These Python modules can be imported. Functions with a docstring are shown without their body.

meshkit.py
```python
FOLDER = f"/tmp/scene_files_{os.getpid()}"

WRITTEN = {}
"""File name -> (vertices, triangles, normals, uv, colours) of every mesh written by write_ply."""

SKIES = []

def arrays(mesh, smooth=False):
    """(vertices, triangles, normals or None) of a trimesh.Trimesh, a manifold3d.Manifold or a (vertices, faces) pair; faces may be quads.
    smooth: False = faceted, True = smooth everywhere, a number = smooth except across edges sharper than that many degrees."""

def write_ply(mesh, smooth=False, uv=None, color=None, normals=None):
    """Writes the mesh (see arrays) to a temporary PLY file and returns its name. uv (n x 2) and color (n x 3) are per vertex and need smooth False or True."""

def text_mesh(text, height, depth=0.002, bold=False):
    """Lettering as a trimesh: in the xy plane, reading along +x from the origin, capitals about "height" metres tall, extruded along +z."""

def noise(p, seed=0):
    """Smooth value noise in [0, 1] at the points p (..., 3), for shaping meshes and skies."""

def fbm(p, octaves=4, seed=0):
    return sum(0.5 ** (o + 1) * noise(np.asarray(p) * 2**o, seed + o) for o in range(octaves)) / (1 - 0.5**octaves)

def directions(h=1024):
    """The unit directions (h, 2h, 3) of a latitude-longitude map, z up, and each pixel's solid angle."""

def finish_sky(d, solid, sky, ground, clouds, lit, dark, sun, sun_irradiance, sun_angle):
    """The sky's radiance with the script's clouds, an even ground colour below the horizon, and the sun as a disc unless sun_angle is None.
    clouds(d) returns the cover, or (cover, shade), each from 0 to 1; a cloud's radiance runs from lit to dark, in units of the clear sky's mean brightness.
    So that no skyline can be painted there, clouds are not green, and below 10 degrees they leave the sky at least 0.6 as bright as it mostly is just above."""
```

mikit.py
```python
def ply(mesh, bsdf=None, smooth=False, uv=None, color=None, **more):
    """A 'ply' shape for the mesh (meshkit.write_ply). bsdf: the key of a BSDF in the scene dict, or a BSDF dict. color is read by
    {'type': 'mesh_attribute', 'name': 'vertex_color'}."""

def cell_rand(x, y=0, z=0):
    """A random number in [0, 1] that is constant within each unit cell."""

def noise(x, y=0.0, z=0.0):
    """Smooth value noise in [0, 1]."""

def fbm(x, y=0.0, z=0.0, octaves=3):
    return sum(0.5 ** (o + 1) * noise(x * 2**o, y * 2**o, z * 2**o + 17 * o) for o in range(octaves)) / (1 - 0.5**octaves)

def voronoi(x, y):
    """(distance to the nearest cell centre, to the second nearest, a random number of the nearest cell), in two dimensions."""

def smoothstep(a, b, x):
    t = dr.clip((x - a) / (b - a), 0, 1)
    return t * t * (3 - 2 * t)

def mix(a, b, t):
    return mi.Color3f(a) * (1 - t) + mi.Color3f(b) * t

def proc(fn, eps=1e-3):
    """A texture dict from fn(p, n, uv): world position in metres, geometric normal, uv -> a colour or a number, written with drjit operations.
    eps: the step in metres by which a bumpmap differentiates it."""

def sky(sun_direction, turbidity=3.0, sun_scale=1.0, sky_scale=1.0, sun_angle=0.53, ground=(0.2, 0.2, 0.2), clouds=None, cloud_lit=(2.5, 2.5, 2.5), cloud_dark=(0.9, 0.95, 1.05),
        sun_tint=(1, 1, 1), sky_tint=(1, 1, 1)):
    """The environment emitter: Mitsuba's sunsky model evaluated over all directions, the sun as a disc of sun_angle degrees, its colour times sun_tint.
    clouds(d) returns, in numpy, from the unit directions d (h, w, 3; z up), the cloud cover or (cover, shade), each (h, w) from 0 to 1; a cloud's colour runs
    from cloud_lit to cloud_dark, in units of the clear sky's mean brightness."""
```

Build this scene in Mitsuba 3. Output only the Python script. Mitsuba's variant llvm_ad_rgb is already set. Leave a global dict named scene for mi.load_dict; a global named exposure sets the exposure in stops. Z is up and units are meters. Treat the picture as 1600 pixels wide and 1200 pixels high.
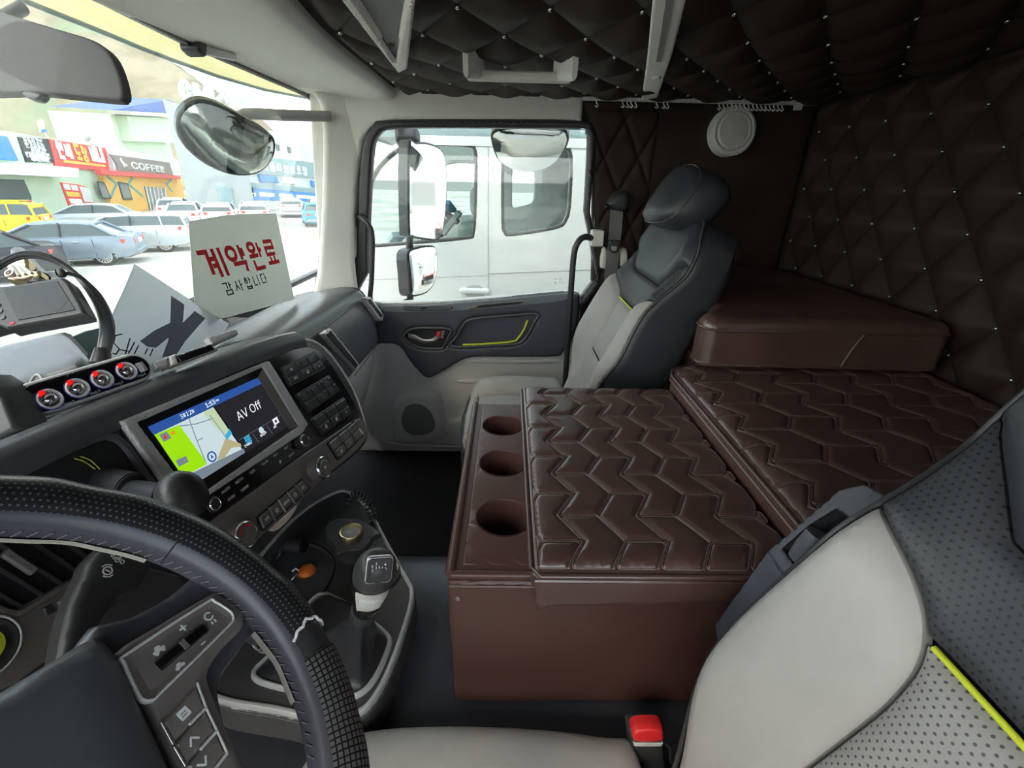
import math, random
import numpy as np, trimesh, shapely, manifold3d as m3
import drjit as dr, mitsuba as mi
import mikit, meshkit
from mikit import noise, fbm, voronoi, cell_rand, smoothstep, mix
from shapely.geometry import Polygon, LineString, Point, box as sbox
from shapely import affinity
from shapely.ops import unary_union
from scipy.spatial import Delaunay

random.seed(7); np.random.seed(7)
T = mi.ScalarTransform4f
scene, labels = {}, {}

# ---------------------------------------------------------------- camera (x = towards the passenger door, y = forward, z = up; cab floor z = 0)
FOC, PITCH, ROLL, YAW = 700.0, math.radians(24.2), math.radians(1.2), math.radians(0.8)
CAM = np.array([0.0, 0.0, 1.25])
AX = np.array([math.cos(PITCH)*math.cos(YAW), -math.cos(PITCH)*math.sin(YAW), -math.sin(PITCH)])
_r = np.array([-math.sin(YAW), -math.cos(YAW), 0.0]); _d = np.cross(AX, _r)
RT = math.cos(ROLL)*_r - math.sin(ROLL)*_d
DN = math.sin(ROLL)*_r + math.cos(ROLL)*_d
scene['camera'] = {'type': 'perspective', 'fov': math.degrees(2*math.atan(800/FOC)), 'fov_axis': 'x', 'near_clip': 0.02, 'far_clip': 2000.0,
                   'to_world': T().look_at(origin=CAM.tolist(), target=(CAM+AX).tolist(), up=(-DN).tolist())}
# ---------------------------------------------------------------- bright hazy sky; the driver's door stands open behind the camera
def _clouds(d):
    n = meshkit.fbm(d*np.array([2.2, 2.2, 4.0]), 4, 3)
    return np.clip((n-0.30)*3.0, 0, 1)*0.9, np.clip((meshkit.fbm(d*3.0+7, 3, 5)-0.45)*1.6, 0, 1)
SUN = np.array([-0.62, 0.42, 0.66])
scene['sky'] = mikit.sky(SUN, turbidity=6.0, sun_scale=0.06, sky_scale=1.0, sun_angle=14.0, ground=(0.3, 0.29, 0.27), clouds=_clouds, cloud_lit=(2.3, 2.3, 2.3), cloud_dark=(1.5, 1.55, 1.62))
exposure = 4.0

# ---------------------------------------------------------------- helpers
def ray(u, v): return AX + RT*(u-800)/FOC + DN*(v-600)/FOC
def px(u, v, x=None, y=None, z=None, d=None):
    r = ray(u, v)
    t = x/r[0] if x is not None else y/r[1] if y is not None else (z-CAM[2])/r[2] if z is not None else d
    return CAM + t*r
def unit(a): a = np.asarray(a, float); return a/np.linalg.norm(a)
def numbered(k):
    if k not in scene and k not in used: return k
    i = 1
    while f'{k}_{i:03d}' in scene or f'{k}_{i:03d}' in used: i += 1
    return f'{k}_{i:03d}'
used = set()
def thing(name, label, cat, group=None):
    k = numbered(name); used.add(k); labels[k] = {'label': label, 'category': cat}
    if group: labels[k]['group'] = group
    return k
def obj(name, mesh, mat, parent=None, smooth=False, uv=None, label=None, cat=None, group=None, kind=None, **more):
    k = numbered((parent + '__' if parent else '') + name); used.add(k)
    scene[k] = mikit.ply(mesh, mat, smooth=smooth, uv=uv, **more)
    t = {a: b for a, b in (('label', label), ('category', cat), ('group', group), ('kind', kind)) if b}
    if t: labels[k] = t
    return k
def struct(name, mesh, mat, label, parent=None, smooth=False, **more):
    return obj(name, mesh, mat, parent, smooth, label=label, kind=None if parent else 'structure', **more)
def cat(*ms):
    ms = [m for m in ms if m is not None]
    vs, fs, o = [], [], 0
    for m in ms:
        v, f = (m.vertices, m.faces) if hasattr(m, 'vertices') else m
        vs.append(np.asarray(v, float)); fs.append(np.asarray(f, int)+o); o += len(v)
    return trimesh.Trimesh(np.vstack(vs), np.vstack(fs), process=False)
class Fr:
    """A flat working frame: origin, X, Y in the surface, Z out of it."""
    def __init__(s, o, X, Y):
        s.o = np.asarray(o, float); s.X = unit(X); Y = np.asarray(Y, float); s.Y = unit(Y - s.X*(Y@s.X)); s.Z = np.cross(s.X, s.Y)
    def at(s, a, b, c=0.0): return s.o + s.X*a + s.Y*b + s.Z*c
    def pts(s, P, z=0.0):
        P = np.asarray(P, float); z = np.broadcast_to(z, (len(P),))
        return s.o + P[:, :1]*s.X + P[:, 1:2]*s.Y + z[:, None]*s.Z
    def pix(s, uv, off=0.0):
        out = []
        for u, v in uv:
            r = ray(u, v); o = s.o + s.Z*off; t = ((o-CAM)@s.Z)/(r@s.Z); p = CAM + r*t - o
            out.append((p@s.X, p@s.Y))
        return np.array(out)
    def put(s, m):
        v, f = (m.vertices, m.faces) if hasattr(m, 'vertices') else m
        v = np.asarray(v, float)
        return trimesh.Trimesh(s.o + v[:, :1]*s.X + v[:, 1:2]*s.Y + v[:, 2:3]*s.Z, np.array(f), process=False)
    def sub(s, a, b, ang=0.0, c=0.0):
        q = math.radians(ang)
        return Fr(s.at(a, b, c), s.X*math.cos(q)+s.Y*math.sin(q), -s.X*math.sin(q)+s.Y*math.cos(q))
def cr(P, n=8, closed=False):
    """Catmull-Rom through the points."""
    P = np.asarray(P, float); N = len(P); out = []
    for i in range(N if closed else N-1):
        g = lambda k: P[k % N] if closed else P[min(max(k, 0), N-1)]
        p0, p1, p2, p3 = g(i-1), g(i), g(i+1), g(i+2)
        if not closed and i == 0: p0 = 2*p1-p2
        if not closed and i == N-2: p3 = 2*p2-p1
        for t in np.linspace(0, 1, n, endpoint=False):
            out.append(0.5*((2*p1)+(-p0+p2)*t+(2*p0-5*p1+4*p2-p3)*t*t+(-p0+3*p1-3*p2+p3)*t**3))
    if not closed: out.append(P[-1])
    return np.array(out)
def loft(rings, cap0=True, cap1=True):
    n = len(rings[0]); V = np.vstack(rings); F = []
    j = np.arange(n); jn = (j+1) % n
    for i in range(len(rings)-1):
        a, b = i*n, (i+1)*n
        F.append(np.stack([a+j, a+jn, b+jn], 1)); F.append(np.stack([a+j, b+jn, b+j], 1))
    for on, ring, off, flip in ((cap0, rings[0], 0, True), (cap1, rings[-1], (len(rings)-1)*n, False)):
        if on:
            c = len(V); V = np.vstack([V, np.mean(ring, 0)])
            q = np.stack([np.full(n, c), off+j, off+jn], 1); F.append(q[:, ::-1] if flip else q)
    return trimesh.Trimesh(V, np.vstack(F), process=False)
def sheet(G):
    """Open surface through a grid of points (a, b, 3); returns mesh and uv."""
    a, b = G.shape[:2]; i, j = np.meshgrid(np.arange(a-1), np.arange(b-1), indexing='ij'); q = (i*b+j).ravel()
    F = np.vstack([np.stack([q, q+b, q+b+1], 1), np.stack([q, q+b+1, q+1], 1)])
    return trimesh.Trimesh(G.reshape(-1, 3), F, process=False)
def sweep(path, prof, scale=None, up=(0, 0, 1), closed=False, caps=True):
    P = np.asarray(path, float); n = len(P); prof = np.asarray(prof, float)
    t = (np.roll(P, -1, 0)-np.roll(P, 1, 0)) if closed else np.gradient(P, axis=0)
    t /= np.linalg.norm(t, axis=1, keepdims=True)+1e-12
    a = np.asarray(up, float); rings = []
    a = a - t[0]*(a@t[0])
    if np.linalg.norm(a) < 1e-3: a = np.array([1.0, 0.2, 0]) - t[0]*(np.array([1.0, 0.2, 0])@t[0])
    a = unit(a)
    for i in range(n):
        a = unit(a - t[i]*(a@t[i])); b = np.cross(t[i], a)
        k = 1.0 if scale is None else scale[i]
        pr = prof*np.asarray(k)
        rings.append(P[i] + pr[:, :1]*b + pr[:, 1:2]*a)
    if closed: return loft(rings+[rings[0]], False, False)
    return loft(rings, caps, caps)
def ngon(r, n=10, rx=None):
    a = np.arange(n)*2*np.pi/n; return np.stack([np.cos(a)*(rx or r), np.sin(a)*r], 1)
def tube(path, r, n=10, closed=False):
    sc = None if np.isscalar(r) else np.asarray(r)/1.0
    return sweep(path, ngon(r if sc is None else 1.0, n), sc, closed=closed)
def lathe(prof, n=32, ring=False):
    a = np.arange(n)*2*np.pi/n
    rings = [np.stack([r*np.cos(a), r*np.sin(a), np.full(n, z)], 1) for r, z in prof]
    return loft(rings+[rings[0]], False, False) if ring else loft(rings, prof[0][0] > 1e-6, prof[-1][0] > 1e-6)
def rbox(sx, sy, sz, r, c=(0, 0, 0), seg=12):
    s = m3.Manifold.sphere(r, seg)
    return m3mesh(m3.Manifold.batch_hull([s.translate([c[0]+i*(sx/2-r), c[1]+j*(sy/2-r), c[2]+k*(sz/2-r)]) for i in (-1, 1) for j in (-1, 1) for k in (-1, 1)]))
def m3mesh(m):
    q = m.to_mesh(); return trimesh.Trimesh(np.array(q.vert_properties[:, :3]), np.array(q.tri_verts), process=False)
def rrect(x0, y0, x1, y1, r, n=6):
    return sbox(x0+r, y0+r, x1-r, y1-r).buffer(r, quad_segs=n)
def ring_pts(ring, res):
    c = np.asarray(ring.coords)[:-1]; out = []
    for p, q in zip(c, np.roll(c, -1, 0)):
        k = max(1, int(math.ceil(np.linalg.norm(q-p)/res))); out.append(p+(q-p)*np.arange(k)[:, None]/k)
    return np.vstack(out)
def seg_dist(P, poly):
    return shapely.distance(shapely.points(P), poly.boundary)
def Pcr(a):
    """A smooth closed outline through points."""
    p = Polygon(cr(*a))
    if not p.is_valid: p = p.buffer(0)
    return p if p.geom_type == 'Polygon' else max(p.geoms, key=lambda g: g.area)
def as_poly(p):
    return p if hasattr(p, 'geom_type') else Polygon(p)
def patch(poly, fr, h=0.004, w=0.01, res=0.02, prof=None, depth=0.0, insets=(0.25, 0.6, 1.0), z0=0.0, base=None):
    """A plate with a rounded rim (or a puffed pad) over a polygon: height 0 at the rim to h at the distance w inside, a skirt down by depth. fr: a frame or f(P, z) -> 3-D. base(P): height of what lies below."""
    poly = as_poly(poly)
    if not poly.is_valid: poly = poly.buffer(0)
    if poly.geom_type != 'Polygon': return cat(*[patch(g, fr, h, w, res, prof, depth, insets, z0, base) for g in poly.geoms])
    prof = prof or (lambda t: np.sqrt(np.clip(1-(1-t)**2, 0, 1)))
    rb = max(min(res, 1.6*poly.area/max(poly.length, 1e-9)), 0.0008)
    rings = [ring_pts(r, rb) for r in (poly.exterior, *poly.interiors)]; P = list(rings)
    for k in insets:
        q = poly.buffer(-w*k, join_style=2)
        for g in getattr(q, 'geoms', [q]):
            if g.is_empty: continue
            for r in (g.exterior, *g.interiors): P.append(ring_pts(r, rb))
    x0, y0, x1, y1 = poly.bounds
    gx, gy = np.meshgrid(np.arange(x0+res/2, x1, res), np.arange(y0+res/2, y1, res)); G = np.stack([gx.ravel(), gy.ravel()], 1)
    if len(G):
        inner = poly.buffer(-w*max(insets, default=0)-res*0.3)
        G = G[shapely.contains_xy(inner, G[:, 0], G[:, 1])] if not inner.is_empty else G[:0]
        if len(G): P.append(G)
    P = np.vstack(P); P = P[np.unique(np.round(P/1e-6).astype(np.int64), axis=0, return_index=True)[1]]
    tri = Delaunay(P + 1e-9*np.random.RandomState(1).randn(*P.shape)).simplices
    c = P[tri].mean(1); tri = tri[shapely.contains_xy(poly, c[:, 0], c[:, 1])]
    A = P[tri]; cr_ = (A[:, 1, 0]-A[:, 0, 0])*(A[:, 2, 1]-A[:, 0, 1])-(A[:, 1, 1]-A[:, 0, 1])*(A[:, 2, 0]-A[:, 0, 0])
    tri = tri[np.abs(cr_) > 1e-12]; cr_ = cr_[np.abs(cr_) > 1e-12]
    tri = np.where((cr_ < 0)[:, None], tri[:, ::-1], tri)
    z = z0 + h*prof(np.clip(seg_dist(P, poly)/w, 0, 1))
    if base is not None: z = z + base(P)
    f = fr.pts if isinstance(fr, Fr) else fr
    V, Fs = [f(P, z)], [tri]; o = len(P)
    if depth > 0:
        for k, r in enumerate(rings):
            n = len(r); zz = np.full(n, z0) + (base(r) if base is not None else 0)
            top, bot = f(r, zz), f(r, zz-depth); j = np.arange(n); jn = (j+1) % n
            a = Polygon(r).exterior.is_ccw
            q = np.vstack([np.stack([o+n+j, o+n+jn, o+jn], 1), np.stack([o+n+j, o+jn, o+j], 1)])
            outward = a if k == 0 else not a
            V += [top, bot]; Fs.append(q if outward else q[:, ::-1]); o += 2*n
    return trimesh.Trimesh(np.vstack(V), np.vstack(Fs), process=False)
def plate(poly, fr, t=0.004, bev=0.0012, z0=0.0, res=0.5):
    """A flat plate of thickness t on the frame's plane, its upper edge chamfered."""
    return patch(poly, fr, bev, bev, res, lambda q: q, t-bev, (1.0,), z0+t-bev)
def stroke(fr, pts, w=0.002, h=0.0006, z0=0.0):
    return plate(LineString(pts).buffer(w/2, quad_segs=2), fr, h, h*0.3, z0)
def text(fr, s, a, b, size, ang=0.0, h=0.0006, z0=0.0, bold=False, center=True, squeeze=1.0):
    m = meshkit.text_mesh(s, size, h, bold); v = np.array(m.vertices); v[:, 0] *= squeeze
    if center: v[:, 0] -= (v[:, 0].max()+v[:, 0].min())/2; v[:, 1] -= (v[:, 1].max()+v[:, 1].min())/2
    return fr.sub(a, b, ang, z0).put((v, m.faces))

# ---------------------------------------------------------------- materials
def pr(name, col, rough=0.5, metal=0.0, bump=None, bscale=0.0, two=True, **k):
    b = {'type': 'principled', 'base_color': col if isinstance(col, dict) else {'type': 'rgb', 'value': list(map(float, col))}, 'roughness': rough, 'metallic': metal, **k}
    if bump is not None: b = {'type': 'bumpmap', 'arbitrary': bump, 'scale': bscale, 'bsdf': b}
    scene[name] = {'type': 'twosided', 'bsdf': b} if two else b
    return name
def P3(f, k): return lambda p, n, uv: f(p.x*k, p.y*k, p.z*k)
GRAIN = mikit.proc(lambda p, n, uv: fbm(p.x*420, p.y*420, p.z*420, 2), eps=6e-4)
FOLD = mikit.proc(lambda p, n, uv: fbm(p.x*14, p.y*14, p.z*14, 3)+0.05*noise(p.x*500, p.y*500, p.z*500), eps=2e-3)
def mottle(a, b, k): return mikit.proc(lambda p, n, uv: mix(a, b, smoothstep(0.25, 0.75, fbm(p.x*k, p.y*k, p.z*k, 3))))
pr('brown_leather', mottle((0.074, 0.038, 0.031), (0.096, 0.050, 0.041), 9), 0.30, bump=FOLD, bscale=0.0013, specular=0.9, clearcoat=0.5, clearcoat_gloss=0.72)
pr('brown_vinyl', mottle((0.078, 0.036, 0.029), (0.098, 0.046, 0.037), 7), 0.36, bump=GRAIN, bscale=0.0002, specular=0.5)
pr('brown_seam', (0.17, 0.11, 0.09), 0.6)
pr('quilt_fabric', mottle((0.028, 0.0175, 0.012), (0.038, 0.024, 0.017), 6), 0.65, bump=FOLD, bscale=0.002, specular=0.25)
pr('stud_metal', (0.75, 0.72, 0.68), 0.2, 1.0)
pr('black_plastic', (0.042, 0.042, 0.045), 0.36)
pr('black_matte', (0.014, 0.014, 0.015), 0.7)
pr('black_gloss', (0.008, 0.008, 0.009), 0.12)
pr('dash_plastic', (0.092, 0.097, 0.106), 0.34, bump=GRAIN, bscale=0.00016)
pr('dash_dark', (0.062, 0.060, 0.061), 0.36)
pr('navy_plastic', (0.070, 0.071, 0.088), 0.5, bump=GRAIN, bscale=0.00012)
pr('taupe_panel', (0.215, 0.19, 0.174), 0.32, 0.12)
pr('grey_plastic', (0.62, 0.595, 0.565), 0.5)
pr('liner_grey', (0.66, 0.65, 0.60), 0.75)
pr('liner_dark', (0.20, 0.20, 0.19), 0.7)
pr('rubber_mat', mottle((0.028, 0.031, 0.039), (0.040, 0.044, 0.054), 12), 0.33, bump=GRAIN, bscale=0.0004)
pr('carpet_black', (0.010, 0.010, 0.011), 0.9)
pr('seat_grey', mottle((0.335, 0.314, 0.289), (0.375, 0.352, 0.325), 8), 0.5, bump=GRAIN, bscale=0.00014)
pr('seat_black', (0.032, 0.035, 0.042), 0.42, bump=GRAIN, bscale=0.00022)
def _dots(base, hole, s):
    def f(p, n, uv):
        a = uv.x/s; b = uv.y/s; row = dr.floor(b); fx = a+0.5*(row-2*dr.floor(row/2)); gx = fx-dr.floor(fx)-0.5; gy = b-row-0.5
        return mix(base, hole, 1-smoothstep(0.14, 0.24, dr.sqrt(gx*gx+gy*gy)))
    return mikit.proc(f)
pr('seat_grey_perforated', _dots((0.32, 0.30, 0.28), (0.09, 0.09, 0.09), 0.0062), 0.55)
pr('seat_black_perforated', _dots((0.037, 0.039, 0.044), (0.012, 0.012, 0.014), 0.0062), 0.5)
pr('wheel_perforated', _dots((0.022, 0.022, 0.024), (0.12, 0.12, 0.125), 0.0042), 0.28)
pr('wheel_leather', (0.062, 0.063, 0.075), 0.30)
pr('worn_suede', (0.30, 0.28, 0.24), 0.9)
pr('ledge_grey', (0.17, 0.19, 0.205), 0.4)
pr('lime_piping', (0.62, 0.66, 0.03), 0.5)
pr('silver_trim', (0.62, 0.60, 0.58), 0.3, 0.85)
pr('satin_grey', (0.66, 0.65, 0.63), 0.36, 0.15)
pr('chrome', (0.85, 0.85, 0.86), 0.10, 1.0)
pr('mirror_glass', (0.86, 0.90, 0.88), 0.02, 1.0)
pr('white_plastic', (0.72, 0.72, 0.68), 0.35)
pr('ivory_plastic', (0.66, 0.63, 0.56), 0.4)
pr('print_white', (0.80, 0.80, 0.78), 0.5)
pr('print_grey', (0.35, 0.35, 0.35), 0.5)
pr('print_black', (0.02, 0.025, 0.04), 0.6)
pr('print_red', (0.62, 0.045, 0.05), 0.5)
pr('button_red', (0.75, 0.03, 0.03), 0.35)
pr('orange_plastic', (0.75, 0.16, 0.02), 0.4)
pr('gold_metal', (0.75, 0.6, 0.35), 0.3, 1.0)
for n_, c_ in (('paper_card', [0.50, 0.52, 0.46]), ('paper_white', [0.68, 0.73, 0.77]), ('card_red', [0.62, 0.05, 0.06]), ('card_black', [0.03, 0.03, 0.04]), ('paper_tape', [0.20, 0.21, 0.25])):   # paper lets the daylight behind it through
    scene[n_] = {'type': 'principledthin', 'base_color': {'type': 'rgb', 'value': c_}, 'roughness': 0.8, 'diff_trans': 0.6, 'spec_trans': 0.0}
pr('tape_grey', (0.24, 0.25, 0.30), 0.6)
pr('belt_webbing', (0.16, 0.15, 0.145), 0.7)
pr('mat_trim', (0.50, 0.50, 0.49), 0.35, 0.1)
pr('gaiter_leather', (0.026, 0.027, 0.030), 0.32, bump=FOLD, bscale=0.002)
def emit(name, col, k=1.0):
    scene[name] = {'type': 'twosided', 'bsdf': {'type': 'diffuse', 'reflectance': {'type': 'rgb', 'value': [0.02, 0.02, 0.02]}}}
    GLOW[name] = {'type': 'area', 'radiance': {'type': 'rgb', 'value': [float(c*k) for c in col]}}
GLOW = {}
scene['window_glass'] = {'type': 'thindielectric', 'int_ior': 1.5, 'specular_transmittance': {'type': 'rgb', 'value': [0.86, 0.93, 0.89]}}
scene['tinted_glass'] = {'type': 'thindielectric', 'int_ior': 1.5, 'specular_transmittance': {'type': 'rgb', 'value': [0.90, 0.92, 0.90]}}
scene['screen_glass'] = {'type': 'thindielectric', 'int_ior': 1.3}
# ================================================================ the cab
XD = 1.80                                                   # plane of the passenger side
DR = Fr((XD, 0, 0), (0, -1, 0), (0, 0, 1))                  # door plane, Z towards the driver
YR = -1.07
RW = Fr((0, YR, 0), (-1, 0, 0), (0, 0, 1))                  # rear wall, Z forward
# floor: passenger footwell, raised engine cover, sill
fl = struct('floor', cat(plate(sbox(-0.35, -1.1, 1.86, 1.2), Fr((0, 0, 0.06), (1, 0, 0), (0, 1, 0)), 0.03, 0.002)), 'carpet_black', 'black carpeted cab floor in the passenger footwell')
def tunnel_rings():
    rings = []
    for y, k in ((-1.05, 1), (-0.2, 1), (0.2, 1), (0.42, 1), (0.56, 1), (0.70, 1)):
        zt = 0.495 if y < 0.5 else 0.50
        pr_ = [(-0.02, 0.06), (-0.02, zt-0.05), (0.0, zt-0.015), (0.04, zt-0.03), (0.40, zt-0.03), (0.435, zt-0.006), (0.60, zt+0.002), (0.72, zt-0.004), (0.775, zt-0.03), (0.80, zt-0.09), (0.84, 0.06)]
        rings.append(np.array([(a, y, b) for a, b in pr_]))
    return rings
obj('engine_cover', loft(tunnel_rings()), 'rubber_mat', fl, smooth=35, label='dark blue-black vinyl mat over the raised engine cover')

# ceiling: quilted from y=0.37 back, a moulded light headliner in front of it
def zc(x, y): return 1.525 + 0.10*np.clip((1.22-x)/0.6, 0, 1)**1.4
def ceil_pts(P, z): return np.stack([P[:, 0], P[:, 1], zc(P[:, 0], P[:, 1]) - z], 1)
ce = struct('ceiling', sheet(np.array([[(x, y, zc(x, y)+0.012) for y in np.linspace(-1.12, 0.75, 12)] for x in np.linspace(-0.4, 1.86, 24)])), 'quilt_fabric', 'dark brown quilted ceiling of the cab with metal studs')
def diamonds(x0, x1, y0, y1, dx, dy, clip, ox=0.0, oy=0.0):
    out, studs = [], []
    ny = int((y1-y0)/(dy/2))+3; nx = int((x1-x0)/dx)+3
    for j in range(-1, ny):
        for i in range(-1, nx):
            cx = x0+ox+i*dx+(j % 2)*dx/2; cy = y0+oy+j*dy/2
            p = Polygon([(cx-dx/2, cy), (cx, cy-dy/2), (cx+dx/2, cy), (cx, cy+dy/2)]).intersection(clip)
            if p.geom_type == 'Polygon' and p.area > 0.12*dx*dy/2: out.append(p)
            for q in ((cx, cy+dy/2),):
                if clip.buffer(-0.012).contains(Point(q)): studs.append(q)
    return out, studs
puff = lambda t: np.sin(t*np.pi/2)**0.8
def quilt(parent, frf, clip, dx, dy, h, w, res, ox=0, oy=0, studs=True, sr=0.0045, base=None):
    b = clip.bounds
    ds, st = diamonds(b[0], b[2], b[1], b[3], dx, dy, clip, ox, oy)
    for p in ds: obj('quilt_diamond', patch(p, frf, h, w, res, puff, 0.004, (0.2, 0.45, 0.7, 1.0), base=base), 'quilt_fabric', parent, smooth=50)
    if studs:
        for q in st:
            P = np.array([q]); zz = 0.004 + (base(P) if base is not None else 0)
            f = frf.pts if isinstance(frf, Fr) else frf
            c = f(P, zz)[0]; m = trimesh.creation.icosphere(1, sr); m.apply_translation(c); obj('stud', m, 'stud_metal', parent, smooth=True)
quilt(ce, ceil_pts, Polygon([(0.55, -1.06), (1.79, -1.06), (1.79, 0.37), (0.55, 0.37)]), 0.23, 0.17, 0.022, 0.065, 0.03, ox=0.02, oy=0.055)
# front headliner (light), lip between the two
def head_ring(x):
    d = 0.055*np.clip((1.22-x)/0.6, 0, 1)**1.4
    c = cr([(0.40, 1.540+d), (0.395, 1.512+d), (0.42, 1.497+d*0.9), (0.50, 1.502+d*0.7), (0.60, 1.513+d*0.3), (0.665, 1.516), (0.69, 1.512), (0.70, 1.518), (0.70, 1.56), (0.55, 1.60+d), (0.42, 1.60+d)], 4, True)
    return np.array([(x, a, b) for a, b in c])
obj('headliner_front', loft([head_ring(x) for x in np.linspace(-0.30, 1.80, 16)]), 'liner_grey', ce, smooth=40, label='light grey moulded headliner above the windscreen')
# overhead recess frame at the front of the quilt
CE = Fr((0, 0, 1.508), (1, 0, 0), (0, -1, 0))               # seen from below
oc = CE.pix([(520, -30), (622, 106), (634, 100), (648, -30)])
oi = CE.pix([(548, -22), (618, 88), (636, -22)])
ov = obj('overhead_tray', patch(Polygon(oc).buffer(0.004).difference(Polygon(oi)), CE, 0.012, 0.008, 0.05, depth=0.03), 'liner_grey', ce, smooth=40, label='grey frame of an overhead tray at the front of the ceiling')
obj('tray_floor', plate(Polygon(oi).buffer(0.002), CE, 0.002, 0.0005, -0.004), 'liner_dark', ov)

# rear wall, quilted
wr = struct('wall_rear', plate(sbox(-1.86, 0.0, 0.4, 1.56), Fr((0, YR-0.035, 0), (-1, 0, 0), (0, 0, 1)), 0.03, 0.002), 'quilt_fabric', 'dark brown diamond-quilted rear wall behind the bunk')
quilt(wr, RW, sbox(-1.79, 0.78, 0.30, 1.515), 0.150, 0.180, 0.034, 0.068, 0.02, ox=0.03, oy=0.02)
# right side wall behind the door: quilted cloth between door and rear wall
side = Polygon([(0.245, 1.52), (0.285, 1.43), (0.30, 1.36), (0.335, 0.95), (0.36, 0.5), (1.07, 0.5), (1.07, 1.52)])
ws = struct('wall_right', plate(Polygon([(0.26, 0.06), (0.29, 0.79), (0.355, 0.86), (0.33, 1.44), (0.20, 1.44), (0.20, 1.56), (1.1, 1.56), (1.1, 0.06)]), Fr((XD+0.055, 0, 0), (0, -1, 0), (0, 0, 1)), 0.03, 0.002), 'quilt_fabric', 'dark brown quilted side wall beside the passenger seat')
obj('cloth_panel', patch(side, DR, 0.012, 0.02, 0.04, depth=0.03, z0=-0.02), 'quilt_fabric', ws, smooth=40)
qs = side.intersection(sbox(0.25, 0.85, 0.52, 1.49))
quilt(ws, DR, qs, 0.125, 0.235, 0.010, 0.02, 0.02, ox=0.02, oy=0.02, studs=False, base=lambda P: np.full(len(P), -0.008))
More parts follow.
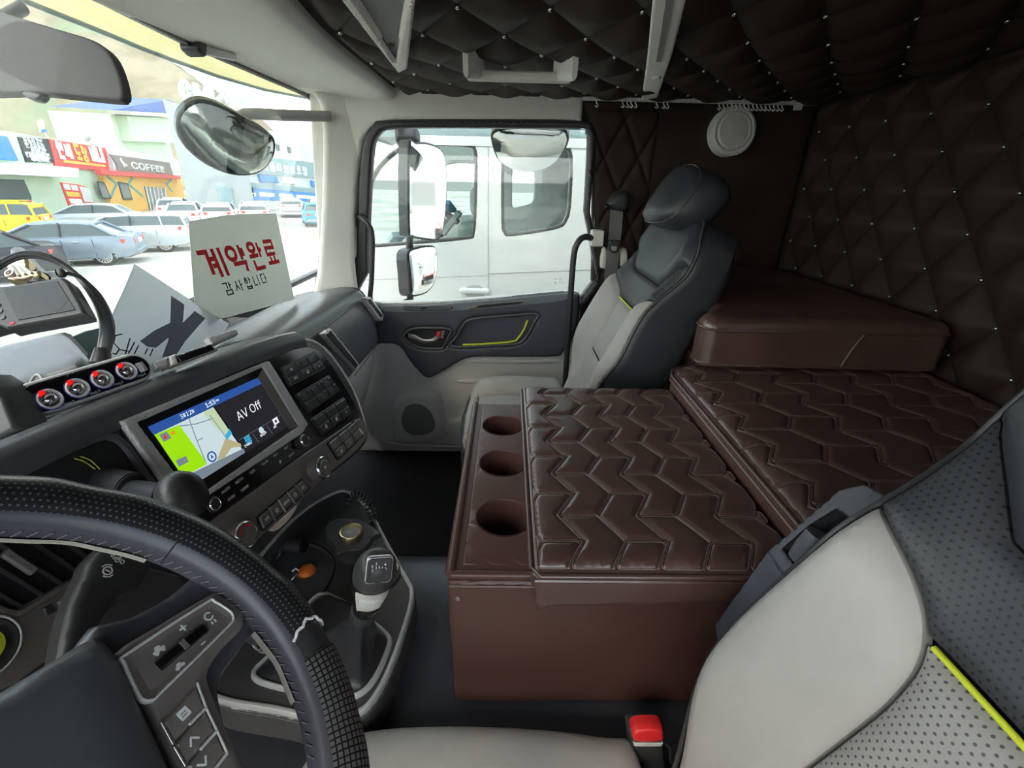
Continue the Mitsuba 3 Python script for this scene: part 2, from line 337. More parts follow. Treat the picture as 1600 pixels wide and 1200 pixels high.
# door surround: header and A-pillar, light grey
tr = struct('trim_1', patch(Polygon(DR.pix([(480, 120), (618, 132), (912, 148), (909, 192), (880, 187), (615, 187), (585, 194), (566, 218), (556, 300), (552, 400), (553, 500), (505, 460), (497, 400)])), DR, 0.012, 0.012, 0.05, depth=0.05, z0=-0.01), 'liner_grey', 'light grey header trim above the passenger door', smooth=40)
AP = Fr(px(530, 300, x=1.77), (0.40, -0.92, 0), (0.0, 0.16, 0.98))
obj('pillar_cover', patch(Pcr((AP.pix([(455, 105), (560, 122), (590, 180), (572, 205), (558, 290), (554, 400), (556, 480), (490, 485), (498, 420), (505, 300), (505, 195), (496, 152), (470, 130)]), 4, True)), AP, 0.012, 0.02, 0.03, depth=0.05), 'liner_grey', tr, smooth=40, label='light grey windscreen pillar cover')
# rail-side strip along the roof edge (light strip under the quilt)
struct('trim_2', sweep([(1.785, 0.37, 1.528), (1.785, -0.99, 1.528)], [(-0.012, -0.008), (0.012, -0.008), (0.012, 0.008), (-0.012, 0.008)]), 'liner_grey', 'thin light strip along the roof edge above the door')
# left side with the open driver's door aperture, firewall, roof skin
wl = []
for y0, y1, z0, z1 in ((-1.1, -0.52, 0.0, 1.62), (0.80, 1.0, 0.0, 1.0), (-0.55, 0.9, 1.44, 1.64), (-0.55, 0.9, -0.05, 0.80)):
    wl.append(trimesh.creation.box((0.05, y1-y0, z1-z0)).apply_translation((-0.42, (y0+y1)/2, (z0+z1)/2)))
struct('wall_left', cat(*wl), 'navy_plastic', 'driver side wall of the cab with the door opening')
struct('window_3', trimesh.Trimesh(np.array([(-0.42, -0.52, 0.80), (-0.42, 0.86, 0.80), (-0.42, 0.86, 1.44), (-0.42, -0.52, 1.44)]), [[0, 1, 2], [0, 2, 3]], process=False), 'tinted_glass', 'tinted glass of the driver door window')
struct('wall_front', cat(trimesh.creation.box((2.3, 0.03, 1.0)).apply_translation((0.72, 0.98, 0.40))), 'black_matte', 'black firewall under the dashboard')
struct('roof', trimesh.creation.box((2.34, 1.95, 0.03)).apply_translation((0.72, -0.15, 1.70)), 'white_plastic', 'outer roof skin of the cab')
def flat_pane(poly, fr, z=0.0):
    c = np.array(poly.exterior.coords)[:-1]
    return trimesh.Trimesh(fr.pts(c, z), [[0, i, i+1] for i in range(1, len(c)-1)], process=False)
# ---- windscreen: glass, black edge seal
WSo, WSe1, WSe2 = np.array([1.735, 0.70, 1.505]), np.array([-1, 0, 0.0]), np.array([0, 0.155, -0.62])
WS = Fr(WSo, (1, 0, 0), -WSe2)                               # Z towards the cab (-y)
_we = WS.pix([(498, 452), (503, 420), (509, 320), (509, 215), (506, 185), (498, 163), (484, 150), (460, 139), (400, 113), (300, 70), (190, 14), (110, -28)])
wsp = Polygon([(-2.08, float(_we[-1][1])), (-2.08, -0.66), (float(_we[0][0]), -0.66)] + [tuple(q) for q in _we])
w1 = struct('window_1', flat_pane(wsp.convex_hull, WS), 'window_glass', 'windscreen glass of the truck cab')
obj('seal', patch(wsp.buffer(0.012).difference(wsp.buffer(-0.006)), WS, 0.006, 0.006, 0.2, depth=0.02, z0=0.004), 'black_plastic', w1, smooth=40, label='black rubber seal round the windscreen')

hp_ = [px(*q, y=0.698) for q in ((60, -56), (190, 11), (300, 68), (400, 113), (470, 144), (494, 160))]
obj('header_seal', tube(cr(hp_, 5), 0.0085, 8), 'black_plastic', w1, smooth=True, label='dark seal along the top of the windscreen')
# ================================================================ passenger door
DF = DR
d1 = struct('door_1', patch(Polygon(DR.pix([(560, 473), (592, 474), (704, 470), (800, 463), (886, 455), (905, 458), (908, 470), (904, 508), (893, 690), (860, 705), (560, 705)])), DR, 0.004, 0.006, 0.1, depth=0.04), 'grey_plastic', 'grey and navy inner trim of the passenger door', smooth=40)
up = Pcr((DR.pix([(560, 475), (596, 474), (660, 474), (706, 471), (800, 463), (880, 455.5), (901, 457), (906, 465), (903, 507), (893, 530), (879, 550), (868, 556), (810, 557), (740, 557), (717, 565), (697, 577), (676, 588), (664, 587), (652, 576), (639, 560), (624, 539), (598, 536), (562, 536)]), 3, True))
pocket = Pcr((DR.pix([(710, 538), (716, 522), (726, 504), (740, 496), (790, 491), (838, 488), (834, 500), (824, 520), (812, 532), (790, 535)]), 3, True))
cup = Pcr((DR.pix([(634, 524), (645, 512), (672, 510), (704, 512), (702, 522), (694, 538), (686, 541), (655, 539)]), 3, True))
obj('upper_panel', patch(up.difference(pocket).difference(cup), DR, 0.028, 0.02, 0.05, depth=0.01, z0=0.0), 'navy_plastic', d1, smooth=40, label='navy upper door trim')
obj('pocket_floor', patch(pocket.buffer(0.004), DR, 0.002, 0.004, 0.1, z0=0.004), 'navy_plastic', d1)
obj('pocket_rim', patch(pocket.buffer(0.006).difference(pocket.buffer(-0.004)), DR, 0.006, 0.005, 0.1, depth=0.01, z0=0.026), 'dash_plastic', d1, smooth=40)
lp = DR.pix([(724, 536), (760, 534.5), (800, 531), (810, 525), (818, 513), (824, 498)])
obj('lime_strip', sweep([DR.at(a, b, 0.022) for a, b in cr(lp, 6)], ngon(0.0045, 8)), 'lime_piping', d1, smooth=True, label='lime yellow accent strip in the door pocket')
obj('handle_bowl', patch(cup.buffer(0.004), DR, 0.002, 0.004, 0.1, z0=0.004), 'black_plastic', d1)
obj('handle_rim', patch(cup.buffer(0.006).difference(cup.buffer(-0.003)), DR, 0.005, 0.004, 0.1, depth=0.01, z0=0.026), 'dash_plastic', d1, smooth=40)
hp = cr([DR.at(*DR.pix([q], 0.03)[0], c) for q, c in (((638, 524), 0.030), ((650, 526), 0.042), ((662, 531), 0.045), ((676, 531), 0.042), ((684, 527), 0.03))], 5)
hd = obj('door_handle', sweep(hp, ngon(0.0055, 10, 0.012), np.stack([np.linspace(0.8, 0.9, len(hp)), np.linspace(0.35, 1.1, len(hp))], 1), up=(-1, 0, 0)), 'silver_trim', d1, smooth=True, label='satin silver door handle')
obj('lock_lever', patch(Polygon(DR.pix([(682, 527), (684, 516), (691, 515), (688, 527)])), DR, 0.006, 0.004, 0.02, depth=0.012, z0=0.024), 'print_red', hd, smooth=40, label='red lock tab')
obj('lock_block', patch(Polygon(DR.pix([(691, 514), (697, 514.5), (694, 527), (688, 526)])), DR, 0.004, 0.003, 0.02, depth=0.012, z0=0.02), 'taupe_panel', hd)
obj('ledge', patch(Pcr((DR.pix([(598, 475), (660, 474.5), (704, 471), (800, 463.5), (884, 456), (901, 459), (893, 466), (830, 474), (720, 484), (640, 486), (602, 485)]), 2, True)), DR, 0.006, 0.006, 0.05, depth=0.004, z0=0.0245), 'ledge_grey', d1, smooth=40, label='lighter ledge along the top of the door trim')
# top ledge details
led = Fr((XD-0.02, 0, 0.81), (0, -1, 0), (0.25, 0, 0.97))
obj('ledge_plate', patch(Pcr((DR.pix([(633, 474), (660, 474.5), (706, 474), (706, 481), (690, 482.5), (636, 482)]), 2, True)), DR, 0.004, 0.004, 0.1, depth=0.004, z0=0.031), 'dash_plastic', d1, smooth=40)
obj('ledge_mark', plate(Polygon(DR.pix([(660, 477), (668, 477), (668, 479.5), (660, 479.5)])), DR, 0.001, 0.0003, 0.035), 'black_matte', d1)
obj('grab_slot', patch(Pcr((DR.pix([(732, 479), (745, 474), (824, 466), (828, 469), (815, 473), (740, 480)]), 3, True)), DR, 0.004, 0.004, 0.1, depth=0.004, z0=0.030), 'taupe_panel', d1, smooth=40)
obj('grab_slot_inner', plate(Polygon(DR.pix([(742, 477), (750, 474), (820, 467.5), (812, 471.5), (752, 477.5)])), DR, 0.002, 0.0005, 0.0325), 'black_matte', d1)
# ribs of the lower panel, map pocket, speaker pod
for q in ([(742, 560), (870, 561), (870, 566), (742, 566)], [(728, 592), (840, 592), (838, 597), (728, 598)]):
    obj('rib', patch(Pcr((DR.pix(q), 3, True)), DR, 0.008, 0.006, 0.05, depth=0.004, z0=0.004), 'grey_plastic', d1, smooth=40)
pod = Pcr((DR.pix([(618, 628), (640, 612), (670, 608), (688, 616), (697, 650), (697, 676), (684, 688), (625, 688), (614, 676)]), 4, True))
sp = obj('speaker_pod', patch(pod, DR, 0.026, 0.03, 0.03, depth=0.006, z0=0.004), 'grey_plastic', d1, smooth=40)
gr = Pcr((DR.pix([(630, 655), (636, 632), (655, 626.5), (672, 636), (681, 655), (678, 668), (662, 674.5), (640, 672)]), 4, True))
obj('speaker_ring', patch(gr.buffer(0.006).difference(gr), DR, 0.004, 0.003, 0.05, depth=0.01, z0=0.028), 'grey_plastic', sp, smooth=40)
obj('speaker_grille', patch(gr, DR, 0.004, 0.03, 0.03, z0=0.030), 'liner_dark', sp, smooth=True, label='dark grey speaker mesh')
obj('map_pocket', patch(Pcr((DR.pix([(700, 653), (740, 650), (800, 650), (800, 692), (705, 692), (699, 680)]), 2, True)), DR, 0.03, 0.012, 0.05, depth=0.01, z0=0.0), 'grey_plastic', d1, smooth=40)
obj('sill_strip', sweep([DR.at(*DR.pix([q], 0.02)[0], 0.02) for q in ((597, 684), (606, 690), (640, 694), (690, 696), (740, 697))], rrect(-0.006, -0.016, 0.006, 0.016, 0.005, 3).exterior.coords[:-1], up=(-1, 0, 0)), 'mat_trim', d1, smooth=40, label='light sill strip along the bottom of the door')
# window of the door
gl = Pcr((DR.pix([(579, 478), (575.5, 425), (575, 376), (579, 290), (583, 231), (592, 210), (611, 201), (700, 199), (800, 200), (905, 201.5), (916, 207), (918.5, 225), (913, 330), (904, 470)]), 3, True))
fo = Pcr((DR.pix([(556, 484), (556, 400), (559, 300), (567, 222), (583, 194), (606, 187), (760, 186), (905, 188), (925, 200), (930, 225), (922, 330), (909, 484)]), 3, True))
w2 = struct('window_2', plate(gl.buffer(0.02), DR, 0.0008, 0.0002, -0.012), 'window_glass', 'glass of the passenger door window')
scene[w2] = mikit.ply(trimesh.Trimesh(DR.pts(np.array(gl.buffer(0.02).convex_hull.exterior.coords)[:-1], -0.012), [[0, i, i+1] for i in range(1, len(gl.buffer(0.02).convex_hull.exterior.coords)-2)], process=False), 'window_glass')
lower_cut = Polygon([(-3, -1), (3, -1), (3, DR.pix([(700, 476)])[0][1]), (-3, DR.pix([(700, 476)])[0][1])])
obj('frame', patch(fo.difference(gl), DR, 0.012, 0.012, 0.06, depth=0.03, z0=-0.004), 'black_plastic', w2, smooth=40, label='black rubber frame of the door window')

# ---- grab bars at the door edges
def bar(label, P, r, mat='black_plastic'):
    return thing('grab_bar', label, 'grab bar')
g1 = bar('black curved grab bar on the windscreen pillar, ahead of the door window', None, 0)
obj('tube', tube(cr([DR.at(*DR.pix([q], 0.05)[0], c) for q, c in (((557, 339), 0.015), ((566, 341), 0.05), ((578, 352), 0.06), ((583, 372), 0.06), ((582, 430), 0.06), ((579, 462), 0.055), ((576, 472), 0.02))], 6), 0.0095, 12), 'black_plastic', g1, smooth=True)
obj('end_cap', patch(Polygon(DR.pix([(554, 334), (560, 334), (560, 354), (554, 354)])), DR, 0.006, 0.004, 0.05, depth=0.02, z0=0.016), 'black_plastic', g1)
g2 = bar('long black grab bar beside the passenger seat, with an ivory end block', None, 0)
obj('tube', tube(cr([DR.at(*DR.pix([q], 0.06)[0], c) for q, c in (((925, 372), 0.06), ((912, 370), 0.07), ((901, 380), 0.075), ((895, 405), 0.075), ((889, 490), 0.075), ((883, 590), 0.07), ((879, 660), 0.06))], 7), 0.0115, 12), 'black_plastic', g2, smooth=True)
eb = rbox(0.046, 0.058, 0.05, 0.006)
obj('end_block', Fr(DR.at(*DR.pix([(933, 372)], 0.05)[0], 0.045), (0, -1, 0), (0, 0, 1)).put(eb), 'ivory_plastic', g2, smooth=40, label='ivory end block')

# ---- passenger seat belt on the side wall
sb = thing('seat_belt', 'grey seat belt with black guide hanging on the quilted wall by the passenger seat', 'seat belt')
BF = DR
obj('guide_cover', patch(Pcr((DR.pix([(948, 322), (951, 310), (962, 299), (976, 299), (983, 306), (980, 327), (964, 331)], 0.02), 3, True)), DR, 0.03, 0.02, 0.02, depth=0.02, z0=0.018), 'black_plastic', sb, smooth=40)
obj('guide_slot', patch(Polygon(DR.pix([(944, 318), (982, 324), (980, 332), (944, 326)], 0.03)), DR, 0.006, 0.004, 0.03, depth=0.01, z0=0.034), 'black_gloss', sb, smooth=40)
wb = [DR.at(*DR.pix([q], 0.03)[0], 0.032) for q in ((964, 326), (962, 350), (959, 380), (955, 420), (951, 470))]
obj('webbing', sweep(cr(wb, 4), [(-0.024, -0.001), (0.024, -0.001), (0.024, 0.001), (-0.024, 0.001)], up=(-1, 0, 0)), 'belt_webbing', sb)
obj('tongue', patch(Polygon(DR.pix([(950, 375), (970, 376), (966, 394), (957, 396), (950, 390)], 0.045)), DR, 0.005, 0.003, 0.02, depth=0.01, z0=0.042), 'black_plastic', sb, smooth=40)
obj('tongue_plate', patch(Polygon(DR.pix([(955, 384), (965, 385), (963, 392), (955, 391)], 0.05)), DR, 0.002, 0.001, 0.02, depth=0.002, z0=0.05), 'silver_trim', sb)
for q in ([(941, 390), (948, 388), (950, 417), (941, 420), (938, 414)], [(969, 390), (980, 389), (981, 410), (974, 418), (968, 414)]):
    obj('height_slide', patch(Pcr((DR.pix(q, 0.02), 2, True)), DR, 0.016, 0.008, 0.02, depth=0.012, z0=0.012), 'ivory_plastic', sb, smooth=40)

# ---- round speaker on the side wall (mounted under the roof edge)
spk = thing('round_speaker', 'round white wall speaker above the passenger headrest', 'speaker')
SF = Fr(DR.at(*DR.pix([(1145, 206)], 0.02)[0], 0.0), (0.06, -1, 0.02), (0.10, 0, 1))
sr = 0.078
obj('housing', SF.put(lathe([(sr*1.02, -0.01), (sr*1.02, 0.018), (sr, 0.026), (sr*0.90, 0.030), (sr*0.86, 0.027)], 40)), 'white_plastic', spk, smooth=40)
obj('grille', SF.put(lathe([(sr*0.88, 0.026), (sr*0.7, 0.031), (sr*0.3, 0.034), (0, 0.035)], 40)), 'liner_grey', spk, smooth=True, label='light mesh grille')
obj('ring', SF.put(lathe([(sr*0.72, 0.0295), (sr*0.71, 0.0335), (sr*0.68, 0.0335), (sr*0.67, 0.0310)], 40, True)), 'white_plastic', spk, smooth=40)

# ---- curtain rail with its hooks
cu = thing('curtain_rail', 'thin metal curtain rail with plastic hooks under the roof edge', 'curtain rail')
rz = 1.512; rx = 1.765
yy = lambda u, v: px(u, v, x=rx)[1]
obj('rail', sweep([(rx, yy(910, 149), rz), (rx, -1.03, rz)], [(-0.009, -0.005), (0.009, -0.005), (0.009, 0.005), (-0.009, 0.005)]), 'satin_grey', cu)
obj('end_stop', trimesh.creation.box((0.02, 0.02, 0.022)).apply_translation((rx, yy(1249, 158), rz-0.008)), 'white_plastic', cu)
hk = [932, 973, 980, 986, 993, 1026, 1037, 1043] + [1124+6.6*i for i in range(16)]
for u in hk:
    y = yy(u, 156)
    obj('hook', cat(tube(cr([(rx-0.004, y, rz-0.004), (rx-0.006, y, rz-0.012), (rx-0.006, y-0.006, rz-0.019), (rx-0.006, y-0.002, rz-0.024), (rx-0.006, y+0.004, rz-0.019)], 3), 0.0021, 6)), 'white_plastic', cu, smooth=True)
# ---- roof grab handle
gh = thing('assist_grip', 'light grey grab handle on the quilted ceiling above the door', 'grab handle')
hx = lambda u, v, o=0.0: px(u, v, z=1.525-o)
A, B = hx(738, 118, 0.04), hx(884, 122, 0.04)
HF = Fr((A+B)/2, B-A, (-1, 0, -0.15)); L = np.linalg.norm(B-A)/2
obj('grip', HF.put(cat(rbox(2*L+0.03, 0.030, 0.024, 0.011))), 'liner_grey', gh, smooth=True)
for s in (-1, 1):
    prof = [(s*(L+0.018), -0.02), (s*(L-0.03), -0.016), (s*(L-0.02), 0.03), (s*(L+0.004), 0.085), (s*(L+0.016), 0.085)]
    obj('foot', patch(Polygon(prof), HF, 0.012, 0.01, 0.02, depth=0.05, z0=-0.004), 'liner_grey', gh, smooth=40)
# ---- strip with button running up the ceiling
st = thing('strap_bar', 'light grey trim bar with a round button running up the quilted ceiling', 'trim bar')
P = [px(1019, 143, z=1.50), px(1024, 120, z=1.50), px(1030, 88, z=1.505), px(1036, 55, z=1.508), px(1042, 20, z=1.513), px(1052, -40, z=1.525)]
P[0] = px(1016, 143, x=1.76); P[0][2] = 1.516; P[1] = P[0]*0.35+P[2]*0.65; P[1][2] = 1.509
obj('bar', sweep(cr(P, 6), rrect(-0.025, -0.007, 0.025, 0.007, 0.006, 3).exterior.coords[:-1], up=(0, 0, 1)), 'liner_grey', st, smooth=40)
obj('groove', sweep(cr([p-np.array([0, 0, 0.008]) for p in P[2:]], 6), [(-0.005, -0.002), (0.005, -0.002), (0.005, 0.002), (-0.005, 0.002)]), 'liner_dark', st)
bm = lathe([(0.011, 0), (0.011, 0.004), (0.009, 0.006), (0, 0.006)], 20)
obj('button', Fr(px(1026, 120, z=1.4945), (1, 0, 0), (0, -1, 0)).put(bm), 'satin_grey', st, smooth=40)
# ================================================================ the bunk, the storage box and the two seats
def zigzag(y0, x0, per, amp, xa, xb):
    """Points of a zig-zag seam running along x."""
    k0 = int(math.floor((xa-x0)/(per/2)))-1; k1 = int(math.ceil((xb-x0)/(per/2)))+1
    return [(x0+k*per/2, y0+(amp/2 if k % 2 == 0 else -amp/2)) for k in range(k0, k1+1)]
def chevrons(clip, x0, y0, per, pitch, amp):
    """Cells between zig-zag seams (x along the seam); alternate columns are shifted by half a period."""
    xa, ya, xb, yb = clip.bounds; cells = []
    n = int((y0-ya)/pitch)+2
    for c in range(-1, n):
        yL, yR = y0-c*pitch, y0-(c+1)*pitch
        off = 0 if c % 2 == 0 else 1
        k0 = int(math.floor((xa-x0)/per))-1; k1 = int(math.ceil((xb-x0)/per))+1
        for k in range(k0, k1+1):
            xs = [x0+k*per+off*per/2+j*per/2 for j in range(3)]
            s = [(+1, -1, +1), (-1, +1, -1)][off]
            L = [(xs[j], yL+s[j]*amp/2) for j in range(3)]; Rr = [(xs[j], yR+s[j]*amp/2) for j in (2, 1, 0)]
            p = Polygon(L+Rr).intersection(clip)
            if p.geom_type == 'Polygon' and p.area > 0.08*per*pitch: cells.append(p)
    return cells
def stitched(parent, clip, f, x0, y0, per, pitch, amp, gap, h, mat='brown_leather', wst=0.0008, base=None):
    thread = []
    for p in chevrons(clip, x0, y0, per, pitch, amp):
        q = p.buffer(-gap, join_style=2).buffer(-0.003).buffer(0.003, quad_segs=3)
        if q.is_empty or q.geom_type != 'Polygon': continue
        obj('quilted_panel', patch(q, f, h, 0.008, 0.014, puff, 0.003, (0.25, 0.6, 1.0), base=base), mat, parent, smooth=50)
        r = q.buffer(0.0016, join_style=2)
        thread.append(patch(r.difference(r.buffer(-wst)), f, 0.0012, wst/2, 0.03, lambda t: np.sqrt(t), 0.001, (0.5,), 0.0006, base))
    seam = clip.buffer(-0.002).difference(unary_union([p.buffer(-gap*0.55, join_style=2) for p in chevrons(clip, x0, y0, per, pitch, amp)]))
    obj('seam_ridge', patch(seam, f, h*0.45, gap*0.5, 0.02, puff, 0.002, (0.5, 1.0), base=base), mat, parent, smooth=50)
    obj('stitching', cat(*thread), 'brown_seam', parent, label='pale stitching along the quilted panels')
# ---- storage box between the seats
BX0, BX1, BY0, BY1, BZ0, BZ1 = 0.445, 0.953, 0.074, -0.392, 0.500, 0.770
bx = thing('storage_box', 'maroon vinyl storage box with three cup holes, standing between the seats', 'storage box')
hull = [Point(c[0], c[1]).buffer(0.042, quad_segs=12) for c in ((0.558, 0.0), (0.707, 0.004), (0.850, 0.006))]
holes = unary_union(hull)
def crate(x0, x1, y0, y1, z0, z1, t):
    return cat(*[trimesh.creation.box((a, b, z1-z0)).apply_translation((cx, cy, (z0+z1)/2)) for a, b, cx, cy in (
        (t, y1-y0, x0+t/2, (y0+y1)/2), (t, y1-y0, x1-t/2, (y0+y1)/2), (x1-x0-2*t, t, (x0+x1)/2, y0+t/2), (x1-x0-2*t, t, (x0+x1)/2, y1-t/2))],
        trimesh.creation.box((x1-x0-2*t, y1-y0-2*t, 0.012)).apply_translation(((x0+x1)/2, (y0+y1)/2, z0+0.006)))
FT = Fr((0, 0, 0), (1, 0, 0), (0, 1, 0))
bulge = lambda P, z: np.stack([P[:, 0], P[:, 1], z], 1)
nearF = Fr((BX0, 0, 0), (0, -1, 0), (0, 0, 1))               # near face, Z towards the driver (-x)
sideF = Fr((0, BY0, 0), (-1, 0, 0), (0, 0, 1))               # face towards the dashboard, Z forward
def soft(fr, amp): return lambda P, z: fr.pts(P, z + amp*(meshkit.fbm(np.stack([P[:, 0]*7, P[:, 1]*9, P[:, 0]*0], 1), 3, 4)-0.5))
body = cat(crate(BX0+0.004, BX1, BY1, BY0-0.004, BZ0, BZ1-0.002, 0.014),
           patch(sbox(-BY0, BZ0-0.004, -BY1, BZ1-0.016), soft(nearF, 0.006), 0.004, 0.006, 0.03, depth=0.01, z0=-0.002))
obj('body', body, 'brown_vinyl', bx, smooth=35)
obj('front_panel', patch(sbox(-BX1, BZ0, -BX0-0.004, BZ1-0.016), soft(sideF, 0.005), 0.004, 0.006, 0.03, depth=0.01, z0=-0.002), 'brown_vinyl', bx, smooth=35)
lid = sbox(BX0+0.016, BY1+0.01, BX1-0.012, BY0-0.018)
obj('lid_panel', patch(lid.difference(holes), FT, 0.003, 0.004, 0.04, depth=0.010, z0=BZ1-0.003), 'brown_vinyl', bx, smooth=40)
for h_ in hull:
    c = h_.centroid
    obj('cup_well', Fr((c.x, c.y, 0), (1, 0, 0), (0, 1, 0)).put(loft([np.stack([ngon(r, 32)[:, 0], ngon(r, 32)[:, 1], np.full(32, z)], 1) for r, z in ((0.0425, BZ1+0.0008), (0.0412, BZ1-0.002), (0.041, BZ1-0.05), (0.040, BZ1-0.16))], False, False)), 'brown_vinyl', bx, smooth=60)
pip = [(BX0-0.001, BY1, BZ1-0.010), (BX0-0.001, BY0+0.001, BZ1-0.010), (BX1, BY0+0.001, BZ1-0.010)]
obj('piping', cat(tube([(BX0+0.002, BY1, BZ1-0.004), (BX0+0.002, BY0-0.004, BZ1-0.004)], 0.0055, 8), tube([(BX0+0.002, BY0-0.002, BZ1-0.004), (BX1, BY0-0.002, BZ1-0.004)], 0.0075, 8), tube([(BX0-0.001, BY0, BZ1-0.022), (BX0-0.001, BY1, BZ1-0.022)], 0.0025, 6)), 'brown_vinyl', bx, smooth=50)
obj('screw', nearF.sub(-0.062, BZ1-0.043).put(lathe([(0.0035, -0.001), (0.0035, 0.005), (0.002, 0.006), (0, 0.006)], 10)), 'taupe_panel', bx)

# ---- quilted cushion on the box
cs = thing('quilted_cushion', 'glossy maroon cushion with stitched chevron quilting, lying on the storage box', 'cushion')
CX0, CX1, CY0, CY1, CZ = 0.418, 0.985, -0.036, -0.392, 0.806
FC = Fr((0, 0, CZ), (1, 0, 0), (0, 1, 0))
def edge_drop(P):                                             # a soft front rim
    d = np.minimum.reduce([P[:, 0]-CX0, CX1-P[:, 0], CY0-P[:, 1], P[:, 1]-CY1+0.03])
    return -0.012*(1-np.clip(d/0.028, 0, 1))**2
outl = rrect(CX0, CY1, CX1, CY0, 0.012)
obj('body', patch(outl, FC, 0.008, 0.012, 0.03, puff, CZ-0.013-0.7725, (0.3, 0.6, 1.0), -0.013), 'brown_leather', cs, smooth=50)
flap = [(CX0+0.002, CY0-0.002), (CX0-0.002, CY1)]
obj('front_flap', patch(Polygon([(0.040, 0.795), (0.380, 0.795), (0.380, 0.752), (0.20, 0.744), (0.06, 0.738), (0.045, 0.730)]), Fr((CX0+0.004, 0, 0), (0, -1, 0), (0, 0, 1)), 0.005, 0.01, 0.03, depth=0.004), 'brown_leather', cs, smooth=50)
stitched(cs, outl.buffer(-0.006), FC, 0.6235, -0.0935, 0.103, 0.0580, 0.030, 0.0030, 0.0036, base=edge_drop)
obj('piping', tube(cr([(CX0, CY1+0.01, CZ-0.010), (CX0, CY0-0.012, CZ-0.010), (CX0+0.012, CY0, CZ-0.010), (CX1-0.01, CY0, CZ-0.010)], 1), 0.004, 8), 'brown_leather', cs, smooth=50)
obj('lower_piping', tube([(CX0, CY1+0.01, CZ-0.018), (CX0, CY0-0.004, CZ-0.018)], 0.0028, 6), 'brown_leather', cs, smooth=50)

# ---- bunk mattress
mt = thing('bunk_mattress', 'wide maroon bunk mattress with chevron quilting, along the rear wall', 'mattress')
MZ = 0.850
mo = Polygon([(-0.34, -0.60), (0.36, -0.60), (0.42, -0.54), (0.45, -0.396), (0.985, -0.396), (1.02, -0.41), (1.05, -0.46), (1.09, -0.50), (1.775, -0.50), (1.775, -1.035), (-0.34, -1.035)]).buffer(-0.01).buffer(0.01)
FM = Fr((0, 0, MZ), (1, 0, 0), (0, 1, 0))
def medge(P):
    d = seg_dist(P, mo); return -0.018*(1-np.clip(d/0.04, 0, 1))**2
obj('body', patch(mo, FM, 0.008, 0.014, 0.04, puff, 0.16, (0.3, 0.6, 1.0), -0.016), 'brown_leather', mt, smooth=50)
obj('bunk_base', patch(mo.buffer(-0.05), Fr((0, 0, 0.66), (1, 0, 0), (0, 1, 0)), 0.002, 0.004, 0.1, depth=0.60, z0=0.02), 'brown_vinyl', mt, smooth=40)
stitched(mt, mo.buffer(-0.006).intersection(sbox(-0.05, -1.04, 1.79, -0.39)), FM, 0.60, -0.440, 0.105, 0.0900, 0.034, 0.0032, 0.0036, base=medge)
mp = [(0.455, -0.396, MZ-0.014), (0.985, -0.396, MZ-0.014), (1.02, -0.41, MZ-0.014), (1.05, -0.46, MZ-0.014), (1.09, -0.50, MZ-0.014), (1.7, -0.50, MZ-0.014)]
obj('piping', cat(tube(mp, 0.0045, 8), tube([(a, b+0.001, c-0.012) for a, b, c in mp], 0.003, 6)), 'brown_leather', mt, smooth=50)
# ---- folded second mattress section lying on it, by the passenger side
pw = thing('folded_mattress', 'plain maroon folded mattress block lying on the bunk behind the passenger seat', 'mattress')
po = Polygon([(0.985, -0.455), (0.975, -1.03), (1.77, -1.03), (1.77, -0.52), (1.12, -0.52), (1.05, -0.46)]).buffer(-0.03).buffer(0.03)
FPm = Fr((0, 0, MZ+0.008), (1, 0, 0), (0, 1, 0))
obj('body', patch(po, FPm, 0.030, 0.03, 0.03, None, 0.085, (0.12, 0.3, 0.6, 1.0), 0.088), 'brown_leather', pw, smooth=50)
rg = [(p[0], p[1]) for p in po.exterior.coords]
for zz, nm in ((0.092, 'piping'), (0.008, 'piping')):
    obj(nm, tube([(a, b, MZ+0.008+zz) for a, b in po.buffer(0.0005).simplify(0.001).exterior.coords[:-1]], 0.0035, 6, closed=True), 'brown_leather', pw, smooth=50)
sx = np.interp(-0.80, [-1.045, -0.455], [0.975, 0.985])
obj('side_seam', tube(cr([(0.974, -0.815, MZ+0.098), (0.973, -0.80, MZ+0.07), (0.973, -0.785, MZ+0.02)], 5), 0.0022, 6), 'brown_leather', pw)

